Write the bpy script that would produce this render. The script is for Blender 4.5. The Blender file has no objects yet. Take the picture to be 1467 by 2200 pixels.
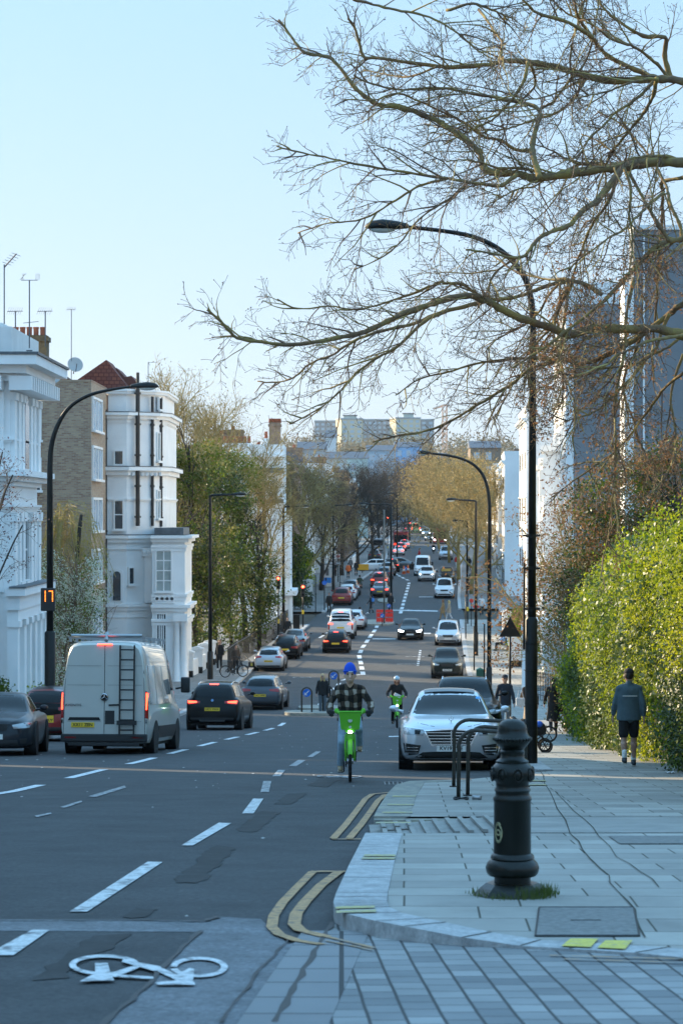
import bpy, bmesh, math, random
import numpy as np
from mathutils import Vector, Matrix
from mathutils.bvhtree import BVHTree
R = math.radians
sc = bpy.context.scene
COL = sc.collection
# ---------------------------------------------------------------- camera
CH = 1.56
cam = bpy.data.cameras.new('camera'); camo = bpy.data.objects.new('camera', cam); COL.objects.link(camo)
camo.location = (0, 0, CH); camo.rotation_euler = (R(90), 0, 0)
cam.sensor_fit = 'VERTICAL'; cam.sensor_height = 36; cam.lens = 85
cam.clip_start = .5; cam.clip_end = 9000
cam.dof.use_dof = True; cam.dof.focus_distance = 44; cam.dof.aperture_fstop = 5.6
sc.camera = camo
# ---------------------------------------------------------------- light
SUN_AZ, SUN_EL = 52, 19        # degrees left of the view direction, above the horizon
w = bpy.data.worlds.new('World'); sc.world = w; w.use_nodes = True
nt = w.node_tree
bg = nt.nodes['Background']
sky = nt.nodes.new('ShaderNodeTexSky'); sky.sky_type = 'NISHITA'; sky.sun_disc = False
sky.sun_elevation = R(SUN_EL); sky.sun_rotation = R(-SUN_AZ)
sky.air_density = 1.0; sky.dust_density = 1.0; sky.ozone_density = 2.2
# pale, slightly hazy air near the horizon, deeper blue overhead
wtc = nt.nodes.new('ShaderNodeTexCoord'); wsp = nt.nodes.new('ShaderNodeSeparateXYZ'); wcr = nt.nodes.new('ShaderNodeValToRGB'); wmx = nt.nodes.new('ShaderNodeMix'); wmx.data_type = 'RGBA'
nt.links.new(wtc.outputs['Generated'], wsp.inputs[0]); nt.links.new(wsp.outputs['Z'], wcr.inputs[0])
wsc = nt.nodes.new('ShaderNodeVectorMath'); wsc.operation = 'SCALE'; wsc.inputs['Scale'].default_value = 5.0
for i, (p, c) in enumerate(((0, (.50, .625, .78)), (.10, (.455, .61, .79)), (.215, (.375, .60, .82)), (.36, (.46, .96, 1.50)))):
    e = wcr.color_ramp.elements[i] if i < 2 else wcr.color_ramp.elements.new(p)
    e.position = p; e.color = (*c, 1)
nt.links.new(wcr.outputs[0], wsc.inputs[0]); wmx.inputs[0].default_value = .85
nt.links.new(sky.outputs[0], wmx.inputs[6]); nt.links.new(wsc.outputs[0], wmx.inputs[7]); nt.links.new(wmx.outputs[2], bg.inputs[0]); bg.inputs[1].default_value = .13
sl = bpy.data.lights.new('sun', 'SUN'); sl.energy = 5.0; sl.angle = R(.5); sl.color = (1, .80, .52)
so = bpy.data.objects.new('sun', sl); COL.objects.link(so)
so.rotation_euler = Vector((-math.sin(R(SUN_AZ))*math.cos(R(SUN_EL)), math.cos(R(SUN_AZ))*math.cos(R(SUN_EL)), math.sin(R(SUN_EL)))).to_track_quat('Z', 'Y').to_euler()
sc.view_settings.view_transform = 'Standard'; sc.view_settings.look = 'None'
sc.view_settings.exposure = 1.0; sc.view_settings.gamma = 1
# ---------------------------------------------------------------- geometry of the place
F = 85/36*2200; CX, CY = 733.5, 1100
_pY = np.array([-80, 0, 90, 100, 115, 130, 150, 170, 200, 224, 250, 300, 350, 400, 500, 600, 700, 900, 1100, 1450, 4000], float)
_pD = np.array([-4.15, 1.56, 7.99, 8.45, 9.0, 9.35, 9.5, 9.3, 8.75, 8.15, 7.55, 7.1, 6.8, 6.45, 5.5, 4.0, 2.9, 0, -13, -36, -40], float)
_gy = np.arange(-80, 4001, 2.0)
_g = CH - np.interp(_gy, _pY, _pD)
_k = np.ones(7)/7; _g2 = np.convolve(_g, _k, 'same'); _g2[:60] = _g[:60]; _g2[-10:] = _g[-10:]; _g = _g2
def gz(Y): return float(np.interp(Y, _gy, _g))
def slope(Y): return math.atan((gz(Y+1.5)-gz(Y-1.5))/3)
def gp(x, y, h=0):            # point of the street surface (raised h) seen at photo pixel x, y
    lo, hi = 5, 900
    for _ in range(50):
        m = (lo+hi)/2
        if CY-F*(gz(m)+h-CH)/m > y: lo = m
        else: hi = m
    return Vector(((x-CX)/F*m, m, gz(m)+h))
def at(x, y, Y): return Vector(((x-CX)/F*Y, Y, CH-(y-CY)/F*Y))
def kl(Y): return float(np.interp(Y, [-20, 30, 55, 100, 130, 147, 184, 215, 285, 346, 450, 600, 900], [-12.5, -10.5, -9.3, -6.6, -5.6, -5.2, -2.9, -.8, 3.6, 6.5, 9, 12, 17]))
def kr(Y): return float(np.interp(Y, [36, 41, 65, 131, 171, 226, 346, 450, 600, 900], [3.0, 3.3, 4.2, 6.9, 8.5, 10.8, 17, 21, 26, 32]))
def road_yaw(Y): return -math.atan2(((kl(Y+10)+kr(Y+10))-(kl(Y-5)+kr(Y-5)))/2, 15) if Y > 50 else -.047
PV = .11                       # pavement height above the road
# ---------------------------------------------------------------- materials
def s(r, g, b):
    f = lambda c: (c/255/12.92) if c/255 <= .04045 else ((c/255+.055)/1.055)**2.4
    return (f(r), f(g), f(b))
_mats = {}
def mat(name, col, rough=.6, metal=0, var=0, vscale=3, bump=0, bscale=40, emit=None, estr=1, spec=.5, coat=0, col2=None, detail=4, stretch=None, lo=.4, hi=.6, trans=0, alpha=1, fine=0):
    if name in _mats: return _mats[name]
    m = bpy.data.materials.new(name); m.use_nodes = True; n = m.node_tree; N = n.nodes; Lk = n.links
    b = N['Principled BSDF']
    b.inputs['Base Color'].default_value = (*col, 1); b.inputs['Roughness'].default_value = rough; b.inputs['Metallic'].default_value = metal
    b.inputs['Specular IOR Level'].default_value = spec; b.inputs['Coat Weight'].default_value = coat
    if trans: b.inputs['Transmission Weight'].default_value = trans
    if alpha < 1: b.inputs['Alpha'].default_value = alpha
    if var or col2 or bump:
        tc = N.new('ShaderNodeTexCoord'); src = tc.outputs['Object']
        if stretch:
            mp = N.new('ShaderNodeMapping'); mp.inputs['Scale'].default_value = stretch; Lk.new(src, mp.inputs[0]); src = mp.outputs[0]
    if var or col2:
        no = N.new('ShaderNodeTexNoise'); no.inputs['Scale'].default_value = vscale; no.inputs['Detail'].default_value = detail; no.inputs['Roughness'].default_value = .65
        Lk.new(src, no.inputs['Vector'])
        cr = N.new('ShaderNodeValToRGB'); cr.color_ramp.elements[0].position = lo if col2 else .3; cr.color_ramp.elements[1].position = hi if col2 else .7
        c1 = tuple(c*(1-var) for c in col); c2 = col2 if col2 else tuple(min(1, c*(1+var)) for c in col)
        cr.color_ramp.elements[0].color = (*c1, 1); cr.color_ramp.elements[1].color = (*c2, 1)
        Lk.new(no.outputs[0], cr.inputs[0]); Lk.new(cr.outputs[0], b.inputs['Base Color'])
        if fine:       # grain of the aggregate over the broad tone
            n3 = N.new('ShaderNodeTexNoise'); n3.inputs['Scale'].default_value = 26; n3.inputs['Detail'].default_value = 6; n3.inputs['Roughness'].default_value = .8; Lk.new(src, n3.inputs['Vector'])
            c3 = N.new('ShaderNodeValToRGB'); c3.color_ramp.elements[0].position = .36; c3.color_ramp.elements[1].position = .66; c3.color_ramp.elements[0].color = (1-fine,)*3+(1,); c3.color_ramp.elements[1].color = (1+fine*1.4,)*3+(1,); Lk.new(n3.outputs[0], c3.inputs[0])
            m3 = N.new('ShaderNodeMix'); m3.data_type = 'RGBA'; m3.blend_type = 'MULTIPLY'; m3.inputs[0].default_value = 1; Lk.new(cr.outputs[0], m3.inputs[6]); Lk.new(c3.outputs[0], m3.inputs[7]); Lk.new(m3.outputs[2], b.inputs['Base Color'])
    if bump:
        no2 = N.new('ShaderNodeTexNoise'); no2.inputs['Scale'].default_value = bscale; no2.inputs['Detail'].default_value = 5
        Lk.new(src, no2.inputs['Vector'])
        bp = N.new('ShaderNodeBump'); bp.inputs['Strength'].default_value = bump; bp.inputs['Distance'].default_value = .02
        Lk.new(no2.outputs[0], bp.inputs['Height']); Lk.new(bp.outputs[0], b.inputs['Normal'])
    if emit:
        b.inputs['Emission Color'].default_value = (*emit, 1); b.inputs['Emission Strength'].default_value = estr
    _mats[name] = m; return m
def brickmat(name, c1, c2, mortar, bw, bh, msize, offset=.5, rough=.85, axes='XY', rot=0, dirt=0, wob=0):
    if name in _mats: return _mats[name]
    m = bpy.data.materials.new(name); m.use_nodes = True; n = m.node_tree; N = n.nodes; Lk = n.links
    b = N['Principled BSDF']; b.inputs['Roughness'].default_value = rough; b.inputs['Specular IOR Level'].default_value = .3
    tc = N.new('ShaderNodeTexCoord'); sp = N.new('ShaderNodeSeparateXYZ'); cb = N.new('ShaderNodeCombineXYZ')
    Lk.new(tc.outputs['Object'], sp.inputs[0])
    Lk.new(sp.outputs[axes[0]], cb.inputs['X']); Lk.new(sp.outputs[axes[1]], cb.inputs['Y'])
    v = cb.outputs[0]
    mp = N.new('ShaderNodeMapping'); mp.inputs['Rotation'].default_value = (0, 0, rot); Lk.new(v, mp.inputs[0]); v = mp.outputs[0]
    if wob:
        nz = N.new('ShaderNodeTexNoise'); nz.inputs['Scale'].default_value = 1.3; Lk.new(tc.outputs['Object'], nz.inputs['Vector'])
        ma = N.new('ShaderNodeVectorMath'); ma.operation = 'MULTIPLY_ADD'; ma.inputs[1].default_value = (wob, wob, 0)
        Lk.new(nz.outputs['Color'], ma.inputs[0]); Lk.new(v, ma.inputs[2]); v = ma.outputs[0]
    br = N.new('ShaderNodeTexBrick'); br.offset = offset; br.inputs['Scale'].default_value = 1
    br.inputs['Brick Width'].default_value = bw; br.inputs['Row Height'].default_value = bh; br.inputs['Mortar Size'].default_value = msize
    br.inputs['Mortar Smooth'].default_value = .15
    br.inputs['Color1'].default_value = (*c1, 1); br.inputs['Color2'].default_value = (*c2, 1); br.inputs['Mortar'].default_value = (*mortar, 1)
    Lk.new(v, br.inputs['Vector'])
    no = N.new('ShaderNodeTexNoise'); no.inputs['Scale'].default_value = .9; no.inputs['Detail'].default_value = 8; no.inputs['Roughness'].default_value = .7
    Lk.new(tc.outputs['Object'], no.inputs['Vector'])
    cr = N.new('ShaderNodeValToRGB'); cr.color_ramp.elements[0].position = .3; cr.color_ramp.elements[1].position = .7
    d = 1-dirt; cr.color_ramp.elements[0].color = (d, d, d, 1)
    mx = N.new('ShaderNodeMix'); mx.data_type = 'RGBA'; mx.blend_type = 'MULTIPLY'; mx.inputs[0].default_value = 1
    Lk.new(no.outputs[0], cr.inputs[0]); Lk.new(br.outputs['Color'], mx.inputs[6]); Lk.new(cr.outputs[0], mx.inputs[7]); Lk.new(mx.outputs[2], b.inputs['Base Color'])
    bp = N.new('ShaderNodeBump'); bp.inputs['Strength'].default_value = .5; bp.inputs['Distance'].default_value = .01; bp.invert = True
    Lk.new(br.outputs['Fac'], bp.inputs['Height']); Lk.new(bp.outputs[0], b.inputs['Normal'])
    _mats[name] = m; return m
# ---------------------------------------------------------------- mesh builder
class MB:
    def __init__(self): self.v = []; self.f = []; self.n = 0; self.fm = []; self.mi = 0
    def add(self, vs, fs):
        vs = np.asarray(vs, float).reshape(-1, 3); self.v.append(vs)
        for f in fs: self.f.append(tuple(i+self.n for i in f)); self.fm.append(self.mi)
        self.n += len(vs); return self
    def box(self, x0, x1, y0, y1, z0, z1, M=None, bev=0):
        if bev:
            b = min(bev, (x1-x0)/2.01, (y1-y0)/2.01, (z1-z0)/2.01)
            bm = bmesh.new(); bmesh.ops.create_cube(bm, size=1)
            for v in bm.verts: v.co = Vector((v.co.x*(x1-x0)+(x0+x1)/2, v.co.y*(y1-y0)+(y0+y1)/2, v.co.z*(z1-z0)+(z0+z1)/2))
            bmesh.ops.bevel(bm, geom=bm.edges[:], offset=b, segments=2, profile=.6, affect='EDGES')
            vs = [v.co[:] for v in bm.verts]; bm.verts.index_update(); fs = [[v.index for v in f.verts] for f in bm.faces]; bm.free()
        else:
            vs = [(x, y, z) for x in (x0, x1) for y in (y0, y1) for z in (z0, z1)]
            fs = [(0, 1, 3, 2), (4, 6, 7, 5), (0, 4, 5, 1), (2, 3, 7, 6), (0, 2, 6, 4), (1, 5, 7, 3)]
        if M is not None: vs = [(M @ Vector(p))[:] for p in vs]
        return self.add(vs, fs)
    def tube(self, pts, rad, sides=8, cap=True):
        p = np.asarray([tuple(q) for q in pts], float); k = len(p)
        r = np.full(k, rad, float) if np.isscalar(rad) else np.asarray(rad, float)
        t = np.gradient(p, axis=0); t /= (np.linalg.norm(t, axis=1)[:, None]+1e-12)
        m = t.mean(0); ref = np.eye(3)[int(np.argmin(np.abs(m)))]
        a = np.cross(t, ref); a /= (np.linalg.norm(a, axis=1)[:, None]+1e-12); b = np.cross(t, a)
        th = np.arange(sides)/sides*2*np.pi
        ring = p[:, None, :]+r[:, None, None]*(np.cos(th)[None, :, None]*a[:, None, :]+np.sin(th)[None, :, None]*b[:, None, :])
        fs = []
        for i in range(k-1):
            o = i*sides
            for j in range(sides):
                j2 = (j+1) % sides
                fs.append((o+j, o+j2, o+sides+j2, o+sides+j))
        if cap: fs.append(tuple(range(sides-1, -1, -1))); fs.append(tuple((k-1)*sides+j for j in range(sides)))
        return self.add(ring.reshape(-1, 3), fs)
    def lathe(self, prof, sides=24, M=None, axis='Z'):
        vs = []; 
        for r, z in prof:
            for j in range(sides):
                a = j/sides*2*math.pi; p = (r*math.cos(a), r*math.sin(a), z)
                if axis == 'X': p = (p[2], p[0], p[1])
                if axis == 'Y': p = (p[0], p[2], p[1])
                vs.append(p if M is None else (M @ Vector(p))[:])
        fs = [(i*sides+j, i*sides+(j+1) % sides, (i+1)*sides+(j+1) % sides, (i+1)*sides+j) for i in range(len(prof)-1) for j in range(sides)]
        fs.append(tuple(range(sides-1, -1, -1))); fs.append(tuple((len(prof)-1)*sides+j for j in range(sides)))
        return self.add(vs, fs)
    def prism(self, poly, d, M=None):      # polygon of 3-D points pushed along d
        n = len(poly); d = Vector(d); vs = [Vector(p) for p in poly]; vs += [p+d for p in vs]
        if M is not None: vs = [M @ p for p in vs]
        fs = [tuple(range(n)), tuple(range(2*n-1, n-1, -1))]+[(i, n+i, n+(i+1) % n, (i+1) % n) for i in range(n)]
        return self.add([p[:] for p in vs], fs)
    def grid(self, G):                      # rows of points
        a = len(G); b = len(G[0]); vs = [tuple(p) for r in G for p in r]
        return self.add(vs, [(i*b+j, i*b+j+1, (i+1)*b+j+1, (i+1)*b+j) for i in range(a-1) for j in range(b-1)])
    def ell(self, c, r, seg=12, rings=8, M=None):
        vs = []; fs = []
        for i in range(rings+1):
            ph = math.pi*i/rings
            for j in range(seg):
                a = 2*math.pi*j/seg
                p = Vector((c[0]+r[0]*math.sin(ph)*math.cos(a), c[1]+r[1]*math.sin(ph)*math.sin(a), c[2]+r[2]*math.cos(ph)))
                vs.append((M @ p)[:] if M is not None else p[:])
        for i in range(rings):
            for j in range(seg):
                fs.append((i*seg+j, i*seg+(j+1) % seg, (i+1)*seg+(j+1) % seg, (i+1)*seg+j))
        return self.add(vs, fs)
    def leaves(self, P, size, rng, aspect=.6, nrm=None, jit=1.0):   # many rhombic leaf faces
        P = np.asarray(P, float); n = len(P)
        if n == 0: return self
        a = rng.normal(size=(n, 3)); 
        if nrm is not None: a = np.asarray(nrm)+a*jit
        a /= np.linalg.norm(a, axis=1)[:, None]
        b = np.cross(a, rng.normal(size=(n, 3))); b /= np.linalg.norm(b, axis=1)[:, None]+1e-9; c = np.cross(a, b)
        sz = (size*rng.uniform(.6, 1.4, n))[:, None]
        q = np.stack([P-b*sz, P-c*sz*aspect-b*sz*.15, P+b*sz, P+c*sz*aspect-b*sz*.15], 1).reshape(-1, 3)
        self.v.append(q); o = self.n
        self.f.extend([(o+4*i, o+4*i+1, o+4*i+2, o+4*i+3) for i in range(n)]); self.fm.extend([self.mi]*n); self.n += 4*n
        return self
    def xf(self, M):
        A = np.array(M); self.v = [np.c_[v, np.ones(len(v))] @ A.T[:, :3] for v in self.v]; return self
    def build(self, name, m, parent=None, smooth=False, loc=None, world=False):
        V = np.concatenate(self.v) if self.v else np.zeros((0, 3))
        if world and parent is not None: V = V-np.array(parent.location)
        if loc is not None: V = V-np.array(loc)
        me = bpy.data.meshes.new(name); nf = len(self.f)
        me.vertices.add(len(V)); me.vertices.foreach_set('co', V.astype(np.float32).ravel())
        ln = np.fromiter((len(f) for f in self.f), np.int32, nf); tot = int(ln.sum())
        me.loops.add(tot); me.loops.foreach_set('vertex_index', np.fromiter((i for f in self.f for i in f), np.int32, tot))
        me.polygons.add(nf); st = np.zeros(nf, np.int32); st[1:] = np.cumsum(ln)[:-1]; me.polygons.foreach_set('loop_start', st)
        ms = m if isinstance(m, (list, tuple)) else [m]
        for q in ms: me.materials.append(q)
        if len(ms) > 1: me.polygons.foreach_set('material_index', np.array(self.fm, np.int32))
        me.update(calc_edges=True); me.validate()
        if not smooth: me.shade_flat()
        if smooth: me.shade_smooth() if smooth is True else (me.shade_smooth(), me.set_sharp_from_angle(angle=R(smooth)))
        o = bpy.data.objects.new(name, me); COL.objects.link(o)
        if parent is not None: o.parent = parent
        if loc is not None: o.location = loc
        return o
def tag(o, label=None, cat=None, group=None, kind=None):
    if label: o['label'] = label
    if cat: o['category'] = cat
    if group: o['group'] = group
    if kind: o['kind'] = kind
    return o
def thing(name, label, cat, loc=(0, 0, 0), rot=(0, 0, 0), group=None):
    o = bpy.data.objects.new(name, None); COL.objects.link(o); o.location = loc; o.rotation_euler = rot; o.empty_display_size = .3
    return tag(o, label, cat, group)
def struct(name, mb, m, smooth=False): return tag(mb.build(name, m, smooth=smooth), kind='structure')
def copy_tree(o, parent=None):
    c = o.copy(); COL.objects.link(c)
    if parent is not None: c.parent = parent
    for ch in list(o.children): copy_tree(ch, c)
    return c
def text(name, body, size, m, parent, M, extrude=.002, squeeze=1.0, bold=0):
    cu = bpy.data.curves.new(name, 'FONT'); cu.body = body; cu.size = size; cu.align_x = 'CENTER'; cu.align_y = 'CENTER'; cu.extrude = extrude; cu.offset = bold
    cu.resolution_u = 3
    t = bpy.data.objects.new('tmp', cu); me = bpy.data.meshes.new_from_object(t); bpy.data.objects.remove(t); bpy.data.curves.remove(cu)
    me.transform(M @ Matrix.Diagonal((squeeze, 1, 1, 1))); me.materials.clear(); me.materials.append(m); me.name = name
    o = bpy.data.objects.new(name, me); COL.objects.link(o); o.parent = parent; return o
rng = np.random.default_rng(7); random.seed(7)
# ================================================================ ground, road, pavements
m_asph = mat('asphalt', (.034, .035, .037), .8, fine=.6, var=.42, vscale=1.1, bump=.35, bscale=130, spec=.55, detail=13)
m_asph2 = mat('asphalt_pale', (.135, .14, .15), .8, fine=.45, var=.3, vscale=2.5, bump=.3, bscale=90, detail=12)
m_asphd = mat('asphalt_dark_patch', (.009, .009, .009),   .8, fine=.5, col2=(.022, .023, .024), vscale=3, detail=12, lo=.42, hi=.66)
m_white = mat('road_paint_white', (.56, .57, .57), .65, fine=.25, col2=(.10, .10, .105), vscale=8, lo=.50, hi=.64, detail=11)
m_worn = mat('road_paint_worn', (.42, .42, .42), .7, col2=(.06, .06, .065), vscale=14, lo=.44, hi=.58, detail=10)
m_yel = mat('road_paint_yellow', (.44, .25, .11), .7, fine=.3, col2=(.10, .085, .07), vscale=10, lo=.50, hi=.66, detail=10)
m_yelb = mat('kerb_paint_yellow', (.62, .52, .09), .7, fine=.2, col2=(.33, .31, .22), vscale=12, lo=.52, hi=.68)
m_yelf = mat('kerb_bar_faded', (.46, .40, .16), .7, fine=.2, col2=(.33, .32, .27), vscale=14, lo=.45, hi=.62)
m_slab = brickmat('paving_slabs', (.45, .43, .39), (.32, .305, .28), (.10, .093, .075), .78, .60, .008, .37, dirt=.32, rot=R(1.5), wob=.012)
m_conc = mat('pavement_concrete', (.28, .27, .25), .85, var=.22, vscale=1.2, bump=.2, bscale=70, detail=11)
m_block = brickmat('paving_blocks', (.37, .37, .365), (.21, .215, .22), (.075, .075, .075), .26, .175, .009, .43, dirt=.28, rot=R(88), wob=.012)
m_kerb = mat('granite_kerb', (.37, .37, .37), .8, fine=.22, var=.28, vscale=5, bump=.2, bscale=120, detail=10)
m_soil = mat('earth', (.06, .05, .035), .95, var=.3, vscale=2)
m_joint = mat('dirty_joint', (.035, .033, .022), .95, var=.4, vscale=8)
# the ground: one sheet to the horizon
g = MB(); ys = [-60, -20, 0, 15, 30, 45, 60, 75, 90, 100, 110, 120, 130, 145, 160, 180, 200, 225, 250, 300, 350, 400, 500, 600, 700, 900, 1100, 1500, 2500, 3900]
xs = [-1600, -400, -100, -30, -14, 0, 14, 30, 100, 400, 1600]
g.grid([[(x, y, gz(y)-.12-(0 if abs(x) < 31 else 0)) for x in xs] for y in ys]); struct('ground', g, m_soil)
# the carriageway
g = MB(); yy = list(np.arange(2, 62, 2.0))+list(np.arange(62, 320, 3.0))+list(np.arange(320, 905, 20.0))
def rx(Y): return 9.0 if Y < 13.2 else (kr(Y)+.4)
rows = []
for y in yy:
    a = kl(y)-.4; b = rx(y)
    if y < 41: b = 9
    rows.append([(a+(b-a)*t, y, gz(y)+.05*0) for t in np.linspace(0, 1, 9)])
g.grid(rows); struct('road', g, m_asph)
# junction mouths: side roads left and right beyond the island
def sheet(mb, pts, h):         # polygon of street points at height h above the road
    vs = [(p[0], p[1], gz(p[1])+h) for p in pts]; mb.add(vs, [tuple(range(len(vs)))])
def pxp(pts, h=0): return [gp(x, y, h) for x, y in pts]
def poly_px(mb, pts, h=.006, rag=0):
    vs = [gp(x, y, 0) for x, y in pts]
    if rag:      # ragged edges
        o = []
        for a, b in zip(vs, vs[1:]+vs[:1]):
            k = max(2, int((b-a).length/.18))
            for i in range(k): o.append(a.lerp(b, i/k)+Vector((random.uniform(-rag, rag), random.uniform(-rag, rag)*2, 0)))
        vs = o
    mb.add([(v.x, v.y, gz(v.y)+h) for v in vs], [tuple(range(len(vs)))])
def band_px(mb, path, wm, h=.006):   # painted line along a photo path, width in metres
    P = [gp(x, y) for x, y in path]; L = []; Rr = []
    for i, p in enumerate(P):
        a = P[max(0, i-1)]; b = P[min(len(P)-1, i+1)]; d = Vector((b.x-a.x, b.y-a.y, 0)).normalized(); n = Vector((-d.y, d.x, 0))
        L.append(p+n*wm/2); Rr.append(p-n*wm/2)
    mb.grid([[(q.x, q.y, gz(q.y)+h) for q in L], [(q.x, q.y, gz(q.y)+h) for q in Rr]])
# pavements (raised sheets with kerb stones)
LJ0, LJ1 = 190, 206            # left side road
RJ0, RJ1 = 196, 210
def strip(a, b, f0, f1, h, step=3.0):
    mb = MB(); ys = list(np.arange(a, b, step))+[b]
    mb.grid([[(f0(y), y, gz(y)+h), (f1(y), y, gz(y)+h)] for y in ys]); return mb
def kerbs(name, a, b, f, side, m=m_kerb):   # kerb: a row of stones with a vertical face
    mb = MB(); ys = list(np.arange(a, b, 1.8))+[b]
    for y0, y1 in zip(ys[:-1], ys[1:]):
        y1 -= .012
        q = [(f(y0), y0), (f(y0)+side*.28, y0), (f(y1)+side*.28, y1), (f(y1), y1)]
        if side < 0: q = q[::-1]
        mb.add([(x, y, gz(y)-.05) for x, y in q]+[(x, y, gz(y)+PV+.004) for x, y in q], [(4, 5, 6, 7), (0, 1, 5, 4), (1, 2, 6, 5), (2, 3, 7, 6), (3, 0, 4, 7)])
    struct(name, mb, m)
m_slabL = brickmat('paving_slabs_far', (.27, .26, .25), (.22, .215, .205), (.10, .095, .085), .9, .6, .012, .5, dirt=.25)
for nm, a, b in (('pavement_left', -10, LJ0), ('pavement_left_far', LJ1, 700)):
    struct(nm, strip(a, b, lambda y: kl(y)-26, lambda y: kl(y)-.28, PV), m_slabL)
    kerbs('kerb_'+nm[9:], a, b, kl, -1)
for nm, a, b in (('pavement_right_beyond', 41, RJ0), ('pavement_right_far', RJ1, 700)):
    struct(nm, strip(a, b, lambda y: kr(y)+.28, lambda y: kr(y)+20, PV), m_slab if a < 50 else m_slabL)
    kerbs('kerb_'+nm[9:], a+.3, b, kr, 1)
# the near footway on the right: traced outline
kpx = [(719, 1984), (745, 1999), (807, 2015), (869, 2024), (993, 2035), (1117, 2040), (1222, 2046), (1364, 2055), (1467, 2066), (1800, 2090)]
edge = [gp(x, y) for x, y in [(785, 1812), (750, 1885), (722, 1950), (716, 1970)]+kpx]
def zt(p): return .105 if p.x < .3 and p.y > 14.5 else max(.022, .105-.10*(p.x-.3)/.9)   # kerb drops to the crossing
inner = []
for i, p in enumerate(edge):
    a = edge[max(0, i-1)]; b = edge[min(len(edge)-1, i+1)]; d = Vector((b.x-a.x, b.y-a.y, 0)).normalized(); n = Vector((-d.y, d.x, 0)); inner.append(p+n*.36)
mb = MB(); n = len(edge)
vs = [(p.x, p.y, gz(p.y)-.03) for p in edge]+[(p.x, p.y, gz(p.y)+zt(p)) for p in edge]+[(q.x, q.y, gz(q.y)+zt(p)) for p, q in zip(edge, inner)]
mb.add(vs, [(i, i+1, n+i+1, n+i) for i in range(n-1)]+[(n+i, n+i+1, 2*n+i+1, 2*n+i) for i in range(n-1)]+[(0, n, 2*n)])
struct('kerb_near', mb, m_kerb)
mb = MB()      # joints between the kerb stones
def kjoint(a, b, za, w_=.007):
    d = (b-a); n_ = Vector((-d.y, d.x, 0)).normalized()*w_; mb.add([(p.x, p.y, gz(p.y)+z_) for p, z_ in ((a-n_, za), (b-n_, za), (b+n_, za), (a+n_, za))], [(0, 1, 2, 3)])
for i in range(len(edge)-2):
    for t_ in ((0, .5) if i < 3 else (0, .33, .66) if i == 3 else (0,)):
        a = edge[i].lerp(edge[i+1], t_); b = inner[i].lerp(inner[i+1], t_); kjoint(a, b, zt(edge[i])*(1-t_)+zt(edge[i+1])*t_+.003)
struct('kerb_joints', mb, m_joint)
def pg(mb, pts): mb.add(pts, [tuple(range(len(pts)))])
def hf(x, y): return .020+.085*min(1, max(0, (y-14.4)/2.4, (.7-x)/.8)) if y < 17 else .106   # height of the near footway
iy = np.array([q.y for q in inner]); ix = np.array([q.x for q in inner]); o_ = np.argsort(iy); y0 = edge[0].y
mb = MB(); rows = []
for y in np.linspace(float(iy.min())+.001, y0, 34):
    xa = float(np.interp(y, iy[o_], ix[o_])); rows.append([(x, y, gz(y)+hf(x, y)-.006) for x in xa+(9-xa)*np.linspace(0, 1, 14)**1.6])
mb.grid(rows); struct('pavement_near', mb, m_slab)
# drainage ramp between the two kerb noses and the build-out beyond it
RY0, RY1 = y0, 26.6
mb = MB(); mb.grid([[(1.75, y, gz(y)+PV-.004), (4.6, y, gz(y)+PV-.004), (9, y, gz(y)+PV-.004)] for y in np.arange(RY0, RY1+.1, (RY1-RY0)/3)])
mb.grid([[(x, y, gz(y)+.02+.085*min(1, (x-.3)/1.3)) for x in np.linspace(.3, 1.75, 40)] for y in np.linspace(RY0, RY1, 3)])
struct('drain_channel_footway', mb, m_conc)
mb = MB()
for i in range(9):
    x = .42+i*.14; mb.box(x, x+.05, RY0+.15, RY1-.2, 0, .03, M=Matrix.Translation((0, 0, gz((RY0+RY1)/2)+.028+.085*min(1, (x-.3)/1.3))) @ Matrix.Translation((0, (RY0+RY1)/2, 0)) @ Matrix.Rotation(slope(25), 4, 'X') @ Matrix.Translation((0, -(RY0+RY1)/2, 0)))
struct('drain_ridges', mb, m_conc)
e2 = [gp(x, y) for x, y in [(803, 1775), (812, 1755), (832, 1722), (850, 1702), (880, 1693), (1010, 1690)]]
mb = MB(); in2 = [Vector((p.x+.40, p.y, 0)) for p in e2[:4]]+[Vector((e2[4].x+.2, e2[4].y-.5, 0)), Vector((e2[5].x, e2[5].y-.5, 0))]; n = len(e2)
vs = [(p.x, p.y, gz(p.y)-.03) for p in e2]+[(p.x, p.y, gz(p.y)+PV) for p in e2]+[(q.x, q.y, gz(q.y)+PV) for q in in2]
mb.add(vs, [(i, n+i, n+i+1, i+1) for i in range(n-1)]+[(n+i, 2*n+i, 2*n+i+1, n+i+1) for i in range(n-1)]+[(0, n, 2*n)])
m_kerb2 = mat('worn_granite_kerb', (.33, .31, .25), .85, col2=(.20, .20, .19), vscale=6, lo=.42, hi=.62, bump=.3, bscale=60)
struct('kerb_buildout', mb, m_kerb2)
mb = MB(); ye = e2[-1].y-.5
pg(mb, [(q.x, q.y, gz(q.y)+PV-.004) for q in in2]+[(e2[-1].x+.01, ye+.5, gz(ye)+PV-.03), (kr(41)+.3, 41, gz(41)+PV-.004), (9, 41, gz(41)+PV-.004), (9, in2[0].y, gz(in2[0].y)+PV-.004)])
struct('pavement_buildout', mb, m_slab)
mb = MB(); mb.box(e2[0].x, 1.75, e2[0].y-.12, e2[0].y+.0, gz(27)-.05, gz(27)+PV+.0); struct('kerb_buildout_nose', mb, m_kerb2)
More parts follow.
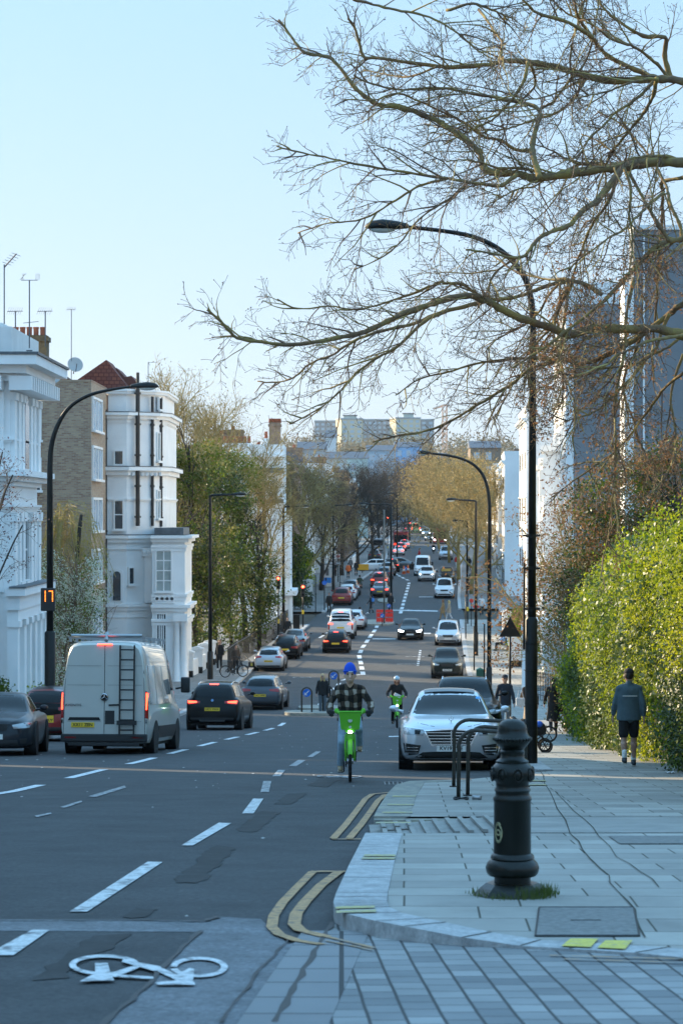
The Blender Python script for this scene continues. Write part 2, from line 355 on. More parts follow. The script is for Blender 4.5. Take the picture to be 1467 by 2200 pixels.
# block paved crossing at road level
pe = [gp(x, y) for x, y in [(705, 2000), (660, 2080), (600, 2200), (560, 2290)]]
mb = MB()
P = [(-.04, 15.75)]+[(p.x, p.y) for p in pe]+[(9, 9.9)]+[(p.x, p.y) for p in edge[::-1][:-4]]
pg(mb, [(x, y, gz(y)+.006) for x, y in P]); struct('paving_crossing', mb, m_block)
mb = MB(); band_px(mb, [(722, 2003), (672, 2090), (610, 2200), (585, 2260)], .42, .010)
struct('paving_crossing_border', mb, brickmat('border_slabs', (.26, .26, .265), (.23, .23, .235), (.06, .06, .06), .9, .6, .014, 0, dirt=.15, rot=R(0)))
# footway joints, covers and grooves
mb = MB()
for path, wd in (([(1155, 1642), (1180, 1700), (1230, 1790), (1290, 1865), (1345, 1930), (1385, 1985)], .011), ([(1190, 1700), (1250, 1760), (1330, 1840), (1415, 1905)], .009)):
    P = [gp(x, y, PV) for x, y in path]; L = []
    for i in range(len(P)-1):
        for k in range(4): L.append(P[i].lerp(P[i+1], k/4)+Vector((random.uniform(-.03, .03), 0, 0)))
    L.append(P[-1])
    for p in L: p.z = gz(p.y)+(hf(p.x, p.y)+.002 if p.y < y0 else PV+.002)
    mb.grid([[(p.x-wd/2*random.uniform(.5, 1.5), p.y, p.z) for p in L], [(p.x+wd/2*random.uniform(.5, 1.5), p.y, p.z) for p in L]])
struct('footway_crack', mb, m_joint)
mb = MB()
for pts in ([(1158, 1940), (1360, 1940), (1372, 1983), (1150, 1983)], [(1306, 1795), (1520, 1795), (1520, 1812), (1330, 1812)]):
    P = [gp(x, y, PV) for x, y in pts]; mb.add([(p.x, p.y, gz(p.y)+hf(p.x, p.y)+.003) for p in P], [(0, 1, 2, 3)])
struct('footway_covers', mb, mat('cover_infill', (.18, .178, .17), .8, var=.3, vscale=20))
mb = MB()
for q in ([(1158, 1940), (1360, 1940)], [(1150, 1983), (1372, 1983)], [(1158, 1940), (1150, 1983)], [(1360, 1940), (1372, 1983)], [(1225, 1960), (1290, 1960)]):
    P = [gp(x, y, PV) for x, y in q]; mb.tube([(p.x, p.y, gz(p.y)+hf(p.x, p.y)) for p in P], .008, 4)
struct('cover_frame', mb, mat('cover_iron', (.02, .02, .02), .6))
mb = MB()
for q in ([(1225, 2027), (1285, 2027), (1268, 2046), (1205, 2043)], [(1300, 2031), (1358, 2031), (1342, 2050), (1282, 2047)]):
    P = [gp(x, y) for x, y in q]; mb.add([(p.x, p.y, gz(p.y)+.031) for p in P], [(0, 1, 2, 3)])
struct('kerb_loading_marks', mb, m_yelb)
mb = MB()
def kbar(q, h):
    P = [gp(x, y, PV) for x, y in q]; mb.add([(p.x, p.y, gz(p.y)+h) for p in P], [(0, 1, 2, 3)])
kbar([(783, 1836), (850, 1836), (849, 1840), (781, 1840)], .113); kbar([(779, 1842), (849, 1842), (848, 1846), (776, 1846)], .113)
kbar([(722, 1948), (805, 1946), (805, 1951), (720, 1953)], .113); kbar([(722, 1957), (808, 1955), (808, 1960), (722, 1962)], .113)
for y in (1710, 1728, 1745, 1767): kbar([(850-(y-1700)*.62, y), (895-(y-1700)*.2, y), (894-(y-1700)*.2, y+2.5), (848-(y-1700)*.62, y+2.5)], PV+.006)
for y in (1677, 1686): kbar([(1135, y), (1172, y), (1172, y+2), (1135, y+2)], PV+.009)
struct('kerb_yellow_bars', mb, m_yelf)
# carriageway patches
mb = MB(); poly_px(mb, [(-60, 1976), (200, 1977), (440, 1980), (470, 1970), (560, 1975), (620, 2030), (707, 1999), (600, 2200), (540, 2300), (150, 2300), (225, 2200), (430, 2003), (-60, 2000)], .0025)
struct('road_patch_pale', mb, m_asph2)
mb = MB()
for q in ([(385, 1885), (460, 1818), (510, 1820), (430, 1898), (372, 1898)], [(505, 1786), (560, 1744), (604, 1746), (548, 1788)], [(590, 1728), (620, 1706), (662, 1704), (630, 1728)], [(660, 1688), (690, 1672), (740, 1672), (700, 1692)], [(260, 1972), (290, 1952), (350, 1954), (310, 1972)], [(60, 2110), (200, 2010), (280, 2008), (140, 2100)]):
    poly_px(mb, q, .0045, .035)
struct('road_patches_dark', mb, m_asphd)
mb = MB()
for path, wd in (([(430, 2003), (330, 2105), (225, 2205), (190, 2250)], .035), ([(628, 2012), (560, 2085), (475, 2200)], .018), ([(-40, 1979), (300, 1979), (440, 1982), (468, 1972)], .05), ([(716, 1985), (660, 2072), (592, 2200)], .04)):
    P = [gp(x, y) for x, y in path]; L = []
    for i in range(len(P)-1):
        for k in range(8): L.append(P[i].lerp(P[i+1], k/8))
    L.append(P[-1]); a = []; b = []
    for i, p in enumerate(L):
        d = (L[min(i+1, len(L)-1)]-L[max(i-1, 0)]); nn = Vector((-d.y, d.x, 0)).normalized(); p = p+nn*random.uniform(-.012, .012)
        w1 = wd/2*random.uniform(.4, 1.3); a.append(p+nn*w1); b.append(p-nn*w1)
    mb.grid([[(p.x, p.y, gz(p.y)+.0125) for p in a], [(p.x, p.y, gz(p.y)+.0125) for p in b]])
struct('road_seams', mb, mat('tar_seam', (.015, .015, .015), .6))
# painted markings
mb = MB()
for q in ([(150, 1961), (188, 1961), (350, 1854), (318, 1853)], [(-30, 2055), (30, 2055), (107, 2001), (70, 2000)], [(390, 1818), (415, 1818), (497, 1770), (470, 1769)], [(520, 1749), (545, 1749), (566, 1717), (544, 1717)]): poly_px(mb, q, .009)
struct('lane_line', mb, m_white)
mb = MB()
for q in ([(560, 1703), (578, 1703), (583, 1679), (566, 1679)], [(585, 1669), (602, 1669), (613, 1655), (597, 1655)], [(620, 1647), (637, 1647), (657, 1634), (640, 1634)], [(660, 1627), (672, 1627), (690, 1615), (678, 1615)], [(75, 1754), (110, 1747), (112, 1750), (80, 1757)], [(130, 1735), (175, 1721), (178, 1724), (140, 1737)], [(190, 1712), (268, 1689), (272, 1693), (205, 1714)]): poly_px(mb, q, .009)
struct('old_lane_line', mb, m_worn)
mb = MB()
cl = [(-40, 1712), (30, 1701), (115, 1681), (215, 1656), (300, 1637), (395, 1612), (470, 1593), (540, 1577), (600, 1560), (618, 1548)]
def pth(pts, step=.5):
    P = [gp(x, y) for x, y in pts]; out = []
    for a, b in zip(P[:-1], P[1:]):
        k = max(1, int((b-a).length/step))
        for i in range(k): out.append(a.lerp(b, i/k))
    out.append(P[-1]); return out
def dashes(mb, pts, on, off, wd, h=.009, ph=0, f=None):
    L = pth(pts); acc = -ph; seg = []
    for a, b in zip(L[:-1], L[1:]):
        acc += (b-a).length; on_now = (acc % (on+off)) < on
        if on_now: seg.append(a)
        elif seg:
            seg.append(a); flush(mb, seg, wd, h); seg = []
    if len(seg) > 1: flush(mb, seg, wd, h)
def flush(mb, seg, wd, h):
    if len(seg) < 2: return
    d = (seg[-1]-seg[0]); n = Vector((-d.y, d.x, 0)).normalized()
    mb.grid([[(p.x+n.x*wd/2, p.y+n.y*wd/2, gz(p.y)+h) for p in seg], [(p.x-n.x*wd/2, p.y-n.y*wd/2, gz(p.y)+h) for p in seg]])
dashes(mb, cl, 4, 3.0, .17)
dashes(mb, [(686, 1515), (705, 1490), (735, 1462), (775, 1448)], 2.4, 2.5, .2)
dashes(mb, [(780, 1450), (775, 1425), (771, 1408), (778, 1392), (795, 1368), (808, 1350), (812, 1338)], 3.3, 2, .28)
dashes(mb, [(860, 1318), (868, 1290), (876, 1262), (879, 1250)], 3.3, 2, .3); dashes(mb, [(877, 1247), (862, 1240), (848, 1232)], 3.5, 2.5, .3)
dashes(mb, [(897, 1430), (903, 1395)], .8, 1.2, .16); dashes(mb, [(843, 1195), (875, 1160)], 4, 3, .3)
dashes(mb, [(686, 1371), (714, 1353), (735, 1338)], 3.3, 2, .2)
for q in ([(835, 1582), (925, 1580), (925, 1582), (835, 1584)], [(800, 1372), (850, 1372), (850, 1373.5), (800, 1373.5)], [(840, 1310), (940, 1312), (940, 1314), (840, 1312)], [(900, 1282), (930, 1282), (930, 1283), (900, 1283)], [(880, 1360), (925, 1360), (925, 1362), (880, 1362)]): poly_px(mb, q, .009)
struct('centre_line', mb, mat('road_paint_fresh', (.60, .61, .62), .65, var=.3, vscale=6, fine=.25))
# double yellow lines
mb = MB()
band_px(mb, [(672, 1876), (640, 1908), (608, 1942), (588, 1972), (584, 1996), (600, 2012), (640, 2026), (692, 2034)], .072, .016)
band_px(mb, [(728, 1876), (690, 1905), (655, 1942), (636, 1968), (632, 1990), (645, 2003), (700, 2017)], .085, .016)
band_px(mb, [(668, 1875), (742, 1875)], .12, .0135)
for a in ([(716, 1804), (742, 1775), (765, 1745), (785, 1718), (800, 1708), (840, 1704)], [(750, 1804), (775, 1775), (795, 1747), (812, 1722), (826, 1710), (850, 1706)]): band_px(mb, a, .08, .016)
band_px(mb, [(712, 1805), (775, 1805)], .1, .0135)
struct('double_yellow_lines', mb, m_yel)
mb = MB()
band_px(mb, [(700, 2017), (805, 2042)], .04, .016); band_px(mb, [(700, 2026), (800, 2046)], .03, .016)
band_px(mb, [(1180, 2058), (1467, 2066), (1700, 2072)], .035, .0165); band_px(mb, [(1210, 2066), (1467, 2074), (1700, 2080)], .035, .0165)
struct('old_yellow_lines', mb, mat('old_yellow', (.42, .25, .13), .8, col2=(.22, .21, .2), vscale=11, lo=.45, hi=.6))
# cycle symbol
mb = MB(); 
def ringpx(mb, cx, cy, ax, ay, wx, wy, a0=0, a1=360, h=.0145):
    A = []; B = []
    for i in range(33):
        t = R(a0+(a1-a0)*i/32); A.append(gp(cx+ax*math.cos(t), cy+ay*math.sin(t))); B.append(gp(cx+(ax-wx)*math.cos(t), cy+(ay-wy)*math.sin(t)))
    mb.grid([[(p.x, p.y, gz(p.y)+h) for p in A], [(p.x, p.y, gz(p.y)+h) for p in B]])
ringpx(mb, 225, 2078, 76, 22, 15, 6, 20, 345); ringpx(mb, 428, 2083, 62, 22, 15, 6, -178, 170)
for q in ([(270, 2060), (300, 2074), (345, 2082), (352, 2092), (330, 2092), (262, 2072)], [(205, 2075), (232, 2075), (240, 2104), (205, 2104)], [(172, 2115), (200, 2100), (240, 2100), (246, 2113)], [(225, 2102), (290, 2080), (306, 2082), (250, 2106)], [(245, 2099), (330, 2104), (330, 2109), (245, 2104)], [(325, 2086), (350, 2086), (400, 2108), (380, 2112)], [(372, 2104), (408, 2085), (418, 2088), (414, 2122), (392, 2122)], [(335, 2117), (380, 2112), (418, 2116), (420, 2122), (340, 2122)]):
    poly_px(mb, q, .0145+.0004*len(mb.f) % .003)
struct('cycle_symbol', mb, mat('cycle_paint', (.58, .59, .60), .6, col2=(.13, .135, .14), vscale=11, lo=.49, hi=.63, detail=11, fine=.25))
mb = MB(); ringpx(mb, 706, 1669, 26, 2.6, 6, 1); ringpx(mb, 752, 1670, 26, 2.6, 6, 1); poly_px(mb, [(700, 1669), (745, 1668), (750, 1671), (705, 1672)], .010)
for x, y in ((850, 1310), (640, 1456), (882, 1411), (864, 1427)): ringpx(mb, x, y, 12, 1.1, 4, .5); ringpx(mb, x+18, y, 12, 1.1, 4, .5)
struct('cycle_symbol_far', mb, m_worn)
# gully grating and scattered litter flecks on the road
mb = MB()
P = [gp(x, y) for x, y in ((826, 1683), (930, 1687))]
for i in range(12):
    t = i/11; x = P[0].x+(P[1].x-P[0].x)*t; mb.box(x-.006, x+.006, P[0].y-.5, P[0].y+.0, gz(P[0].y)-.005, gz(P[0].y)+.028)
for k in range(3): mb.box(P[0].x, P[1].x, P[0].y-.5+k*.24, P[0].y-.48+k*.24, gz(P[0].y)-.005, gz(P[0].y)+.022)
struct('gully_grating', mb, mat('grating_iron', (.22, .22, .22), .45, metal=.7))
mb = MB()
for i in range(260):
    y = random.uniform(16, 120); x = random.uniform(kl(y)+.3, min(kr(max(y, 36))-.3, 3)); q = random.uniform(.008, .03)
    if y < 36 and x > -.6: continue
    mb.add([(x-q, y, gz(y)+.004), (x, y-q*2, gz(y)+.004), (x+q, y, gz(y)+.004), (x, y+q*2, gz(y)+.006)], [(0, 1, 2, 3)])
tag(mb.build('road_grit', mat('pale_grit', (.35, .34, .32), .8)), 'small pale flecks of grit and leaf litter scattered over the asphalt', 'grit', kind='stuff')
# distant rising ground
mb = MB(); hx = np.linspace(-700, 900, 33)
for Y, zb in ((1500, 30), (2200, 46)):
    pass
# ================================================================ buildings
m_stucco = mat('white_stucco', (.80, .80, .79), .7, var=.07, vscale=.6, bump=.05, bscale=20)
m_stuccow = mat('weathered_stucco', (.70, .70, .68), .8, var=.14, vscale=.5)
m_lead = mat('lead_flashing', (.10, .11, .12), .6, var=.3, vscale=3)
m_brick = brickmat('stock_brick', (.42, .31, .20), (.26, .15, .10), (.30, .27, .23), .25, .085, .012, rough=.9, axes='YZ', dirt=.1)
m_brickY = brickmat('stock_brick_side', (.44, .35, .24), (.32, .21, .15), (.32, .29, .25), .25, .085, .012, rough=.9, axes='XZ', dirt=.1)
m_brown = mat('brown_brick', (.20, .13, .09), .9, col2=(.28, .19, .13), vscale=2)
m_tile = brickmat('red_roof_tiles', (.15, .05, .035), (.10, .035, .03), (.07, .02, .015), .3, .22, .03, rough=.8, axes='XZ')
m_slate = mat('slate_roof', (.09, .10, .12), .6, var=.3, vscale=2)
m_glass = mat('window_glass', (.03, .04, .05), .08, spec=.8, var=.4, vscale=.6)
m_curt = mat('curtained_glass', (.30, .34, .33), .3, spec=.7, var=.25, vscale=1)
m_frame = mat('white_window_frame', (.78, .78, .77), .5)
m_pipe = mat('black_pipe', (.03, .025, .022), .5)
m_pot = mat('terracotta', (.34, .10, .05), .85, var=.25, vscale=3)
m_greyw = mat('grey_render', (.20, .21, .225), .85, var=.07, vscale=.35)
m_iron = mat('black_iron', (.012, .012, .012), .4)
class House:
    # local frame: x along the facade from p0 to p1, y into the building, z up from the ground at p0
    def __init__(self, name, label, cat, p0, p1, zb=None, group=None):
        d = Vector((p1[0]-p0[0], p1[1]-p0[1], 0)); self.w = d.length; self.a = math.atan2(d.y, d.x)
        z = gz(min(p0[1], 900)) if zb is None else zb
        self.root = thing(name, label, cat, (p0[0], p0[1], z), (0, 0, self.a), group)
    def part(self, name, mb, m, parent=None, smooth=False): return mb.build(name, m, parent or self.root, smooth)
    def window(self, x, z, w, h, y=0, glass=None, bars=(1, 1), sill=True, fr=.07, name='window', side=None, simple=False, M=None):
        # side: None = on the facade (y = const, looking to -y); 'R' = on the x = const wall looking to +x; 'L' looking to -x
        T = Matrix.Translation((x, y, z))
        if side == 'R': T = Matrix.Translation((x, y, z)) @ Matrix.Rotation(R(90), 4, 'Z')
        if side == 'L': T = Matrix.Translation((x, y, z)) @ Matrix.Rotation(R(-90), 4, 'Z')
        if M is not None: T = M
        f = MB()
        if simple:
            f.box(-w/2, w/2, -.05, .02, 0, h, T); return self.part(name, f, glass or m_glass)
        for a, b, c, d in ((-w/2-fr, -w/2, 0, h), (w/2, w/2+fr, 0, h), (-w/2-fr, w/2+fr, h, h+fr), (-w/2-fr, w/2+fr, -fr, 0)): f.box(a, b, -.11, .02, c, d, T)
        for i in range(1, bars[0]): xx = -w/2+w*i/bars[0]; f.box(xx-.03, xx+.03, -.05, .0, 0, h, T)
        for i in range(1, bars[1]): zz = h*i/bars[1]; f.box(-w/2, w/2, -.055, .0, zz-.03, zz+.03, T)
        if sill: f.box(-w/2-.15, w/2+.15, -.22, -.112, -.14, -.02, T)
        fo = self.part(name, f, m_frame)
        p = MB(); p.box(-w/2, w/2, -.025, .01, 0, h, T); p.build('pane', glass or m_glass, fo); return fo
    def cornice(self, mb, x0, x1, y0, z, d=.4, h=.35, ret=None, y1=0):   # moulded band along the facade, with a return along the side wall
        for k, (dd, a, b) in enumerate(((d, .62, 1), (d*.6, .3, .615), (d*.25, 0, .295))):
            mb.box(x0-(dd if ret and 'L' in ret else 0), x1+(dd if ret and 'R' in ret else 0), y0-dd, y0+y1+.001*k, z+a*h, z+b*h)
def chimney(H, x, y, z, w, d, h, n, m=m_brown, parent=None, pot=.35):
    c = MB(); c.box(x-w/2, x+w/2, y-d/2, y+d/2, z, z+h); c.box(x-w/2-.08, x+w/2+.08, y-d/2-.08, y+d/2+.08, z+h-.3, z+h-.12)
    co = H.part('chimney', c, m, parent)
    for i in range(n):
        p = MB(); xx = x-w/2+w*(i+.5)/n; p.lathe([(.13, 0), (.15, pot*.2), (.12, pot*.9), (.16, pot), (.13, pot)], 10, Matrix.Translation((xx, y, z+h))); p.build('chimney_pot', m_pot, co, True)
# ---- first white villa on the left
H = House('stucco_villa', 'white stucco villa with pilasters, bracketed cornice and column porch at the left edge', 'building', (-10.6, 77.5), (-10.6, 84.3), zb=-5.6)
# facade looks to the street: local x runs away from the camera, local -y faces the street
H.root.rotation_euler = (0, 0, R(90)); w_ = 6.8
b = MB(); b.box(0, w_, 0, 9, 0, 12.2); H.part('wall', b, m_stucco)
b = MB(); b.box(-.05, w_+.05, -.05, 9, 12.2, 13.1); b.box(.3, w_-.3, .3, 8, 13.1, 13.25); H.part('parapet', b, m_stuccow)
b = MB(); H.cornice(b, 0, w_, 0, 11.35, .95, .8, 'LR', 9.05)
for i in range(15): x = -.5+i*.53; b.box(x, x+.22, -.75, -.02, 11.05, 11.5)
for i in range(12): y = .2+i*.6; b.box(-.75, -.02, y, y+.22, 11.05, 11.5)
H.part('cornice', b, m_stucco)
b = MB(); b.box(-1.0, w_+1.0, -1.02, 9, 12.16, 12.24); H.part('roof_flashing', b, m_lead)
b = MB(); H.cornice(b, 0, w_, 0, 8.0, .55, .5, 'LR', 9.05); H.cornice(b, 0, w_, 0, 7.2, .15, .2, 'LR', 9.05); H.cornice(b, 0, w_, 0, 9.35, .12, .18, 'LR', 9.05); H.part('string_course', b, m_stucco)
for x in (0.05, 1.1, 2.0, 4.1, 5.0, 6.15):
    for za, zb2, zc, dd in ((4.6, 7.15, 6.85, .16), (8.5, 11.0, 10.75, .14)): b = MB(); b.box(x, x+.55, -dd, 0, za, zb2-.05); b.box(x-.06, x+.61, -dd-.06, -.001, zc, zb2); H.part('pilaster', b, m_stucco)
for y in (.2, 2.8, 5.6):
    for za, zb2, dd in ((8.5, 11.0, .14), (4.6, 7.15, .16)): b = MB(); b.box(-dd, 0, y, y+.6, za, zb2); H.part('pilaster', b, m_stucco)
b = MB(); b.box(-.9, w_+.3, -.42, -.002, 4.05, 4.5); b.box(-1.05, w_+.4, -.6, -.003, 4.5, 4.75); b.box(-.8, w_+.2, -.36, -.002, 3.7, 4.05); P_ = H.part('porch', b, m_stucco)
for i, x in enumerate((-.75, .9, 2.3, 3.7, 5.1, 6.4)):
    c = MB(); c.box(x, x+.5, -.34, -.01, .3, 3.5); c.box(x-.07, x+.57, -.41, -.012, 3.5, 3.7); c.box(x-.08, x+.58, -.42, -.014, 0, .3); c.build('column', m_stucco, P_)
b = MB(); b.box(-1.1, w_+.45, -.64, -.1, 4.752, 4.80); b.build('porch_roof', m_lead, P_)
# arched window
f = MB(); 
def arch(mb, xc, z0, wd, hh, dy, dep):
    pts = [(xc-wd/2, dy, z0), (xc+wd/2, dy, z0)]+[(xc+wd/2*math.cos(t), dy, z0+hh-wd/2+wd/2*math.sin(t)) for t in np.linspace(0, math.pi, 13)]
    mb.prism(pts, (0, dep, 0))
arch(f, 3.3, 8.55, 1.3, 2.5, -.10, .1); wf = H.part('window', f, m_frame); f = MB(); arch(f, 3.3, 8.6, 1.0, 2.3, -.12, .03); f.build('pane', mat('arched_pane', (.16, .22, .28), .15), wf)
H.window(3.3, 4.9, 1.1, 2.0, bars=(1, 2)); H.window(1.7, 4.9, .6, 1.8); H.window(4.0, .8, 1.0, 2.4)
villa = H
# chimney stack with pots and aerials behind the parapet
H2 = House('brick_chimney_stack', 'dark brick chimney stack with a row of six red pots behind the white villa parapet', 'chimney', (-12.3, 88), (-8, 88), zb=6.0)
b = MB(); b.box(.05, 1.58, 0, .8, .3, 2.0); b.box(.0, 1.64, -.06, .86, 1.78, 1.95); b.box(.0, 1.63, -.05, .85, 1.0, 1.1); H2.part('stack', b, mat('soot_brick', (.10, .075, .045), .9, col2=(.17, .12, .06), vscale=9))
b = MB(); b.box(-2, .95, .1, 4, -.1, .6); H2.part('roof', b, m_slate)
for i in range(6):
    p = MB(); p.lathe([(.095, 0), (.095, .26), (.11, .27), (.11, .32), (.08, .32)], 12, Matrix.Translation((.17+i*.245, .4, 2.0))); H2.part('chimney_pot', p, m_pot, smooth=40)
m_mast = mat('aerial_metal', (.12, .12, .13), .5, metal=.5)
def aerial(px, ytop, ybase, Y, label, kind='yagi', group='aerials on the roofs'):
    b0 = at(px, ybase, Y); t0 = at(px, ytop, Y); h = t0.z-b0.z
    o = thing('tv_aerial', label, 'aerial', b0, group=group)
    m = MB(); m.tube([(0, 0, 0), (0, 0, h)], .022, 6); m.build('mast', m_mast, o)
    m = MB()
    if kind == 'yagi':
        m.tube([(-.22, -.3, h-.04), (.20, .3, h+.02)], .012, 5)
        for i in range(7): x = -.2+i*.06; m.tube([(x-.05, x*1.4, h-.12+x*.1), (x+.05, x*1.4, h+.12+x*.1)], .005, 4)
    elif kind == 'pair':
        m.tube([(-.27, 0, h), (.27, 0, h)], .012, 5)
        for sx in (-1, 1):
            for k in range(4): m.tube([(sx*(.20+.04*k), 0, h+.01), (sx*.22+.04*k, 0, h+.22)], .005, 4)
        m.tube([(-.2, 0, h-1.4), (.3, 0, h-1.35)], .01, 4); m.tube([(-.1, 0, h-2.3), (.1, 0, h-2.3)], .02, 4)
    elif kind == 'diag':
        m.tube([(0, 0, h-.1), (.4, 0, h+.35)], .025, 5)
        for k in range(5): c = .08+.075*k; m.tube([(c-.14, 0, h+c), (c+.14, .1, h+c-.1)], .008, 4)
    elif kind == 'bent': m.tube([(0, 0, h-.02), (.5, 0, h+.0)], .012, 4); m.tube([(.0, 0, h), (.1, 0, h-.2)], .01, 4)
    m.build('antenna', m_mast, o); return o
aerial(10, 568, 740, 79, 'tall thin aerial mast with a tilted head at the far left of the chimney pots', 'diag')
aerial(34, 668, 735, 79, 'short aerial mast with a flat comb head in front of the chimney pots', 'yagi')
aerial(64, 602, 748, 79, 'tall mast with two upturned aerial combs on a crossbar above the pots', 'pair')
aerial(98, 668, 745, 81, 'low aerial mast at the right end of the chimney stack', 'yagi')
aerial(154, 664, 820, 128, 'tall mast with a satellite dish below it on the brick block roof', 'yagi')
aerial(319, 778, 835, 140, 'small bent aerial on the white corner house roof', 'bent')
def dish(px, y, Y, label):
    c = at(px, y, Y); o = thing('satellite_dish', label, 'satellite dish', c, (R(70), 0, R(20)), 'satellite dishes')
    m = MB(); m.lathe([(.02, -.09), (.25, -.05), (.42, .06), (.40, .06), (.02, -.06)], 18); m.build('reflector', mat('dish_grey', (.36, .38, .38), .5), o, True)
    m = MB(); m.tube([(0, -.4, 0), (0, -.1, .4)], .02, 5); m.tube([(0, 0, -.1), (0, -.3, -.5)], .03, 5); m.build('arm', m_mast, o)
dish(162, 784, 128, 'pale satellite dish on the mast above the brick block'); dish(113, 808, 120, 'dark satellite dish low behind the villa cornice')
# ---- brick block of flats
H = House('brick_flats', 'pale brown brick block of flats with white triple windows between the two white houses', 'building', (-12.95, 125), (-12.95, 133), zb=-7.6); H.root.rotation_euler = (0, 0, R(90))
b = MB(); b.box(0, 8.2, 0, 14, 0, 15.9); b.box(-.03, 8.2, -.04, 14, 15.9, 16.0); H.part('wall', b, [m_brick])
b = MB(); b.box(0, 8.2, -.025, -.005, 0, 15.9); H.part('street_wall', b, m_brickY)
for z in (13.45, 10.9, 8.2, 5.5, 2.8): H.window(2.7, z, 4.6, 1.6, y=-.02, bars=(3, 1), glass=mat('flat_glass', (.40, .48, .56), .2, var=.3, vscale=.7), fr=.12)
for z in (12.9, 10.3, 7.6): H.window(0, z, 1.0, 1.6, y=3.1, side='L', bars=(2, 2))
H3 = House('tiled_gable_house', 'house with a red tiled gable roof rising behind the brick flats', 'building', (-20, 138), (-9, 138), zb=-7)
b = MB(); b.box(.4, 8.6, 0, 6, 0, 15.6); H3.part('wall', b, m_brown)
def P3(px, y): p = at(px, y, 138); return (p.x+20, p.y-138, p.z+7)
b = MB(); q = [P3(158, 822), P3(229, 773), P3(280, 838), P3(280, 850), P3(158, 850)]; b.prism(q, (0, 4, 0)); H3.part('roof', b, m_tile)
b = MB(); q = [P3(243, 785), P3(262, 806), P3(276, 803), P3(296, 828), P3(296, 850), P3(240, 850)]; b.prism([(x, y+2, z) for x, y, z in q], (0, 4, 0)); H3.part('hipped_roof', b, mat('dark_tiles', (.12, .04, .03), .8, var=.2, vscale=4))
b = MB(); q = [P3(80, 800), P3(115, 790), P3(150, 815), P3(150, 850), P3(80, 850)]; b.prism(q, (0, 3, 0)); H3.part('side_roof', b, mat('brown_tiles', (.13, .07, .04), .85, var=.3, vscale=3))
# ---- white corner house
zb = -8.0; Yw = 133
H = House('corner_house', 'tall white stucco house with black drainpipes, arched window and low front bay', 'building', (-13.0, Yw), (0, Yw), zb=zb)
def lx(px): return (px-CX)/F*Yw+13.0
def lz(y): return CH-(y-CY)/F*Yw-zb
x0, x1, x2, x3 = lx(228), lx(273), lx(328), lx(350)
def plan(z0, z1, e=0, mb=None):   # stepped plan of the house: flat front, canted face, return
    pts = [(x0-e, -e), (x1+e*.4, -e), (x2+e, 1.2-e*.6), (x3+e, 2.6-e*.3), (x3+e, 11), (x0-e, 11)]
    mb.prism([(x, y, z0) for x, y in pts], (0, 0, z1-z0))
b = MB(); plan(0, lz(886), 0, b); plan(lz(886), lz(835), -.12, b); H.part('wall', b, m_stucco)
b = MB()
for y, hh, e in ((886, .35, .35), (1003, .45, .40), (1150, .40, .28), (1071, .15, .10), (1298, .35, .22), (1178, .12, .08), (1325, .1, .06), (905, .12, .08), (836, .25, .15)):
    plan(lz(y)-hh, lz(y)-hh*.45, e*.5, b); plan(lz(y)-hh*.448, lz(y), e, b)
for i in range(7): x = lx(285+i*9); b.box(x, x+.12, -.1+i*.2, .5+i*.25, lz(1022), lz(1014))
H.part('cornice', b, m_stucco)
b = MB(); plan(lz(886), lz(886)+.05, .36, b); plan(lz(1003), lz(1003)+.05, .41, b); plan(lz(1150), lz(1150)+.05, .29, b); H.part('lead_ledge', b, m_lead)
def pipe(H, px, ya, yb, y, r=.085):
    b = MB(); x = lx(px); b.tube([(x, y, lz(ya)), (x, y, lz(yb))], r, 8)
    z = lz(yb)+.5
    while z < lz(ya): b.lathe([(r*1.5, -.05), (r*1.5, .05)], 8, Matrix.Translation((x, y, z))); z += 1.7
    H.part('drainpipe', b, m_pipe, smooth=40)
pipe(H, 296, 830, 1130, .15, .12); pipe(H, 325, 850, 1130, 1.0); pipe(H, 341, 850, 1132, 1.9); pipe(H, 229, 880, 1360, -.14, .06)
b = MB(); x = lx(296); b.tube([(x, .15, lz(836)), (x, .15, lz(800))], .09, 8); H.part('soil_vent', b, m_pipe)
H.window(lx(256), lz(997), .32*1.3, .7, bars=(1, 1)); H.window(lx(256), lz(1136), .42, 1.55, bars=(1, 2)); 
f = MB(); arch(f, lx(254), lz(1292), .62, 1.8, -.09, .09); wf = H.part('window', f, m_frame); f = MB(); arch(f, lx(252), lz(1290), .42, 1.6, -.11, .03); f.build('pane', m_glass, wf)
Mc = Matrix.Translation((lx(281), .16, lz(1254))) @ Matrix.Rotation(math.atan2(1.2, x2-x1), 4, 'Z'); H.window(0, 0, .3, .85, M=Mc)
Mc = Matrix.Translation((lx(337), 1.8, lz(876))) @ Matrix.Rotation(math.atan2(1.4, x3-x2), 4, 'Z'); H.window(0, 0, .3, .6, M=Mc)
for py in (960, 1085):
    Mc = Matrix.Translation((lx(334), 1.62, lz(py+28))) @ Matrix.Rotation(math.atan2(1.4, x3-x2), 4, 'Z'); H.window(0, 0, .25, 1.5, M=Mc, glass=m_curt)
# pilaster with capital
b = MB(); b.box(lx(309), lx(325), .62, .85, lz(1296), lz(1195)); b.box(lx(305), lx(329), .5, .9, lz(1195), lz(1178))
for i in range(3): b.ell((lx(309+8*i), .5, lz(1187)), (.1, .06, .12), 8, 6)
H.part('pilaster', b, m_stucco)
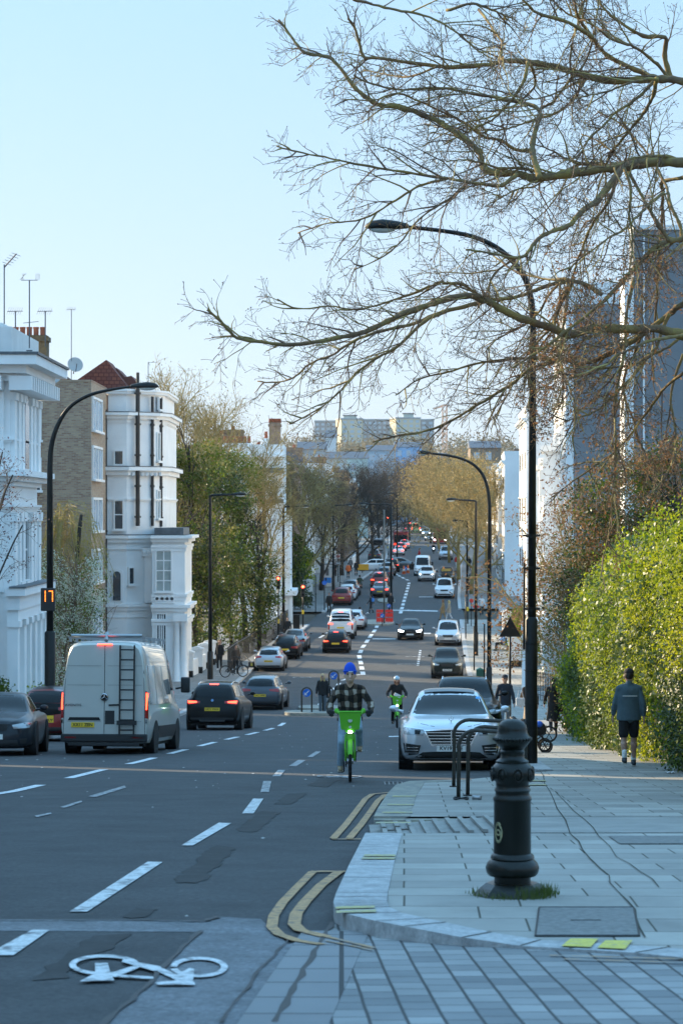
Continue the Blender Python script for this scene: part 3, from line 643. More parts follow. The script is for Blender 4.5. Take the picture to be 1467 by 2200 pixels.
# front bay
bx0, bx1 = lx(330), lx(400)
b = MB(); b.box(bx0, bx1, -.9, 5, 0, lz(1150)); BY = H.part('bay', b, m_stucco)
b = MB()
for y, e in ((1150, .42), (1298, .30), (1328, .16), (1170, .12), (1275, .12)):
    b.box(bx0-.05, bx1+e, -.9-e, 5, lz(y)-.16, lz(y)); b.box(bx0-.04, bx1+e*.5, -.9-e*.5, 5, lz(y)-.36, lz(y)-.162)
b.build('bay_cornice', m_stucco, BY)
b = MB(); b.box(bx0+.1, bx1-.1, -.6, 4.5, lz(1150), lz(1134)); b.build('bay_roof', m_lead, BY)
H.window(lx(355), lz(1268), .78, 2.2, y=-.9, bars=(2, 4), glass=m_curt)
b = MB(); b.box(lx(335), lx(378), -1.0, -.9, lz(1294), lz(1276))
for i in range(4): b.lathe([(.15, -.02), (.15, .02), (.09, .02), (.09, -.02)], 12, Matrix.Translation((lx(341+i*10.5), -1.03, lz(1285))) @ Matrix.Rotation(R(90), 4, 'X'))
H.part('balustrade', b, m_stucco)
H.window(lx(350), lz(1400), .45, 2.1, y=-.9, bars=(4, 1), sill=False)
for i, x in enumerate((lx(383), lx(398))):
    c = MB(); c.lathe([(.28, 0), (.28, .2), (.21, .3), (.17, 3.2), (.2, 3.25), (.26, 3.4), (.26, 3.5)], 16, Matrix.Translation((x, -1.05-.0*i, .1))); H.part('column', c, m_stucco, smooth=40)
b = MB(); b.box(lx(376), lx(406), -1.4, -.9, 3.6, 4.0); H.part('porch', b, m_stucco)
# ---- generic stucco terraces
def terrace(name, label, p0, p1, ztop, storeys, cols, wall, depth=9, side=1, roof=None, chim=3, group=None, glass=None, gable=False, zb=None, win=(.95, 1.75), simple=True, lower=0):
    # side=-1: left side of the street (facade faces +X); the local -y face is the street face
    H = House(name, label, 'building', p0, p1, zb=zb, group=group); W = H.w; hh = ztop-H.root.location.z
    b = MB(); b.box(0, W-.02, 0, depth, -.5, hh); H.part('wall', b, wall)
    b = MB(); H.cornice(b, .01, W-.03, 0, hh-.9, .35, .4); H.cornice(b, .01, W-.03, 0, hh*.3, .2, .25); H.cornice(b, .01, W-.03, 0, hh*.62, .12, .15); b.box(-.01, W-.01, -.06, depth+.05, hh, hh+.35); H.part('cornice', b, m_stucco if wall is not m_brown else wall)
    sh = (hh-1.2)/storeys
    for k in range(storeys):
        for c in range(cols):
            x = W*(c+.5)/cols; h = win[1]*(1 if k < storeys-1 else .7)
            H.window(x, .9+k*sh, win[0], h, bars=(2, 2), glass=glass, simple=simple)
    if roof: 
        b = MB(); b.prism([(0, .8, hh+.3), (0, depth/2, hh+roof), (0, depth-.5, hh+.3)], (W-.1, 0, 0)); H.part('roof', b, m_slate)
    if chim: chimney(H, W-.8 if side > 0 else .9, depth*.4, hh+.3, .9, 2.0, 1.9, chim)
    return H
# white house in the trees on the left (mid distance)
Yh = 193
H = terrace('stucco_house', 'white stucco house half hidden behind the green trees on the left', (-8.2, Yh), (-4.6, Yh), 6.6, 4, 1, m_stucco, chim=6, simple=False, win=(.7, 1.3))
b = MB(); b.box(0, 3.58, -.5, -.002, 12.0, 12.4); b.box(0, 3.58, -.5, -.002, 9.6, 9.9); H.part('ledge', b, m_lead)
b = MB(); b.box(3.6, 4.1, .5, 8, 0, 8.6); b.box(3.6, 4.6, .1, 8, 2.2, 2.6); b.box(4.05, 4.3, .3, .55, 0, 2.2); H.part('porch', b, m_stucco)
H = House('chimney_row_house', 'white house with a row of red chimney pots above the green trees on the left', 'building', (-10.2, 205), (-4.9, 205)); b = MB(); b.box(0, 5.2, 0, 3, 0, 13.6); H.part('wall', b, m_stuccow)
chimney(H, 1.3, 1.5, 13.6, 2.4, .9, .9, 7, m_stucco, pot=.6); chimney(H, 4.0, 1.5, 13.6, .9, .9, 1.3, 2, m_stucco, pot=.6)
# terraces receding on the left beyond the side road
ys_ = [212, 226, 240, 254, 268, 283, 299, 316, 334, 353, 374, 396, 420, 446]
wl = [m_brown, m_stuccow, m_brown, m_stucco, m_stucco, m_stuccow, m_stucco, m_stucco, m_brown, m_stucco, m_stuccow, m_brown, m_stucco]
lab = ['first brown brick terraced house beyond the left side road', 'grey weathered terraced house right after the first brown one on the left', 'second brown brick terraced house with slate roof on the left', 'white terraced house fourth in the left row beyond the side road', 'white terraced house fifth in the left row beyond the side road', 'weathered pale house sixth in the left row beyond the side road', 'white house seventh in the left row behind the bare trees', 'white house eighth in the left row behind the bare trees', 'brown brick house ninth in the left row behind the bare trees', 'white house tenth in the left row behind the bare trees', 'weathered house eleventh in the left row, far down the street', 'brown house twelfth in the left row, far down the street', 'last white house at the far end of the left row']
for i in range(13):
    a, c = ys_[i], ys_[i+1]-.3; off = 6.0+.6*math.sin(i*2.1)
    terrace('terraced_house', lab[i], (kl(a)-off, a), (kl(c)-off, c), 6.2+.9*math.sin(i*1.7)-.004*(a-212)*0, 4, 3, wl[i], side=-1, roof=1.8 if i % 2 else None, chim=4, group='houses along the left side of the street')
# ---- right side
HB = [((10.95, 118), (12.2, 132), 12.4), ((12.25, 132.2), (13.3, 148), 12.3), ((13.35, 148.2), (14.3, 163), 12.5)]
def rterr(name, label, p0, p1, ztop, storeys, cols, wall, **k):
    # facade faces -X: run the local x axis towards the camera so that -y points to the street
    return terrace(name, label, p1, p0, ztop, storeys, cols, wall, zb=gz(p0[1]), side=1, **k)
rl = ['tall white stucco house with grey gable wall, first beyond the hedge on the right', 'tall white stucco house, second beyond the hedge on the right', 'tall white stucco house, third beyond the hedge on the right']
for i, (p0, p1, zt_) in enumerate(HB):
    H = rterr('stucco_terrace_house', rl[i], p0, p1, zt_, 5, 3, m_stucco, depth=11, chim=4, group='white houses on the right side of the street', simple=False, win=(.9, 1.9))
    W = H.w
    b = MB(); b.box(W*.08, W*.5, -1.1, -.002, 0, 12.2); b.box(W*.06, W*.52, -1.3, -.003, 12.2, 12.5); b.box(W*.06, W*.52, -1.2, -.003, 4.2, 4.5); BB = H.part('bay', b, m_stucco)
    for k in range(4): H.window(W*.29, 1+k*3.0, 1.2, 1.8, y=-1.1, bars=(2, 2))
    b = MB(); b.box(W*.6, W*.95, -2.2, -.002, 3.3, 3.7); PO = H.part('porch', b, m_stucco)
    for x in (W*.63, W*.9): c = MB(); c.lathe([(.25, 0), (.25, .2), (.18, .3), (.16, 3.1), (.24, 3.3)], 12, Matrix.Translation((x, -2.0, 0))); c.build('column', m_stucco, PO, True)
    if i == 0:
        G = MB(); G.box(W-.01, W+.12, .35, 11.2, -.5, 19.2); H.part('gable_wall', G, m_greyw)
        G = MB(); G.box(W-.03, W+.15, -.02, .35, 0, 20.2); G.box(W-2, W+.16, 5.6, 7.8, 19.2, 22.5); H.part('quoin', G, m_stucco)
H = House('grey_rendered_house', 'huge plain grey rendered wall with a white corner strip behind the right hedge', 'building', (9.35, 80), (25, 80), zb=-5.5)
b = MB(); b.box(.3, 18, 0, 1.3, 0, 16.4); H.part('wall', b, m_greyw)
b = MB(); b.box(0, .298, -.05, 1.3, 0, 14.6); b.box(.298, 18, -.06, 1.3, 16.4, 16.55); H.part('corner_strip', b, m_stucco)
b = MB(); b.box(.6, .66, -.09, -.03, 0, 16.2); H.part('drainpipe', b, m_frame)
b = MB(); b.box(2.6, 4.8, .1, 1.2, 16.55, 17.6); H.part('chimney', b, m_greyw)
yr = [172, 188, 228, 246, 264, 283, 303, 325, 350, 380, 412]
rl2 = ['lower white house with a projecting bay, fourth on the right', None, 'white house just beyond the right side road', 'cream house second beyond the right side road', 'white house third beyond the right side road', 'weathered house fourth beyond the right side road', 'white house fifth beyond the right side road', 'brown house sixth beyond the right side road', 'white house seventh beyond the right side road', 'farthest white house on the right side of the street']
for i in range(10):
    if rl2[i] is None: continue
    a, c = yr[i], yr[i+1]-.3; off = 4.6+.5*math.sin(i*3)
    rterr('stucco_terrace_house', rl2[i], (kr(a)+off, a), (kr(c)+off, c), (8.8 if i == 0 else 6.6)+.7*math.sin(i*1.3), 4, 3, [m_stucco, m_stucco, m_stucco, m_stuccow, m_stucco, m_stuccow, m_stucco, m_brown, m_stucco, m_stucco][i], chim=4, roof=1.6 if i % 2 else None, group='white houses on the right side of the street')
# ---- the estate on the far hill
m_est1 = mat('estate_brick_grey', (.33, .31, .30), .8, var=.08, vscale=.1); m_est2 = mat('estate_brick_sunlit', (.62, .52, .36), .8, var=.06, vscale=.1)  # second brick is a lit copy: low sun put into its cream colour
def estate(px0, px1, ytop, Y, m, floors, cols, label, turn=0, deep=14):
    a = at(px0, ytop, Y); c = at(px1, ytop, Y); zb = 30
    H = House('tower_block', label, 'building', (a.x, Y), (c.x, Y), zb=zb, group='slab blocks of the estate on the far hill'); h = a.z-zb; W = H.w
    H.root.rotation_euler = (0, 0, turn)
    b = MB(); b.box(0, W, 0, deep, 0, h); H.part('wall', b, m)
    b = MB(); b.box(-.3, W+.3, -.3, deep, h, h+.8); H.part('roof_edge', b, mat('estate_roof', (.35, .38, .40), .7))
    for k in range(floors):
        for q in range(cols): H.window(W*(q+.5)/cols, h-2.4-k*2.8, W/cols*.55, 1.5, simple=True, glass=mat('estate_glass', (.45, .52, .58), .3))
    return H
estate(676, 735, 906, 1480, m_est1, 5, 5, 'grey left wing of the estate on the far hill'); estate(733, 781, 901, 1460, m_est2, 7, 3, 'tower of the estate left of its middle, low sun painted as cream', turn=R(14))
estate(779, 852, 903, 1480, m_est1, 5, 7, 'grey middle wing of the estate on the far hill'); estate(850, 905, 899, 1460, m_est2, 6, 4, 'tower of the estate right of its middle, low sun painted as cream', turn=R(14)); estate(903, 932, 903, 1480, m_est1, 5, 2, 'narrow grey right wing of the estate')
for px0, px1, y0_, y1_ in ((738, 766, 893, 903), (866, 888, 889, 900)):
    a = at(px0, y1_, 1485); c = at(px1, y0_, 1485); o = thing('roof_plant_room', 'small pale plant room on the roof of the %s tower' % ('left sun-toned' if px0 < 800 else 'right sun-toned'), 'plant room', (a.x, 1485, a.z-2)); b = MB(); b.box(0, c.x-a.x, 0, 8, 0, c.z-a.z+2, bev=.4); b.build('wall', mat('copper_green', (.35, .45, .44), .6), o); b = MB(); b.box(-.5, c.x-a.x+.5, -.5, 8.5, c.z-a.z+2, c.z-a.z+2.5); b.build('roof', m_slate, o)
# low buildings in the middle distance
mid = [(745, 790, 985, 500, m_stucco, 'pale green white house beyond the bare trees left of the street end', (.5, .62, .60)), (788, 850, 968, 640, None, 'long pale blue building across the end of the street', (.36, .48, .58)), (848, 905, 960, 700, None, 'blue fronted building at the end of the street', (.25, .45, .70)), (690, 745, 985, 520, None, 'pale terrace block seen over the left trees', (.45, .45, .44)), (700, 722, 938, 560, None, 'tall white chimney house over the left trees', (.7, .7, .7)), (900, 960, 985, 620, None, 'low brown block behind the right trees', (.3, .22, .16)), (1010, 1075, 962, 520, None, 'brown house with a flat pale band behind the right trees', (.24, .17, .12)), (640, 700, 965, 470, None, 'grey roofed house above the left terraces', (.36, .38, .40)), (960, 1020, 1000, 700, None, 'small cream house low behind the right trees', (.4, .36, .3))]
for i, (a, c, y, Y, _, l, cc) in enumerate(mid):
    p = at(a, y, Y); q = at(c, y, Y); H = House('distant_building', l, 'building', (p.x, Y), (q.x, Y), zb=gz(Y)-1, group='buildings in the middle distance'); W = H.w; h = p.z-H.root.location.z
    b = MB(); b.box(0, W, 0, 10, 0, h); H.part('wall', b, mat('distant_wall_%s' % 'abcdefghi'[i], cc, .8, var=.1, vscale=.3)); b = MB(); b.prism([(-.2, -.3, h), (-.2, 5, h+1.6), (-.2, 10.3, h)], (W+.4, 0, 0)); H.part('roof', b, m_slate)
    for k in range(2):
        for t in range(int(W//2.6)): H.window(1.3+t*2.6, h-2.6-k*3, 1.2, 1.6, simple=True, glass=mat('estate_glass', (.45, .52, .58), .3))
# ================================================================ vegetation
def leafmat(name, c1, c2, tr=.35, rough=.45, spec=.5, scale=.8):
    if name in _mats: return _mats[name]
    m = mat(name, c1, rough, col2=c2, vscale=scale, spec=spec, lo=.35, hi=.65); N = m.node_tree.nodes; Lk = m.node_tree.links
    b = N['Principled BSDF']; out = N['Material Output']; t = N.new('ShaderNodeBsdfTranslucent'); mx = N.new('ShaderNodeMixShader'); mx.inputs[0].default_value = tr
    Lk.new(N['Color Ramp'].outputs[0], t.inputs[0]); Lk.new(b.outputs[0], mx.inputs[1]); Lk.new(t.outputs[0], mx.inputs[2]); Lk.new(mx.outputs[0], out.inputs[0]); return m
m_bark = mat('moss_bark', (.17, .115, .07), .95, col2=(.36, .27, .075), vscale=2.6, bump=1.0, bscale=16, lo=.42, hi=.74, detail=10, spec=.2)
m_twig = mat('twig_bark', (.14, .088, .055), .8, var=.3, vscale=2)
m_twigy = mat('twig_bark_mossy', (.30, .225, .08), .8, var=.4, vscale=1.5)
m_dark = mat('dark_bark', (.035, .028, .022), .9, var=.3, vscale=3)
def polyline(p, d, L, n, r, wob, up=0.0, curl=None):
    pts = [np.array(p, float)]; d = np.array(d, float); d /= np.linalg.norm(d); st = L/n
    for i in range(n):
        d = d+r.normal(size=3)*wob; d[2] += up
        if curl is not None: d = d+curl
        d /= np.linalg.norm(d); pts.append(pts[-1]+d*st)
    return np.array(pts)
def sample(pts, t):
    k = t*(len(pts)-1); i = min(int(k), len(pts)-2); f = k-i; return pts[i]*(1-f)+pts[i+1]*f, pts[i+1]-pts[i]
def sprout(mb, pts, r0, lvl, spec, r, tips, flat=None):
    # spec[lvl] = (number, length, angle, wobble, up, segs, radius)
    if lvl >= len(spec): tips.append(pts[-1]); return
    n, L, ang, wob, up, seg, rad = spec[lvl]
    for i in range(n):
        t = min(.98, .12+.86*(i+r.random())/n) if lvl else min(.98, .25+.72*(i+r.random())/n)
        p, d = sample(pts, t); d = d/np.linalg.norm(d)
        q = r.normal(size=3)
        if flat is not None: q = q*flat
        q -= d*np.dot(q, d); q /= np.linalg.norm(q)+1e-9
        a = R(ang)*r.uniform(.6, 1.3); nd = d*math.cos(a)+q*math.sin(a); l = L*r.uniform(.55, 1.25)*(1-.35*t)
        pp = polyline(p, nd, l, seg, r, wob, up)
        mb.tube(pp, np.linspace(rad, rad*.45, seg+1), 3 if lvl else 5, cap=False)
        sprout(mb, pp, rad, lvl+1, spec, r, tips, flat)
def bare_tree(label, X, Y, h, seed, spread=.5, trunk=.22, spec=None, twig=m_twig, tm=m_dark, leaf=None, nl=3, ls=.06, name='bare_tree', group=None, forks=5, fork_at=.3, cat='tree', jit=.25, zoff=0):
    r = np.random.default_rng(seed); z = gz(Y)+PV+zoff; o = thing(name, label, cat, (X, Y, z), group=group)
    tk = MB(); tr = polyline((0, 0, -.2), (r.normal()*.04, r.normal()*.04, 1), h*.62, 7, r, .05); tk.tube(tr, np.linspace(trunk, trunk*.4, 8), 8)
    cr = MB(); tips = []
    spec = spec or [(7, h*.22, 38, .10, .03, 5, .035), (6, h*.12, 42, .14, .02, 4, .018), (5, h*.07, 45, .15, 0, 3, .009)]
    for i in range(forks):
        t = fork_at+(1-fork_at)*i/max(1, forks-1); p, d = sample(tr, t*.999); az = i*2.4+r.random(); a = spread*(1.3-.7*t)
        dd = (math.cos(az)*math.sin(a), math.sin(az)*math.sin(a), math.cos(a)); L = h*(.62-.28*t)
        pp = polyline(p, dd, L, 7, r, .08, .06); tk.tube(pp, np.linspace(trunk*.5*(1.1-.5*t), .02, 8), 6)
        sprout(cr, pp, .05, 0, spec, r, tips)
    tk.build('trunk', tm, o, True); cr.build('crown', twig, o, True)
    if leaf is not None:
        T = np.repeat(np.array(tips), nl, 0)+r.normal(size=(len(tips)*nl, 3))*jit
        lf = MB(); lf.leaves(T, ls, r); lf.build('leaves', leaf, o)
    return o
def leafy(label, X, Y, z0, blobs, n, ls, mats, seed, trunk=None, name='tree', cat='tree', group=None, clump=.45, branches=0, bm=m_dark, per=26):
    # blobs: (x, y, z, rx, ry, rz) ellipsoids of foliage clumps relative to the base
    r = np.random.default_rng(seed); o = thing(name, label, cat, (X, Y, z0), group=group)
    tk = MB()
    if trunk:
        for (tx, ty, th, tr) in trunk:
            pp = polyline((tx, ty, -.2), (r.normal()*.06, r.normal()*.06, 1), th, 8, r, .05); tk.tube(pp, np.linspace(tr, tr*.3, 9), 7)
            if branches:
                tips = []; sprout(tk, pp, tr*.3, 0, [(branches, th*.35, 40, .08, .03, 5, tr*.25), (5, th*.16, 40, .1, .02, 4, tr*.1)], r, tips)
        tk.build('trunk', bm, o, True)
    vol = np.array([b[3]*b[4]*b[5] for b in blobs]); cnt = (n*vol**.75/np.sum(vol**.75)/per).astype(int)+1
    cs = []
    for b, k in zip(blobs, cnt):
        d = r.normal(size=(k, 3)); d /= np.linalg.norm(d, axis=1)[:, None]; rad = r.uniform(.25, 1, k)**.45
        cs.append(np.array(b[:3])+d*rad[:, None]*np.array(b[3:]))
    cs = np.concatenate(cs); w = r.uniform(.5, 1.2, len(cs))
    lf = MB(); ms = mats if isinstance(mats, (list, tuple)) else [mats]
    ch = r.integers(0, len(ms), len(cs))
    for mi in range(len(ms)):
        c = cs[ch == mi]; ww = w[ch == mi]
        if len(c) == 0: continue
        P = np.repeat(c, per, 0)+r.normal(size=(len(c)*per, 3))*clump*np.repeat(ww, per)[:, None]*np.array([1, 1, .8]); P[:, 2] = np.maximum(P[:, 2], .02)
        lf.mi = mi; lf.leaves(P, ls, r)
    lf.build('crown', ms, o); return o
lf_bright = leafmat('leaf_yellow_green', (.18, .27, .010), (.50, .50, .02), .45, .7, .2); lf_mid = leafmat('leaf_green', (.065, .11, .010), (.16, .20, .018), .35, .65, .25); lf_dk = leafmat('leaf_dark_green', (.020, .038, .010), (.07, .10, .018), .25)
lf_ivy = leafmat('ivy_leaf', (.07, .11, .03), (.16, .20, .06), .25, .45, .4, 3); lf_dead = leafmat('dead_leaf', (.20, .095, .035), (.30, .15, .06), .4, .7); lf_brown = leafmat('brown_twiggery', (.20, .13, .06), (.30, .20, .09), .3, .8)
lf_bloss = leafmat('white_blossom', (.66, .68, .58), (.45, .50, .36), .3, .7); lf_will = leafmat('willow_catkin', (.42, .30, .045), (.30, .26, .05), .4, .7); lf_red = leafmat('plum_leaf', (.10, .03, .03), (.16, .06, .04), .3, .6)
lf_gold = leafmat('golden_twiggery', (.46, .32, .11), (.34, .24, .10), .3, .8)
# ---- the big hedge wall on the right
def hedge_x(y): return float(np.interp(y, [20, 34, 42, 54, 62, 72, 80], [6.0, 5.85, 5.85, 6.05, 6.4, 7.15, 8.1]))
r = np.random.default_rng(3)
o = thing('hedge', 'tall ivy covered hedge glowing yellow green in the sun along the right pavement', 'hedge', (6.2, 55, gz(55)+PV))
core = MB(); ys = np.linspace(27.5, 74, 60); zs = np.linspace(-.3, 1, 12)
def hh(y): return float(np.interp(y, [24, 38, 44, 50, 56, 62, 68, 74], [4.4, 4.1, 4.2, 4.1, 3.8, 3.4, 2.8, 1.9]))+.35*math.sin(y*1.1+.6)+.22*math.sin(y*2.9)+.1*math.sin(y*7)
def hsurf(y, v):   # point on the street face of the hedge
    b = .30*math.sin(y*.9+v*2.2)+.30*math.sin(y*2.3-v*5)+.26*math.sin(y*5.1+v*9)*math.sin(v*13+y*1.7)+.16*math.sin(y*11+v*23)*math.sin(v*31-y*4)
    return np.array([hedge_x(y)+.12-(.25*math.sin(max(0, v)*math.pi*.75))+b*.62+(1.3*max(0, v-.90)**1.2*3), y, gz(y)+PV+v*hh(y)])
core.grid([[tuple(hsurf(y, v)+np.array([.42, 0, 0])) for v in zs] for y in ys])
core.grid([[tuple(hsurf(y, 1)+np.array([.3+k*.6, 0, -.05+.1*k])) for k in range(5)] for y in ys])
core.build('dark_core', mat('hedge_inside', (.018, .022, .008), .95, var=.3, vscale=4), o, world=True)  # dark sheet added inside the leaves to block light
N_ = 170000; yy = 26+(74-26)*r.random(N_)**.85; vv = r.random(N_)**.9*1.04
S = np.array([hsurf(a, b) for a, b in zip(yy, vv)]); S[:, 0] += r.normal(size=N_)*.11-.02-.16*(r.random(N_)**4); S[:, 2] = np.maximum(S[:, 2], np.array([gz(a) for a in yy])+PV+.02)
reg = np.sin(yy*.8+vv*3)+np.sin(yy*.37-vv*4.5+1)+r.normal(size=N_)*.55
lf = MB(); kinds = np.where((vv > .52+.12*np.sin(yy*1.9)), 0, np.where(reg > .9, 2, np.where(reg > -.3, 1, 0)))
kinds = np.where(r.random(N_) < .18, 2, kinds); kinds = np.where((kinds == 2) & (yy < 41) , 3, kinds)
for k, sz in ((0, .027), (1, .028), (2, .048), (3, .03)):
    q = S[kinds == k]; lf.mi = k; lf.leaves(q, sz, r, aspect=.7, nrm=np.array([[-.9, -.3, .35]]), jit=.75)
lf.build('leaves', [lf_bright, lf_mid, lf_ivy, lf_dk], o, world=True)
# rough sprigs on top of the hedge
sp = MB(); P = []
for i in range(420):
    y = r.uniform(36, 73); b = hsurf(y, 1)+np.array([r.uniform(-.1, .8), 0, -.15]); pp = polyline(b, (r.normal()*.5-.1, r.normal()*.4, 1), r.uniform(.2, .75), 4, r, .2); sp.tube(pp, .008, 3)
    for k in range(14): P.append(pp[r.integers(1, 5)]+r.normal(size=3)*.07)
tag(sp.build('sprigs', m_twig, o, world=True), kind='stuff'); lf = MB(); lf.leaves(np.array(P), .035, r); lf.build('top_leaves', lf_bright, o, world=True)
# brown shrub at the end of the hedge and the ivy tree above it
leafy('tangled brown shrub with thin twigs at the far end of the ivy hedge', 7.4, 74, gz(74)+PV, [(-.5, 0, 2.6, .8, 1.2, 1.6), (.2, 0, 4.2, .9, 1.2, 1.3), (-.5, -.5, 1.0, .5, .8, 1.0), (-.7, -1, 4.9, .6, 1, 1.0)], 14000, .035, [lf_brown, lf_brown, lf_mid], 12, trunk=[(-.2, 0, 4.6, .05), (.3, 0, 5, .05), (-.5, .2, 4, .04)], branches=14, bm=m_twigy, name='shrub', cat='shrub', clump=.28)
leafy('round brown and dark green ivy clad tree behind the hedge under the big branches', 9.0, 68, gz(68)+PV, [(-.9, 0, 6.6, 1.6, 1.8, 1.5), (.5, 0, 7.3, 1.4, 1.6, 1.2), (1.5, 0, 5.9, 1.2, 1.5, 1.0), (-1.7, 0, 5.4, .9, 1.3, 1.3), (0, 0, 5.2, 1.6, 1.6, 1.2), (-2.0, .5, 3.9, 1.0, 1.4, 1.3), (-.6, .5, 3.8, 1.3, 1.4, 1.3)], 40000, .045, [lf_dead, lf_mid, lf_dk, lf_dk, lf_brown], 14, trunk=[(0, 0, 7.5, .2)], branches=16, name='ivy_tree', clump=.3)
bare_tree('thin hornbeam with dry brown leaves in front of the white houses on the right', 8.5, 84, 8.6, 21, spread=1.0, trunk=.10, leaf=lf_dead, nl=5, ls=.05, forks=8, fork_at=.35, tm=m_twigy, twig=m_twigy, jit=.16, spec=[(6, 2.0, 45, .12, .0, 5, .018), (5, 1.0, 45, .15, 0, 4, .009), (3, .5, 45, .15, 0, 3, .006)])
bare_tree('low hornbeam with dry brown leaves leaning over the right pavement behind the lamp post', 9.0, 93, 6.9, 22, spread=1.25, trunk=.08, leaf=lf_dead, nl=5, ls=.055, forks=8, fork_at=.4, tm=m_twigy, twig=m_twigy, jit=.18, spec=[(6, 1.7, 45, .12, .0, 5, .018), (5, .9, 45, .15, 0, 4, .009), (3, .45, 45, .15, 0, 3, .006)])
# garden hedges on the right beyond
leafy('clipped green garden hedge beside the white pillar on the right pavement', kr(150)+3.6, 150, gz(150)+PV, [(0, 0, 1.3, .8, 3, 1.0), (-.1, 0, 2.6, .7, 2, .8)], 3500, .09, [lf_mid, lf_bright], 15, name='garden_hedge', cat='hedge', clump=.3)
# ---- left side
leafy('white blossoming tree with upright boughs in front of the brick flats', -10.9, 96, gz(96)+PV, [(0, 0, 2.4, 1.5, 1.6, 1.9), (.3, 0, 4.3, 1.3, 1.3, 1.6), (.9, 0, 5.2, .7, .8, 1.3), (-.6, 0, 5.3, .9, .9, 1.4)], 15000, .038, [lf_bloss, lf_bloss, lf_mid], 31, trunk=[(0, 0, 6.4, .07), (.5, 0, 6.6, .06), (-.5, 0, 6.2, .06), (1.0, 0, 6.0, .05)], branches=22, bm=m_twig, name='blossom_tree', clump=.17, per=16)
o = thing('willow', 'yellow green weeping willow hanging above the blossom tree', 'tree', (-12.2, 108, gz(108)+PV)); tk = MB(); r = np.random.default_rng(33)
tk.tube(polyline((0, 0, 0), (.05, 0, 1), 8.6, 6, r, .04), np.linspace(.2, .08, 7), 7); tk.build('trunk', m_dark, o, True); tk = MB(); P = []
for i in range(170):
    a = r.uniform(0, 6.28); t0 = np.array([0, 0, r.uniform(7.0, 9.2)]); rr_ = r.uniform(.2, 1.5); q = t0+np.array([math.cos(a)*rr_, math.sin(a)*rr_, .3*r.random()-rr_*.35])
    pp = polyline(q, (math.cos(a)*.3, math.sin(a)*.3, -1), r.uniform(1.2, 3.4), 7, r, .05, -.05); tk.tube([t0, q]+list(pp[1:]), .012, 3)
    for k in range(34): s_, _ = sample(pp, r.random()); P.append(s_+r.normal(size=3)*.05)
tk.build('branches', m_twigy, o); lf = MB(); lf.leaves(np.array(P), .045, r, aspect=.3); lf.build('crown', lf_will, o)
leafy('low dark green shrub behind the parked red car on the left', -9.9, 80, gz(80)+PV, [(0, 0, .7, .6, .8, .7), (-.9, 0, .8, .5, .6, .7)], 2500, .05, [lf_mid, lf_bright], 35, name='shrub', cat='shrub', clump=.2)
leafy('small dark shrub at the left edge beside the villa columns', -10.5, 75.5, gz(75)+PV, [(0, 0, .9, .35, .4, .8)], 1200, .05, [lf_dk, lf_mid], 36, name='shrub', cat='shrub', clump=.15)
bare_tree('plum tree with small dark red leaves reaching in at the left edge', -9.7, 62, 8.2, 37, spread=.8, trunk=.08, leaf=lf_red, nl=3, ls=.028, forks=9, fork_at=.5, twig=m_twig, jit=.06, spec=[(5, 1.3, 40, .12, .0, 5, .010), (4, .7, 45, .15, 0, 4, .006), (3, .3, 45, .15, 0, 3, .004)])
Yt = 158
for i, (px, Y, bl, n, l) in enumerate(((430, 150, [(0, 0, 3.0, 2.0, 2, 3.0), (-.8, 0, 6.6, 1.8, 1.8, 2.2), (1.3, 0, 6.2, 1.9, 1.8, 2.6)], 15000, 'dense dark evergreen tree nearest the white corner house'),
        (530, 160, [(0, 0, 3.2, 1.9, 2, 3.1), (-.5, 0, 6.8, 1.6, 2, 2.2), (-1.4, 0, 9.0, 1.2, 1.5, 1.8), (1.1, 0, 4.4, 1.2, 1.3, 2.6), (-1.5, 0, 11.2, 1.2, 1.5, 1.5), (-.6, 0, 9.8, 1.0, 1.2, 1.2)], 18000, 'dense evergreen tree right of the first, overhanging the left pavement'),
        (400, 164, [(0, 0, 10.2, 2.2, 2, 2.6), (-1.6, 0, 12.6, 1.6, 1.6, 1.6), (1.6, 0, 12.4, 1.9, 1.5, 1.6), (3.6, 0, 11.8, 1.5, 1.5, 1.4)], 15000, 'taller loosely leaved tree rising behind the two evergreens'))):
    leafy(l, (px-CX)/F*Y, Y, gz(Y)+PV, bl, n, .085, [lf_mid, lf_dk, lf_mid, leafmat('leaf_olive', (.17, .16, .035), (.28, .24, .06)), lf_dk] if i < 2 else [leafmat('leaf_olive', (.17, .16, .035), (.28, .24, .06)), lf_mid], 40+i, trunk=[(0, 0, 10 if i < 2 else 14, .22), (.9, 0, 9 if i < 2 else 13, .16), (-1, 0, 9 if i < 2 else 13, .14)], branches=16, name='evergreen_tree' if i < 2 else 'loose_leaved_tree', clump=.34, per=20, group='trees crowding the left pavement')
for i, (px, Y, h, l) in enumerate(((372, 172, 17.5, 'tall bare tree standing nearest the white corner house roof'), (430, 176, 18.5, 'tallest bare tree, second from the white corner house'), (490, 180, 17, 'bare tree third from the white corner house, leaning right'), (548, 176, 12.5, 'bare tree low over the half hidden white house'))):
    bare_tree(l, (px-CX)/F*Y, Y, h, 50+i, spread=.55, trunk=.24, name='bare_tree', group='bare trees above the evergreens on the left', leaf=leafmat('bud_olive', (.16, .14, .05), (.22, .19, .06)), nl=1, ls=.06, twig=m_twigy, tm=m_twigy, spec=[(9, h*.24, 34, .10, .04, 5, .045), (7, h*.12, 40, .14, .03, 4, .026), (5, h*.06, 45, .15, .02, 3, .017)])
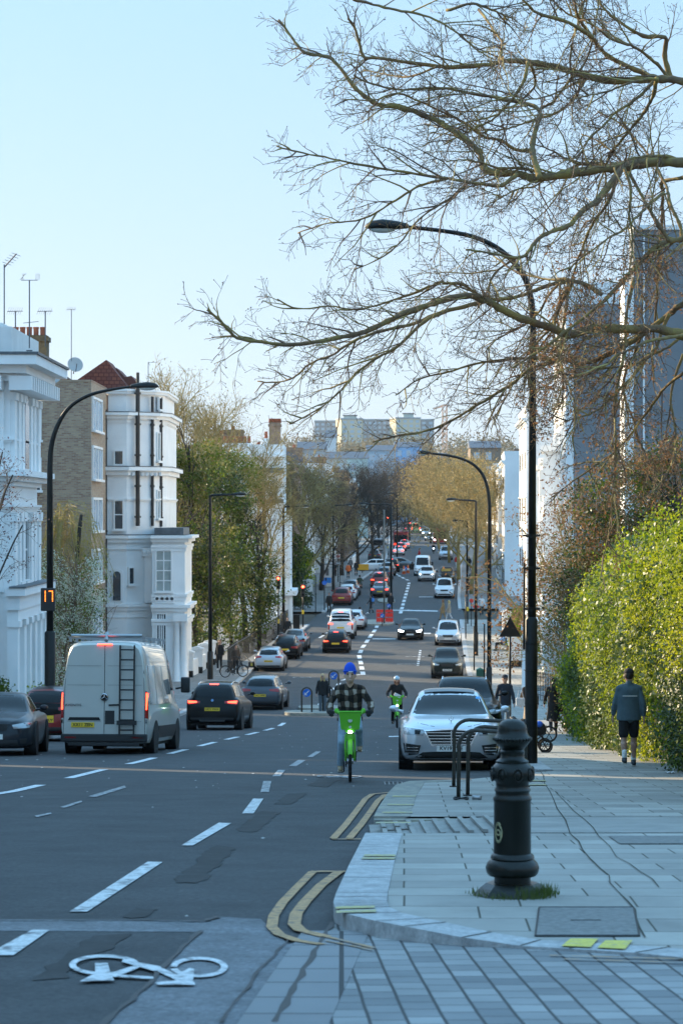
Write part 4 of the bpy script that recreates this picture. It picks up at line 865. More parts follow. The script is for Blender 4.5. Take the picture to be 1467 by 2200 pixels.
midt = [(640, 222, 13.5, 'bare tree with curving boughs right of the half hidden white house', m_twigy, lf_brown), (690, 238, 11.5, 'brown twiggy tree over the left bus stop', m_twig, lf_brown), (660, 255, 13, 'brown twiggy tree second behind the left bus stop', m_twig, lf_brown), (735, 275, 12, 'dark bare tree before the parked pale van on the left', m_dark, None), (770, 300, 12.5, 'dark bare tree leaning over the far left pavement', m_dark, None), (800, 330, 12, 'dark bare tree beyond the leaning one on the left', m_dark, None), (815, 380, 13, 'dark bare tree far down the left pavement', m_dark, None), (800, 440, 15, 'bare tree at the far left end of the street', m_dark, None)]
sp2 = lambda h: [(8, h*.24, 38, .10, .03, 5, .045), (7, h*.13, 42, .14, .02, 4, .026), (5, h*.08, 45, .15, 0, 3, .016)]
for i, (px, Y, h, l, tw, le) in enumerate(midt): bare_tree(l, (px-CX)/F*Y, Y, h, 60+i, spread=.75, trunk=.25, group='street trees along the left side', twig=tw, tm=tw if tw is m_twigy else m_dark, leaf=le, nl=2, ls=.08, spec=sp2(h), fork_at=.22, forks=7)
rt = [(1012, 232, 12.5, 'golden bare tree nearest on the right pavement', 1), (985, 262, 13.5, 'golden bare tree second on the right pavement', 1), (1015, 290, 13, 'golden bare tree third on the right, behind the second lamp post', 1), (965, 330, 14.5, 'brown bare tree fourth on the right pavement', 1), (945, 390, 15, 'brown bare tree fifth on the right pavement', 1), (925, 460, 16, 'hazy brown tree far down the right side', 0), (1045, 300, 12, 'golden tree behind the right houses', 1), (950, 540, 18, 'hazy tree beyond the end of the right row', 0), (905, 600, 18, 'dark hazy tree right of the street end', 0), (868, 560, 16, 'dark tree at the very end of the street', 0), (835, 620, 18, 'dark hazy tree left of the street end', 0), (880, 480, 12, 'small dark tree right of the far queue of cars', 0)]
for i, (px, Y, h, l, gold) in enumerate(rt): bare_tree(l, (px-CX)/F*Y, Y, h, 80+i, spread=.8, trunk=.22, group='street trees along the right side', twig=m_twigy if gold else m_dark, tm=m_twigy if gold else m_dark, leaf=lf_gold if gold else lf_brown, nl=2 if gold else 1, ls=.10 if Y < 350 else .16, spec=sp2(h), fork_at=.2, forks=7, jit=.35)
leafy('bright green bush beside the left bus shelter', kl(232)-4.2, 232, gz(232)+PV, [(0, 0, 1.4, 1.2, 1.5, 1.5), (.4, 0, 3.2, .7, 1, 1.2)], 3000, .12, [lf_mid, lf_bright], 101, name='bush', cat='bush', clump=.35)
leafy('dark clipped hedge behind the left traffic light', kl(208)-2.6, 209, gz(208)+PV, [(0, 0, 1.2, 1.6, .8, 1.0)], 2500, .10, [lf_dk], 102, name='garden_hedge', cat='hedge', clump=.25)
leafy('tall dark shrub beside the far left pavement', kl(222)-4.5, 221, gz(222)+PV, [(0, 0, 2.0, 1.5, 1.5, 2.4), (.6, 0, 4.5, 1.0, 1, 1.6)], 4500, .12, [lf_dk, lf_mid], 103, name='shrub', cat='shrub', clump=.35)
# wooded skyline and trees among the distant roofs: uncountable, hazy masses
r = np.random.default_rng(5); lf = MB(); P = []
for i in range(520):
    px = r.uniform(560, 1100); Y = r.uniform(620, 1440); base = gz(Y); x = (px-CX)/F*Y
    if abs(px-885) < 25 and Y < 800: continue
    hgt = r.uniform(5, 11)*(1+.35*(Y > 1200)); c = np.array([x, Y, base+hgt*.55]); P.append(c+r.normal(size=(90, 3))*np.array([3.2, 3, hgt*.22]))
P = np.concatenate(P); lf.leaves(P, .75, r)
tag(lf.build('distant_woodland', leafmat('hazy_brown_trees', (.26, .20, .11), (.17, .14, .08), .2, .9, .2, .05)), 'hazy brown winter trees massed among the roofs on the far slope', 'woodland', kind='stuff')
# ---------------------------------------------------------------- the big bare tree over the street
r = np.random.default_rng(11)
YT = 36.0
tree = thing('overhanging_tree', 'large bare tree with mossy limbs and budding twigs reaching over the street from the right', 'tree', (8.4, YT+1, gz(YT)+PV))
TX, TYo, TZ = tree.location
LIMBS = [
 (22, [(1640, 230), (1540, 190), (1467, 175), (1409, 169), (1319, 174), (1257, 162), (1185, 142), (1133, 133), (1084, 131), (1053, 138), (960, 145), (941, 142), (812, 125), (781, 121), (764, 65), (747, 39)]),
 (15, [(1409, 169), (1375, 155), (1306, 121), (1271, 80), (1243, 38), (1230, -10)]),
 (13, [(1440, 172), (1427, 120), (1427, 80), (1380, 77), (1320, 40), (1290, 10), (1270, -20)]),
 (9, [(1271, 80), (1219, 48), (1154, 28), (1126, 3), (1100, -20)]),
 (26, [(1660, 330), (1540, 345), (1467, 349), (1389, 349), (1323, 360), (1254, 368), (1181, 379), (1147, 384), (1109, 373), (1057, 370), (1036, 356), (1029, 328), (995, 297), (960, 273), (937, 259), (855, 229), (812, 225), (764, 190), (725, 138), (700, 121), (656, 114), (635, 91), (600, 43), (570, 26)]),
 (8, [(1109, 376), (1081, 397), (1064, 399), (1005, 391), (960, 384), (877, 371), (795, 358), (712, 341), (639, 326), (596, 315), (553, 294)]),
 (12, [(1160, 384), (1148, 346), (1143, 318), (1150, 276), (1159, 242), (1140, 225), (1105, 218), (1050, 207), (995, 197), (960, 190), (898, 190), (851, 192), (790, 177), (760, 162)]),
 (8, [(1143, 320), (1133, 323), (1105, 321), (1074, 301), (1040, 294), (995, 263), (954, 242), (915, 225), (855, 201), (800, 215), (740, 213)]),
 (6, [(1159, 242), (1164, 232), (1188, 218), (1223, 173), (1254, 138), (1271, 90), (1281, 35), (1285, -10)]),
 (15, [(1345, 352), (1323, 377), (1285, 429), (1264, 442), (1240, 463), (1223, 484), (1195, 494), (1167, 505), (1147, 522), (1126, 550), (1098, 553), (1060, 545), (1000, 535)]),
 (8, [(1330, 370), (1306, 432), (1271, 484), (1250, 532), (1233, 581), (1215, 640)]),
 (6, [(1340, 362), (1354, 408), (1351, 460), (1358, 520), (1350, 590)]),
 (9, [(1480, 380), (1423, 391), (1423, 415), (1420, 484), (1413, 567), (1409, 657), (1400, 740), (1405, 820)]),
 (17, [(1640, 430), (1540, 480), (1467, 512), (1437, 518), (1406, 532), (1375, 563), (1344, 595), (1306, 636), (1285, 657), (1230, 700), (1170, 745), (1100, 790)]),
 (10, [(1292, 633), (1257, 612), (1230, 605), (1202, 607), (1160, 619), (1116, 636), (1074, 643), (1029, 636), (995, 612), (960, 608), (937, 609), (889, 630), (833, 648), (769, 665), (708, 658), (639, 663), (596, 643), (570, 640)]),
 (24, [(1660, 740), (1540, 735), (1467, 720), (1409, 706), (1351, 707), (1271, 706), (1223, 719), (1185, 705), (1140, 691), (1091, 671), (1043, 646), (1000, 635), (941, 648), (899, 662), (855, 678), (795, 708), (751, 721), (682, 734), (622, 741), (561, 734), (510, 725), (475, 691), (445, 665), (406, 652)]),
 (9, [(1043, 646), (1000, 658), (941, 674), (889, 695), (833, 708), (777, 725), (743, 743), (712, 764), (674, 777), (635, 807), (605, 820), (553, 820), (514, 807)]),
 (7, [(960, 668), (911, 691), (855, 743), (803, 773), (764, 803), (725, 846), (682, 881), (622, 911), (570, 925)]),
 (15, [(1560, 600), (1467, 653), (1437, 674), (1375, 722), (1340, 743), (1306, 760), (1279, 773), (1244, 782), (1215, 773), (1171, 782), (1136, 794), (1098, 826), (1069, 843), (1040, 861), (985, 895), (920, 925), (860, 935), (800, 950)]),
 (7, [(1200, 775), (1150, 770), (1090, 772), (1030, 780), (960, 800), (900, 815), (850, 850)]),
 (6, [(760, 0), (782, 4), (838, 19), (898, 30), (954, 52), (1000, 86), (1029, 111), (1064, 128)]),
 (5, [(1029, 21), (1057, 59), (1078, 93), (1074, 118), (1080, 131)]), (5, [(960, 23), (1014, 8), (1064, 25), (1090, 35), (1110, 45)]),
 (7, [(1360, 600), (1345, 680), (1340, 760), (1320, 860), (1322, 960), (1318, 1040), (1310, 1130), (1295, 1200)]),
 (6, [(1470, 800), (1430, 830), (1400, 870), (1330, 960), (1250, 1020), (1180, 1070)]),
 (6, [(1467, 760), (1440, 850), (1450, 930), (1440, 1000), (1400, 1060)]),
 (5, [(1140, 140), (1150, 180), (1120, 215), (1080, 235), (1020, 240), (960, 238)]),
 (5, [(1254, 155), (1240, 175), (1180, 205), (1120, 215)]),
 (5, [(960, 384), (900, 400), (850, 430), (780, 470), (700, 480), (640, 500)]), (4, [(1005, 391), (960, 430), (900, 470), (840, 540), (760, 580)]),
 (4, [(941, 142), (880, 165), (830, 160), (780, 150)]), (5, [(1110, 553), (1060, 590), (1040, 640), (1010, 680)]),
 (6, [(1230, 605), (1200, 650), (1190, 700), (1150, 760), (1100, 830), (1060, 900)])]
_r = random.Random(4)
for i in range(24):     # the tangle of hanging and crossing boughs near the trunk
    hp_ = LIMBS[_r.choice([0, 1, 2, 4, 13, 15, 18, 14, 12])][1]; hp_ = [p for p in hp_ if 1130 < p[0] < 1480]; x, y = hp_[_r.randrange(len(hp_))]; a = _r.uniform(95, 175) if i % 3 else _r.uniform(-170, -110); pts_ = [(x, y)]; L_ = _r.randint(5, 9)
    for k in range(L_): a += _r.uniform(-22, 22); x += 38*math.cos(R(a)); y += 38*math.sin(R(a)); pts_.append((x, y))
    LIMBS.append((_r.uniform(4, 8), pts_))
def smooth_path(pts, k=5):
    P = np.array(pts, float); out = []
    for i in range(len(P)-1):
        a = P[max(0, i-1)]; b = P[i]; c = P[i+1]; d = P[min(len(P)-1, i+2)]
        for t in np.arange(k)/k: out.append(.5*((2*b)+(-a+c)*t+(2*a-5*b+4*c-d)*t*t+(-a+3*b-3*c+d)*t**3))
    out.append(P[-1]); return np.array(out)
crown = MB(); tips = []; crown2 = MB(); budP = []
trk = MB(); trk.tube([(.3, .3, -.3), (.1, .1, 2), (0, 0, 5), (.1, -.2, 8), (.2, -.2, 12), (.2, 0, 16)], [.55, .45, .42, .38, .28, .12], 12); trk.build('trunk', m_bark, tree, True)
for li, (wpx, pts) in enumerate(LIMBS):
    if pts[0][0] > 1500: pts = [(1950, pts[0][1]+95), (1790, pts[0][1]+35)]+pts      # back to the trunk right of the frame
    if pts[-1][0] < 640: pts = pts[:-1]
    P2 = smooth_path(pts); n = len(P2); dz0 = r.uniform(-2.0, 2.0) if li not in (0, 4, 15, 13, 18) else r.uniform(-1, 1)
    P3_ = []
    for i, (x, y) in enumerate(P2):
        t = i/(n-1); Y = YT+dz0*.9+(r.uniform(-.4, .4) if 0 else .8*math.sin(li+t*3))-2.0*t*(1 if li % 2 else -.6)
        q = at(x+r.normal()*.6, y+r.normal()*.6, Y); P3_.append((q.x-TX, q.y-TYo, q.z-TZ))
    P3_ = np.array(P3_); t = np.linspace(0, 1, n); rad = (wpx*.5/F*YT)*(1-.86*t**.8)+.006
    # knobbly bark: small radius changes
    rad = rad*(1+.11*r.normal(size=n)); mb = MB(); mb.tube(P3_, rad, 9); mb.build('limb', m_bark, tree, True)
    L = float(np.sum(np.linalg.norm(np.diff(P3_, axis=0), axis=1)))
    # side branches: mostly leftwards and forward along the limb, like the photo's fans of twigs
    px_end = pts[-1][0]; nb = int(L*(4.8 if wpx > 7 else 4.2))
    for b in range(nb):
        tt = .22+.78*(b+r.random())/nb; p, d = sample(P3_, min(.985, tt)); d = d/np.linalg.norm(d)
        sg = r.choice([-1, 1]); up = np.array([0, 0, 1.0]); side = sg*up*.8+r.normal(size=3)*np.array([.25, .7, .3]); side -= d*np.dot(side, d); side /= np.linalg.norm(side)
        a = R(r.uniform(18, 55)); nd = d*math.cos(a)+side*math.sin(a)
        if p[0]+TX > 4.5: nd[2] -= .25
        l = r.uniform(.45, 1.6)*(1.25-.92*tt); pp = polyline(p, nd, l, 7, r, .11, -.012*sg)
        rd = r.uniform(.007, .016); (crown2 if r.random() < .5 else crown).tube(pp, np.linspace(rd, .0035, 8), 4, cap=False)
        for c in range(int(l*7.5)):
            t2 = .15+.85*r.random(); p2, d2 = sample(pp, min(.99, t2)); d2 = d2/np.linalg.norm(d2); s2 = r.normal(size=3)*np.array([.8, .7, 1]); s2 -= d2*np.dot(s2, d2); s2 /= np.linalg.norm(s2)
            a = R(r.uniform(25, 60)); l2 = r.uniform(.15, .6)*(1.1-.4*t2); q = polyline(p2, d2*math.cos(a)+s2*math.sin(a), l2, 4, r, .17); (crown2 if r.random() < .4 else crown).tube(q, [.0048, .0042, .0036, .003, .0026], 3, cap=False); tips.append(q[-1])
            for e in range(int(l2*8)+1):
                p3, d3 = sample(q, r.uniform(.3, .98)); d3 = d3/np.linalg.norm(d3); s3 = r.normal(size=3); s3 -= d3*np.dot(s3, d3); s3 /= np.linalg.norm(s3)
                w3 = polyline(p3, d3*.7+s3*.7, r.uniform(.05, .2), 2, r, .2); crown.tube(w3, [.0032, .003, .0034], 3, cap=False); tips.append(w3[-1])
        tips.append(pp[-1])
crown.build('twigs', m_twig, tree); crown2.build('small_branches', m_twigy, tree)
tp = np.array(tips); bd = MB(); sel = tp[r.random(len(tp)) < .8]; bd.leaves(sel, .012, r, aspect=.55); bd.leaves(sel+r.normal(size=sel.shape)*.008, .010, r, aspect=.6); bd.build('buds', mat('winter_buds', (.13, .07, .035), .7), tree)
# clusters of old dry leaves low on the right side
wx = tp[:, 0]+TX; wz = tp[:, 2]+TZ; pxx = CX+wx/YT*F; pyy = CY-(wz-CH)/YT*F
low = tp[(pxx > 1130) & (pyy > 560) & (r.random(len(tp)) < .20)]
dl = MB(); q = np.repeat(low, 4, 0); dl.leaves(q+r.normal(size=q.shape)*.05-np.array([0, 0, .05]), .032, r, aspect=.35); dl.build('dry_leaves', lf_dead, tree)
# ---------------------------------------------------------------- unseen houses added left of the frame to shade the street
def offhouse(label, x0, x1, y0, y1, ztop, wall, name='unseen_blocker_house'):  # heights and gaps shaped to shade the road and pass bands of sun
    H = House(name, label, 'building', (x0, y0), (x1, y0), zb=gz(y0), group='unseen houses added left of the frame to cut the light'); W = x1-x0; b = MB(); b.box(0, W, 0, y1-y0, -2, ztop); H.part('wall', b, wall); b = MB(); b.box(-.2, W+.2, -.2, y1-y0+.2, ztop, ztop+.3); H.part('roof', b, m_slate)
    for k in range(2):
        for i in range(int((y1-y0)//3)): H.window(W, 1+k*3.4, 1.1, 1.9, y=1.8+i*3, side='R', bars=(2, 2))
offhouse('unseen white house added off the left edge for shade, nearest the camera', -17, -14.2, 8, 33, 10.5, m_stucco)
offhouse('second unseen white house added off the left edge for shade', -16.6, -14.0, 34.0, 52.0, 10.2, m_stucco)
offhouse('third unseen white house added off the left edge for shade, before the villa', -16.6, -14.0, 54.9, 60.4, 10.4, m_stucco)
offhouse('fourth unseen white house added off the left edge for shade, against the villa', -16.6, -14.0, 62.9, 76.5, 8.0, m_stucco)
offhouse('unseen house added behind the blossom tree off the left edge for shade', -21.5, -18.2, 88, 112, 9.6, m_stuccow)
offhouse('narrow unseen house added beside the brick flats off the left edge for shade', -21.5, -18.2, 116, 122, 13.6, m_stuccow)

# unseen houses and trees added behind the camera to darken reflections
for i, (x0, x1, l) in enumerate(((-62, -31, 'unseen brown house row added behind the camera for reflections, left part'), (-30, -9, 'unseen brown house added behind the camera for reflections, left of the road'), (7, 30, 'unseen brown house added behind the camera for reflections, right of the road'), (31, 62, 'unseen brown house row added behind the camera for reflections, right part'))):
    H = House('added_rear_house', l, 'building', (x1, -46), (x0, -46), zb=gz(-46), group='unseen houses added behind the camera for reflections'); W = H.w; b = MB(); b.box(0, W, 0, 8, -1, 13+i % 2); H.part('wall', b, m_brown); b = MB(); b.prism([(0, 0, 13+i % 2), (0, 4, 16+i % 2), (0, 8, 13+i % 2)], (W, 0, 0)); H.part('roof', b, m_slate)
    for k in range(3):
        for c in range(int(W//4)): H.window(2+c*4, 1+k*4, 1.2, 2, simple=True)
offhouse('unseen white house added beside the camera to darken reflections', -17, -14.2, -30, 6, 10.5, m_stuccow)
for i, (x, y, l) in enumerate(((-4, -60, 'unseen broad evergreen added behind the camera for reflections, over the road'), (11, -14, 'unseen evergreen added behind the camera for reflections, on the right pavement'))): leafy(l, x, y, gz(y), [(0, 0, 6, 5, 4, 4.5)], 2500, .3, [lf_dk], 300+i, trunk=[(0, 0, 8, .3)], name='evergreen_tree', clump=.9, group='unseen trees added behind the camera for reflections')
# ================================================================ vehicles
m_tyre = mat('tyre_rubber', (.012, .012, .012), .85); m_under = mat('underbody_black', (.010, .010, .010), .8)
m_cglass = mat('tinted_glass', (.008, .010, .012), .08, spec=.2); m_rim = mat('alloy_rim', (.35, .36, .37), .35, metal=.8); m_trim = mat('black_plastic', (.018, .018, .019), .55)
m_chrome = mat('chrome', (.75, .76, .78), .15, metal=1); m_tail = mat('tail_lamp_red', (.30, .008, .008), .2, spec=.7); m_tailon = mat('tail_lamp_lit', (.6, .02, .01), .3, emit=(1, .05, .02), estr=5)
m_head = mat('head_lamp_glass', (.35, .38, .40), .12, metal=.3, spec=.8); m_headon = mat('head_lamp_lit', (1, 1, 1), .3, emit=(.85, .93, 1), estr=9); m_py = mat('yellow_plate', (.78, .52, .03), .5); m_pw = mat('white_plate', (.75, .75, .72), .5); m_ink = mat('plate_ink', (.01, .01, .01), .6)
def paint(name, c, metal=.3, rough=.32):
    dk = max(c) < .06; return mat('paint_'+name, c, rough, metal=0 if dk else metal, coat=.28 if dk else .8, spec=.10 if dk else .5)
ST = dict(
 hatch=[(0, .72, .17, .42, .60, .40, .45), (.02, .86, .13, .46, .72, .5, .50), (.07, .95, .12, .50, .8, .6, .55), (.16, .99, .12, .54, .85, .7, .60), (.27, 1, .12, .58, .86, .72, .66), (.42, 1, .12, .62, .84, .66, .95), (.5, 1, .12, .63, .83, .65, .99), (.7, 1, .12, .64, .82, .64, .985), (.88, .99, .13, .66, .80, .60, .92), (.95, .97, .14, .66, .80, .66, .80), (.985, .93, .16, .64, .78, .62, .68), (1, .86, .20, .55, .60, .4, .57)],
 suv=[(0, .76, .17, .48, .62, .42, .52), (.02, .88, .14, .52, .76, .55, .56), (.07, .96, .13, .56, .84, .66, .61), (.16, 1, .13, .59, .87, .74, .64), (.26, 1, .13, .61, .87, .76, .68), (.39, 1, .13, .63, .85, .68, .94), (.47, 1, .13, .64, .84, .68, .985), (.75, 1, .13, .65, .83, .67, .985), (.90, .99, .14, .66, .82, .64, .94), (.96, .97, .15, .66, .82, .68, .78), (.985, .95, .17, .62, .80, .64, .66), (1, .89, .20, .55, .66, .5, .57)],
 saloon=[(0, .74, .17, .46, .60, .42, .50), (.015, .87, .12, .50, .74, .55, .545), (.06, .95, .11, .54, .82, .66, .59), (.15, .99, .11, .57, .86, .74, .635), (.27, 1, .11, .60, .87, .76, .67), (.42, 1, .11, .62, .83, .63, .955), (.5, 1, .11, .63, .82, .62, .99), (.66, 1, .11, .64, .81, .61, .98), (.82, .99, .12, .65, .80, .66, .76), (.90, .98, .13, .65, .82, .72, .70), (.98, .93, .17, .60, .78, .62, .66), (1, .85, .22, .52, .6, .42, .55)],
 mpv=[(0, .78, .16, .40, .62, .42, .44), (.02, .90, .13, .45, .76, .55, .49), (.06, .97, .12, .50, .84, .66, .55), (.14, 1, .12, .53, .88, .76, .60), (.22, 1, .12, .56, .89, .78, .66), (.37, 1, .12, .58, .87, .72, .94), (.46, 1, .12, .58, .86, .72, .985), (.8, 1, .12, .59, .86, .72, .985), (.93, .99, .13, .60, .86, .72, .95), (.975, .98, .14, .60, .85, .76, .80), (1, .93, .18, .52, .8, .6, .58)],
 van=[(0, .80, .12, .30, .66, .5, .36), (.02, .92, .09, .34, .8, .62, .41), (.07, .98, .08, .38, .88, .78, .46), (.13, 1, .08, .42, .93, .82, .53), (.25, 1, .08, .45, .95, .80, .90), (.31, 1, .08, .48, .96, .82, .97), (.40, 1, .08, .5, .97, .84, 1.0), (.90, 1, .08, .5, .97, .84, 1.0), (.985, .995, .09, .5, .965, .83, .985), (1, .96, .11, .5, .93, .79, .955)])
def loft(L, W, H, st, ns=46, wide=1.0):
    S = np.array(st); s = np.unique(np.concatenate([np.linspace(0, 1, ns), [.004, .01, .99, .996]])); V = np.array([np.interp(s, S[:, 0], S[:, k]) for k in range(1, 7)]).T
    for _ in range(3): V[2:-2] = (V[1:-3]+2*V[2:-2]+V[3:-1])/4
    rows = []
    for si, (w_, zb, zs, cb, ct, zt_) in zip(s, V):
        w_ *= W/2; cb *= W/2; ct *= W/2; zb *= H; zs *= H; zt_ *= H; cb = min(cb, w_*.97); ct = min(ct, cb)
        h = [(0, zb), (w_*.8, zb), (w_*.95, zb+.06), (w_, zb+(zs-zb)*.45), (w_*.99, zs-.07), (cb+(w_-cb)*.45, zs), (cb, zs+(zt_-zs)*.08), (cb+(ct-cb)*.5, zs+(zt_-zs)*.52), (ct, zt_-(zt_-zs)*.12), (ct*.84, zt_-.012), (ct*.45, zt_+.008), (0, zt_+.014)]
        for _ in range(1):
            q = [h[0]]
            for a, b in zip(h[:-1], h[1:]): q += [(a[0]*.75+b[0]*.25, a[1]*.75+b[1]*.25), (a[0]*.25+b[0]*.75, a[1]*.25+b[1]*.75)]
            h = q+[h[-1]]
        y = L*(.5-si); ring = [(x, y, z) for x, z in h]+[(-x, y, z) for x, z in h[-2:0:-1]]; rows.append(ring)
    m = MB(); n = len(rows[0]); vs = [p for rr in rows for p in rr]
    fs = [(i*n+j, i*n+(j+1) % n, (i+1)*n+(j+1) % n, (i+1)*n+j) for i in range(len(rows)-1) for j in range(n)]+[tuple(range(n-1, -1, -1)), tuple((len(rows)-1)*n+j for j in range(n))]
    m.add(vs, fs); bv = BVHTree.FromPolygons([Vector(v) for v in vs], fs); return m, bv
def resamp(pts, n):
    P = np.array(pts, float); d = np.r_[0, np.cumsum(np.linalg.norm(np.diff(P, axis=0), axis=1))]; t = np.linspace(0, d[-1], n); return np.c_[np.interp(t, d, P[:, 0]), np.interp(t, d, P[:, 1])]
def conf(bv, ax, top, bot, nu=10, nv=5, off=.008, mb=None, skirt=.02):
    T = resamp(top, nu+1); B = resamp(bot, nu+1); G = []; mb = mb or MB()
    dirs = {'F': (0, -1, 0), 'B': (0, 1, 0), 'R': (-1, 0, 0), 'L': (1, 0, 0)}; d = Vector(dirs[ax])
    for j in range(nv+1):
        row = []
        for i in range(nu+1):
            u, z = T[i]*(1-j/nv)+B[i]*j/nv
            o = Vector((u, 8, z)) if ax == 'F' else Vector((u, -8, z)) if ax == 'B' else Vector((8, u, z)) if ax == 'R' else Vector((-8, u, z))
            h = bv.ray_cast(o, d)
            if h[0] is None:
                h = bv.find_nearest(Vector((u, 2.4, z)) if ax == 'F' else Vector((u, -2.4, z)) if ax == 'B' else o)
            row.append(h[0]-d*off)
        G.append(row)
    mb.grid(G); e = [G[0][i] for i in range(nu+1)]+[G[j][nu] for j in range(1, nv+1)]+[G[nv][i] for i in range(nu-1, -1, -1)]+[G[j][0] for j in range(nv-1, 0, -1)]; e.append(e[0])
    mb.grid([e, [p+d*(off+skirt) for p in e]]); return mb
def wheel(root, x, y, rad, wd, side, near):
    w_ = MB(); M = Matrix.Translation((x, y, rad)); w_.lathe([(rad*.66, -wd/2), (rad*.93, -wd/2), (rad, -wd/2+.03), (rad, wd/2-.03), (rad*.93, wd/2), (rad*.66, wd/2)], 26 if near else 14, M, 'X'); o = w_.build('wheel', m_tyre, root, 50)
    c = MB(); xx = side*(wd/2-.03)
    c.lathe([(rad*.66, -.01), (rad*.60, .01), (.0, .0)] if side > 0 else [(rad*.66, .01), (rad*.60, -.01), (0, 0)], 20 if near else 10, M @ Matrix.Translation((xx-side*.03, 0, 0)), 'X') if not near else None
    if near:
        c.lathe([(rad*.67, -.02), (rad*.67, .02), (rad*.60, .02), (rad*.60, -.02)], 26, M @ Matrix.Translation((xx, 0, 0)), 'X')
        for k in range(10):
            a = k*math.pi/5; c.tube([(x+xx, y+.03*math.cos(a), rad+.03*math.sin(a)), (x+xx+side*.008, y+rad*.63*math.cos(a), rad+rad*.63*math.sin(a))], .016, 5)
        c.lathe([(.06, -.02), (.06, .025), (.02, .03)], 12, M @ Matrix.Translation((xx, 0, 0)), 'X')
    c.build('rim', m_rim, o, 40)
def star(mb, c, r, ax, t=.012):
    # ring with three spokes, flat in the x-z plane
    pts = [(c[0]+r*math.cos(a), c[1], c[2]+r*math.sin(a)) for a in np.linspace(0, 2*math.pi, 19)]; mb.tube(pts, t, 5, False)
    for a in (90, 210, 330): mb.tube([c, (c[0]+r*math.cos(R(a)), c[1], c[2]+r*math.sin(R(a)))], [t*1.6, t*.6], 5)
def plate(root, bv, ax, z, body, yellow, W=.52, x=0):
    y = max(abs(bv.ray_cast(Vector((x+dx, 8 if ax == 'F' else -8, z)), Vector((0, -1 if ax == 'F' else 1, 0)))[0].y) for dx in (-.2, 0, .2))+.012
    sg = 1 if ax == 'F' else -1; p = MB(); p.box(x-W/2, x+W/2, sg*y-.008, sg*y+.008, z-.056, z+.056); o = p.build('number_plate', m_py if yellow else m_pw, root)
    if body:
        M = Matrix.Translation((x, sg*(y+.011), z)) @ Matrix.Rotation(R(180) if ax == 'F' else 0, 4, 'Z') @ Matrix.Rotation(R(90), 4, 'X'); text('plate_text', body, .098, m_ink, o, M, squeeze=1.0, bold=.002)
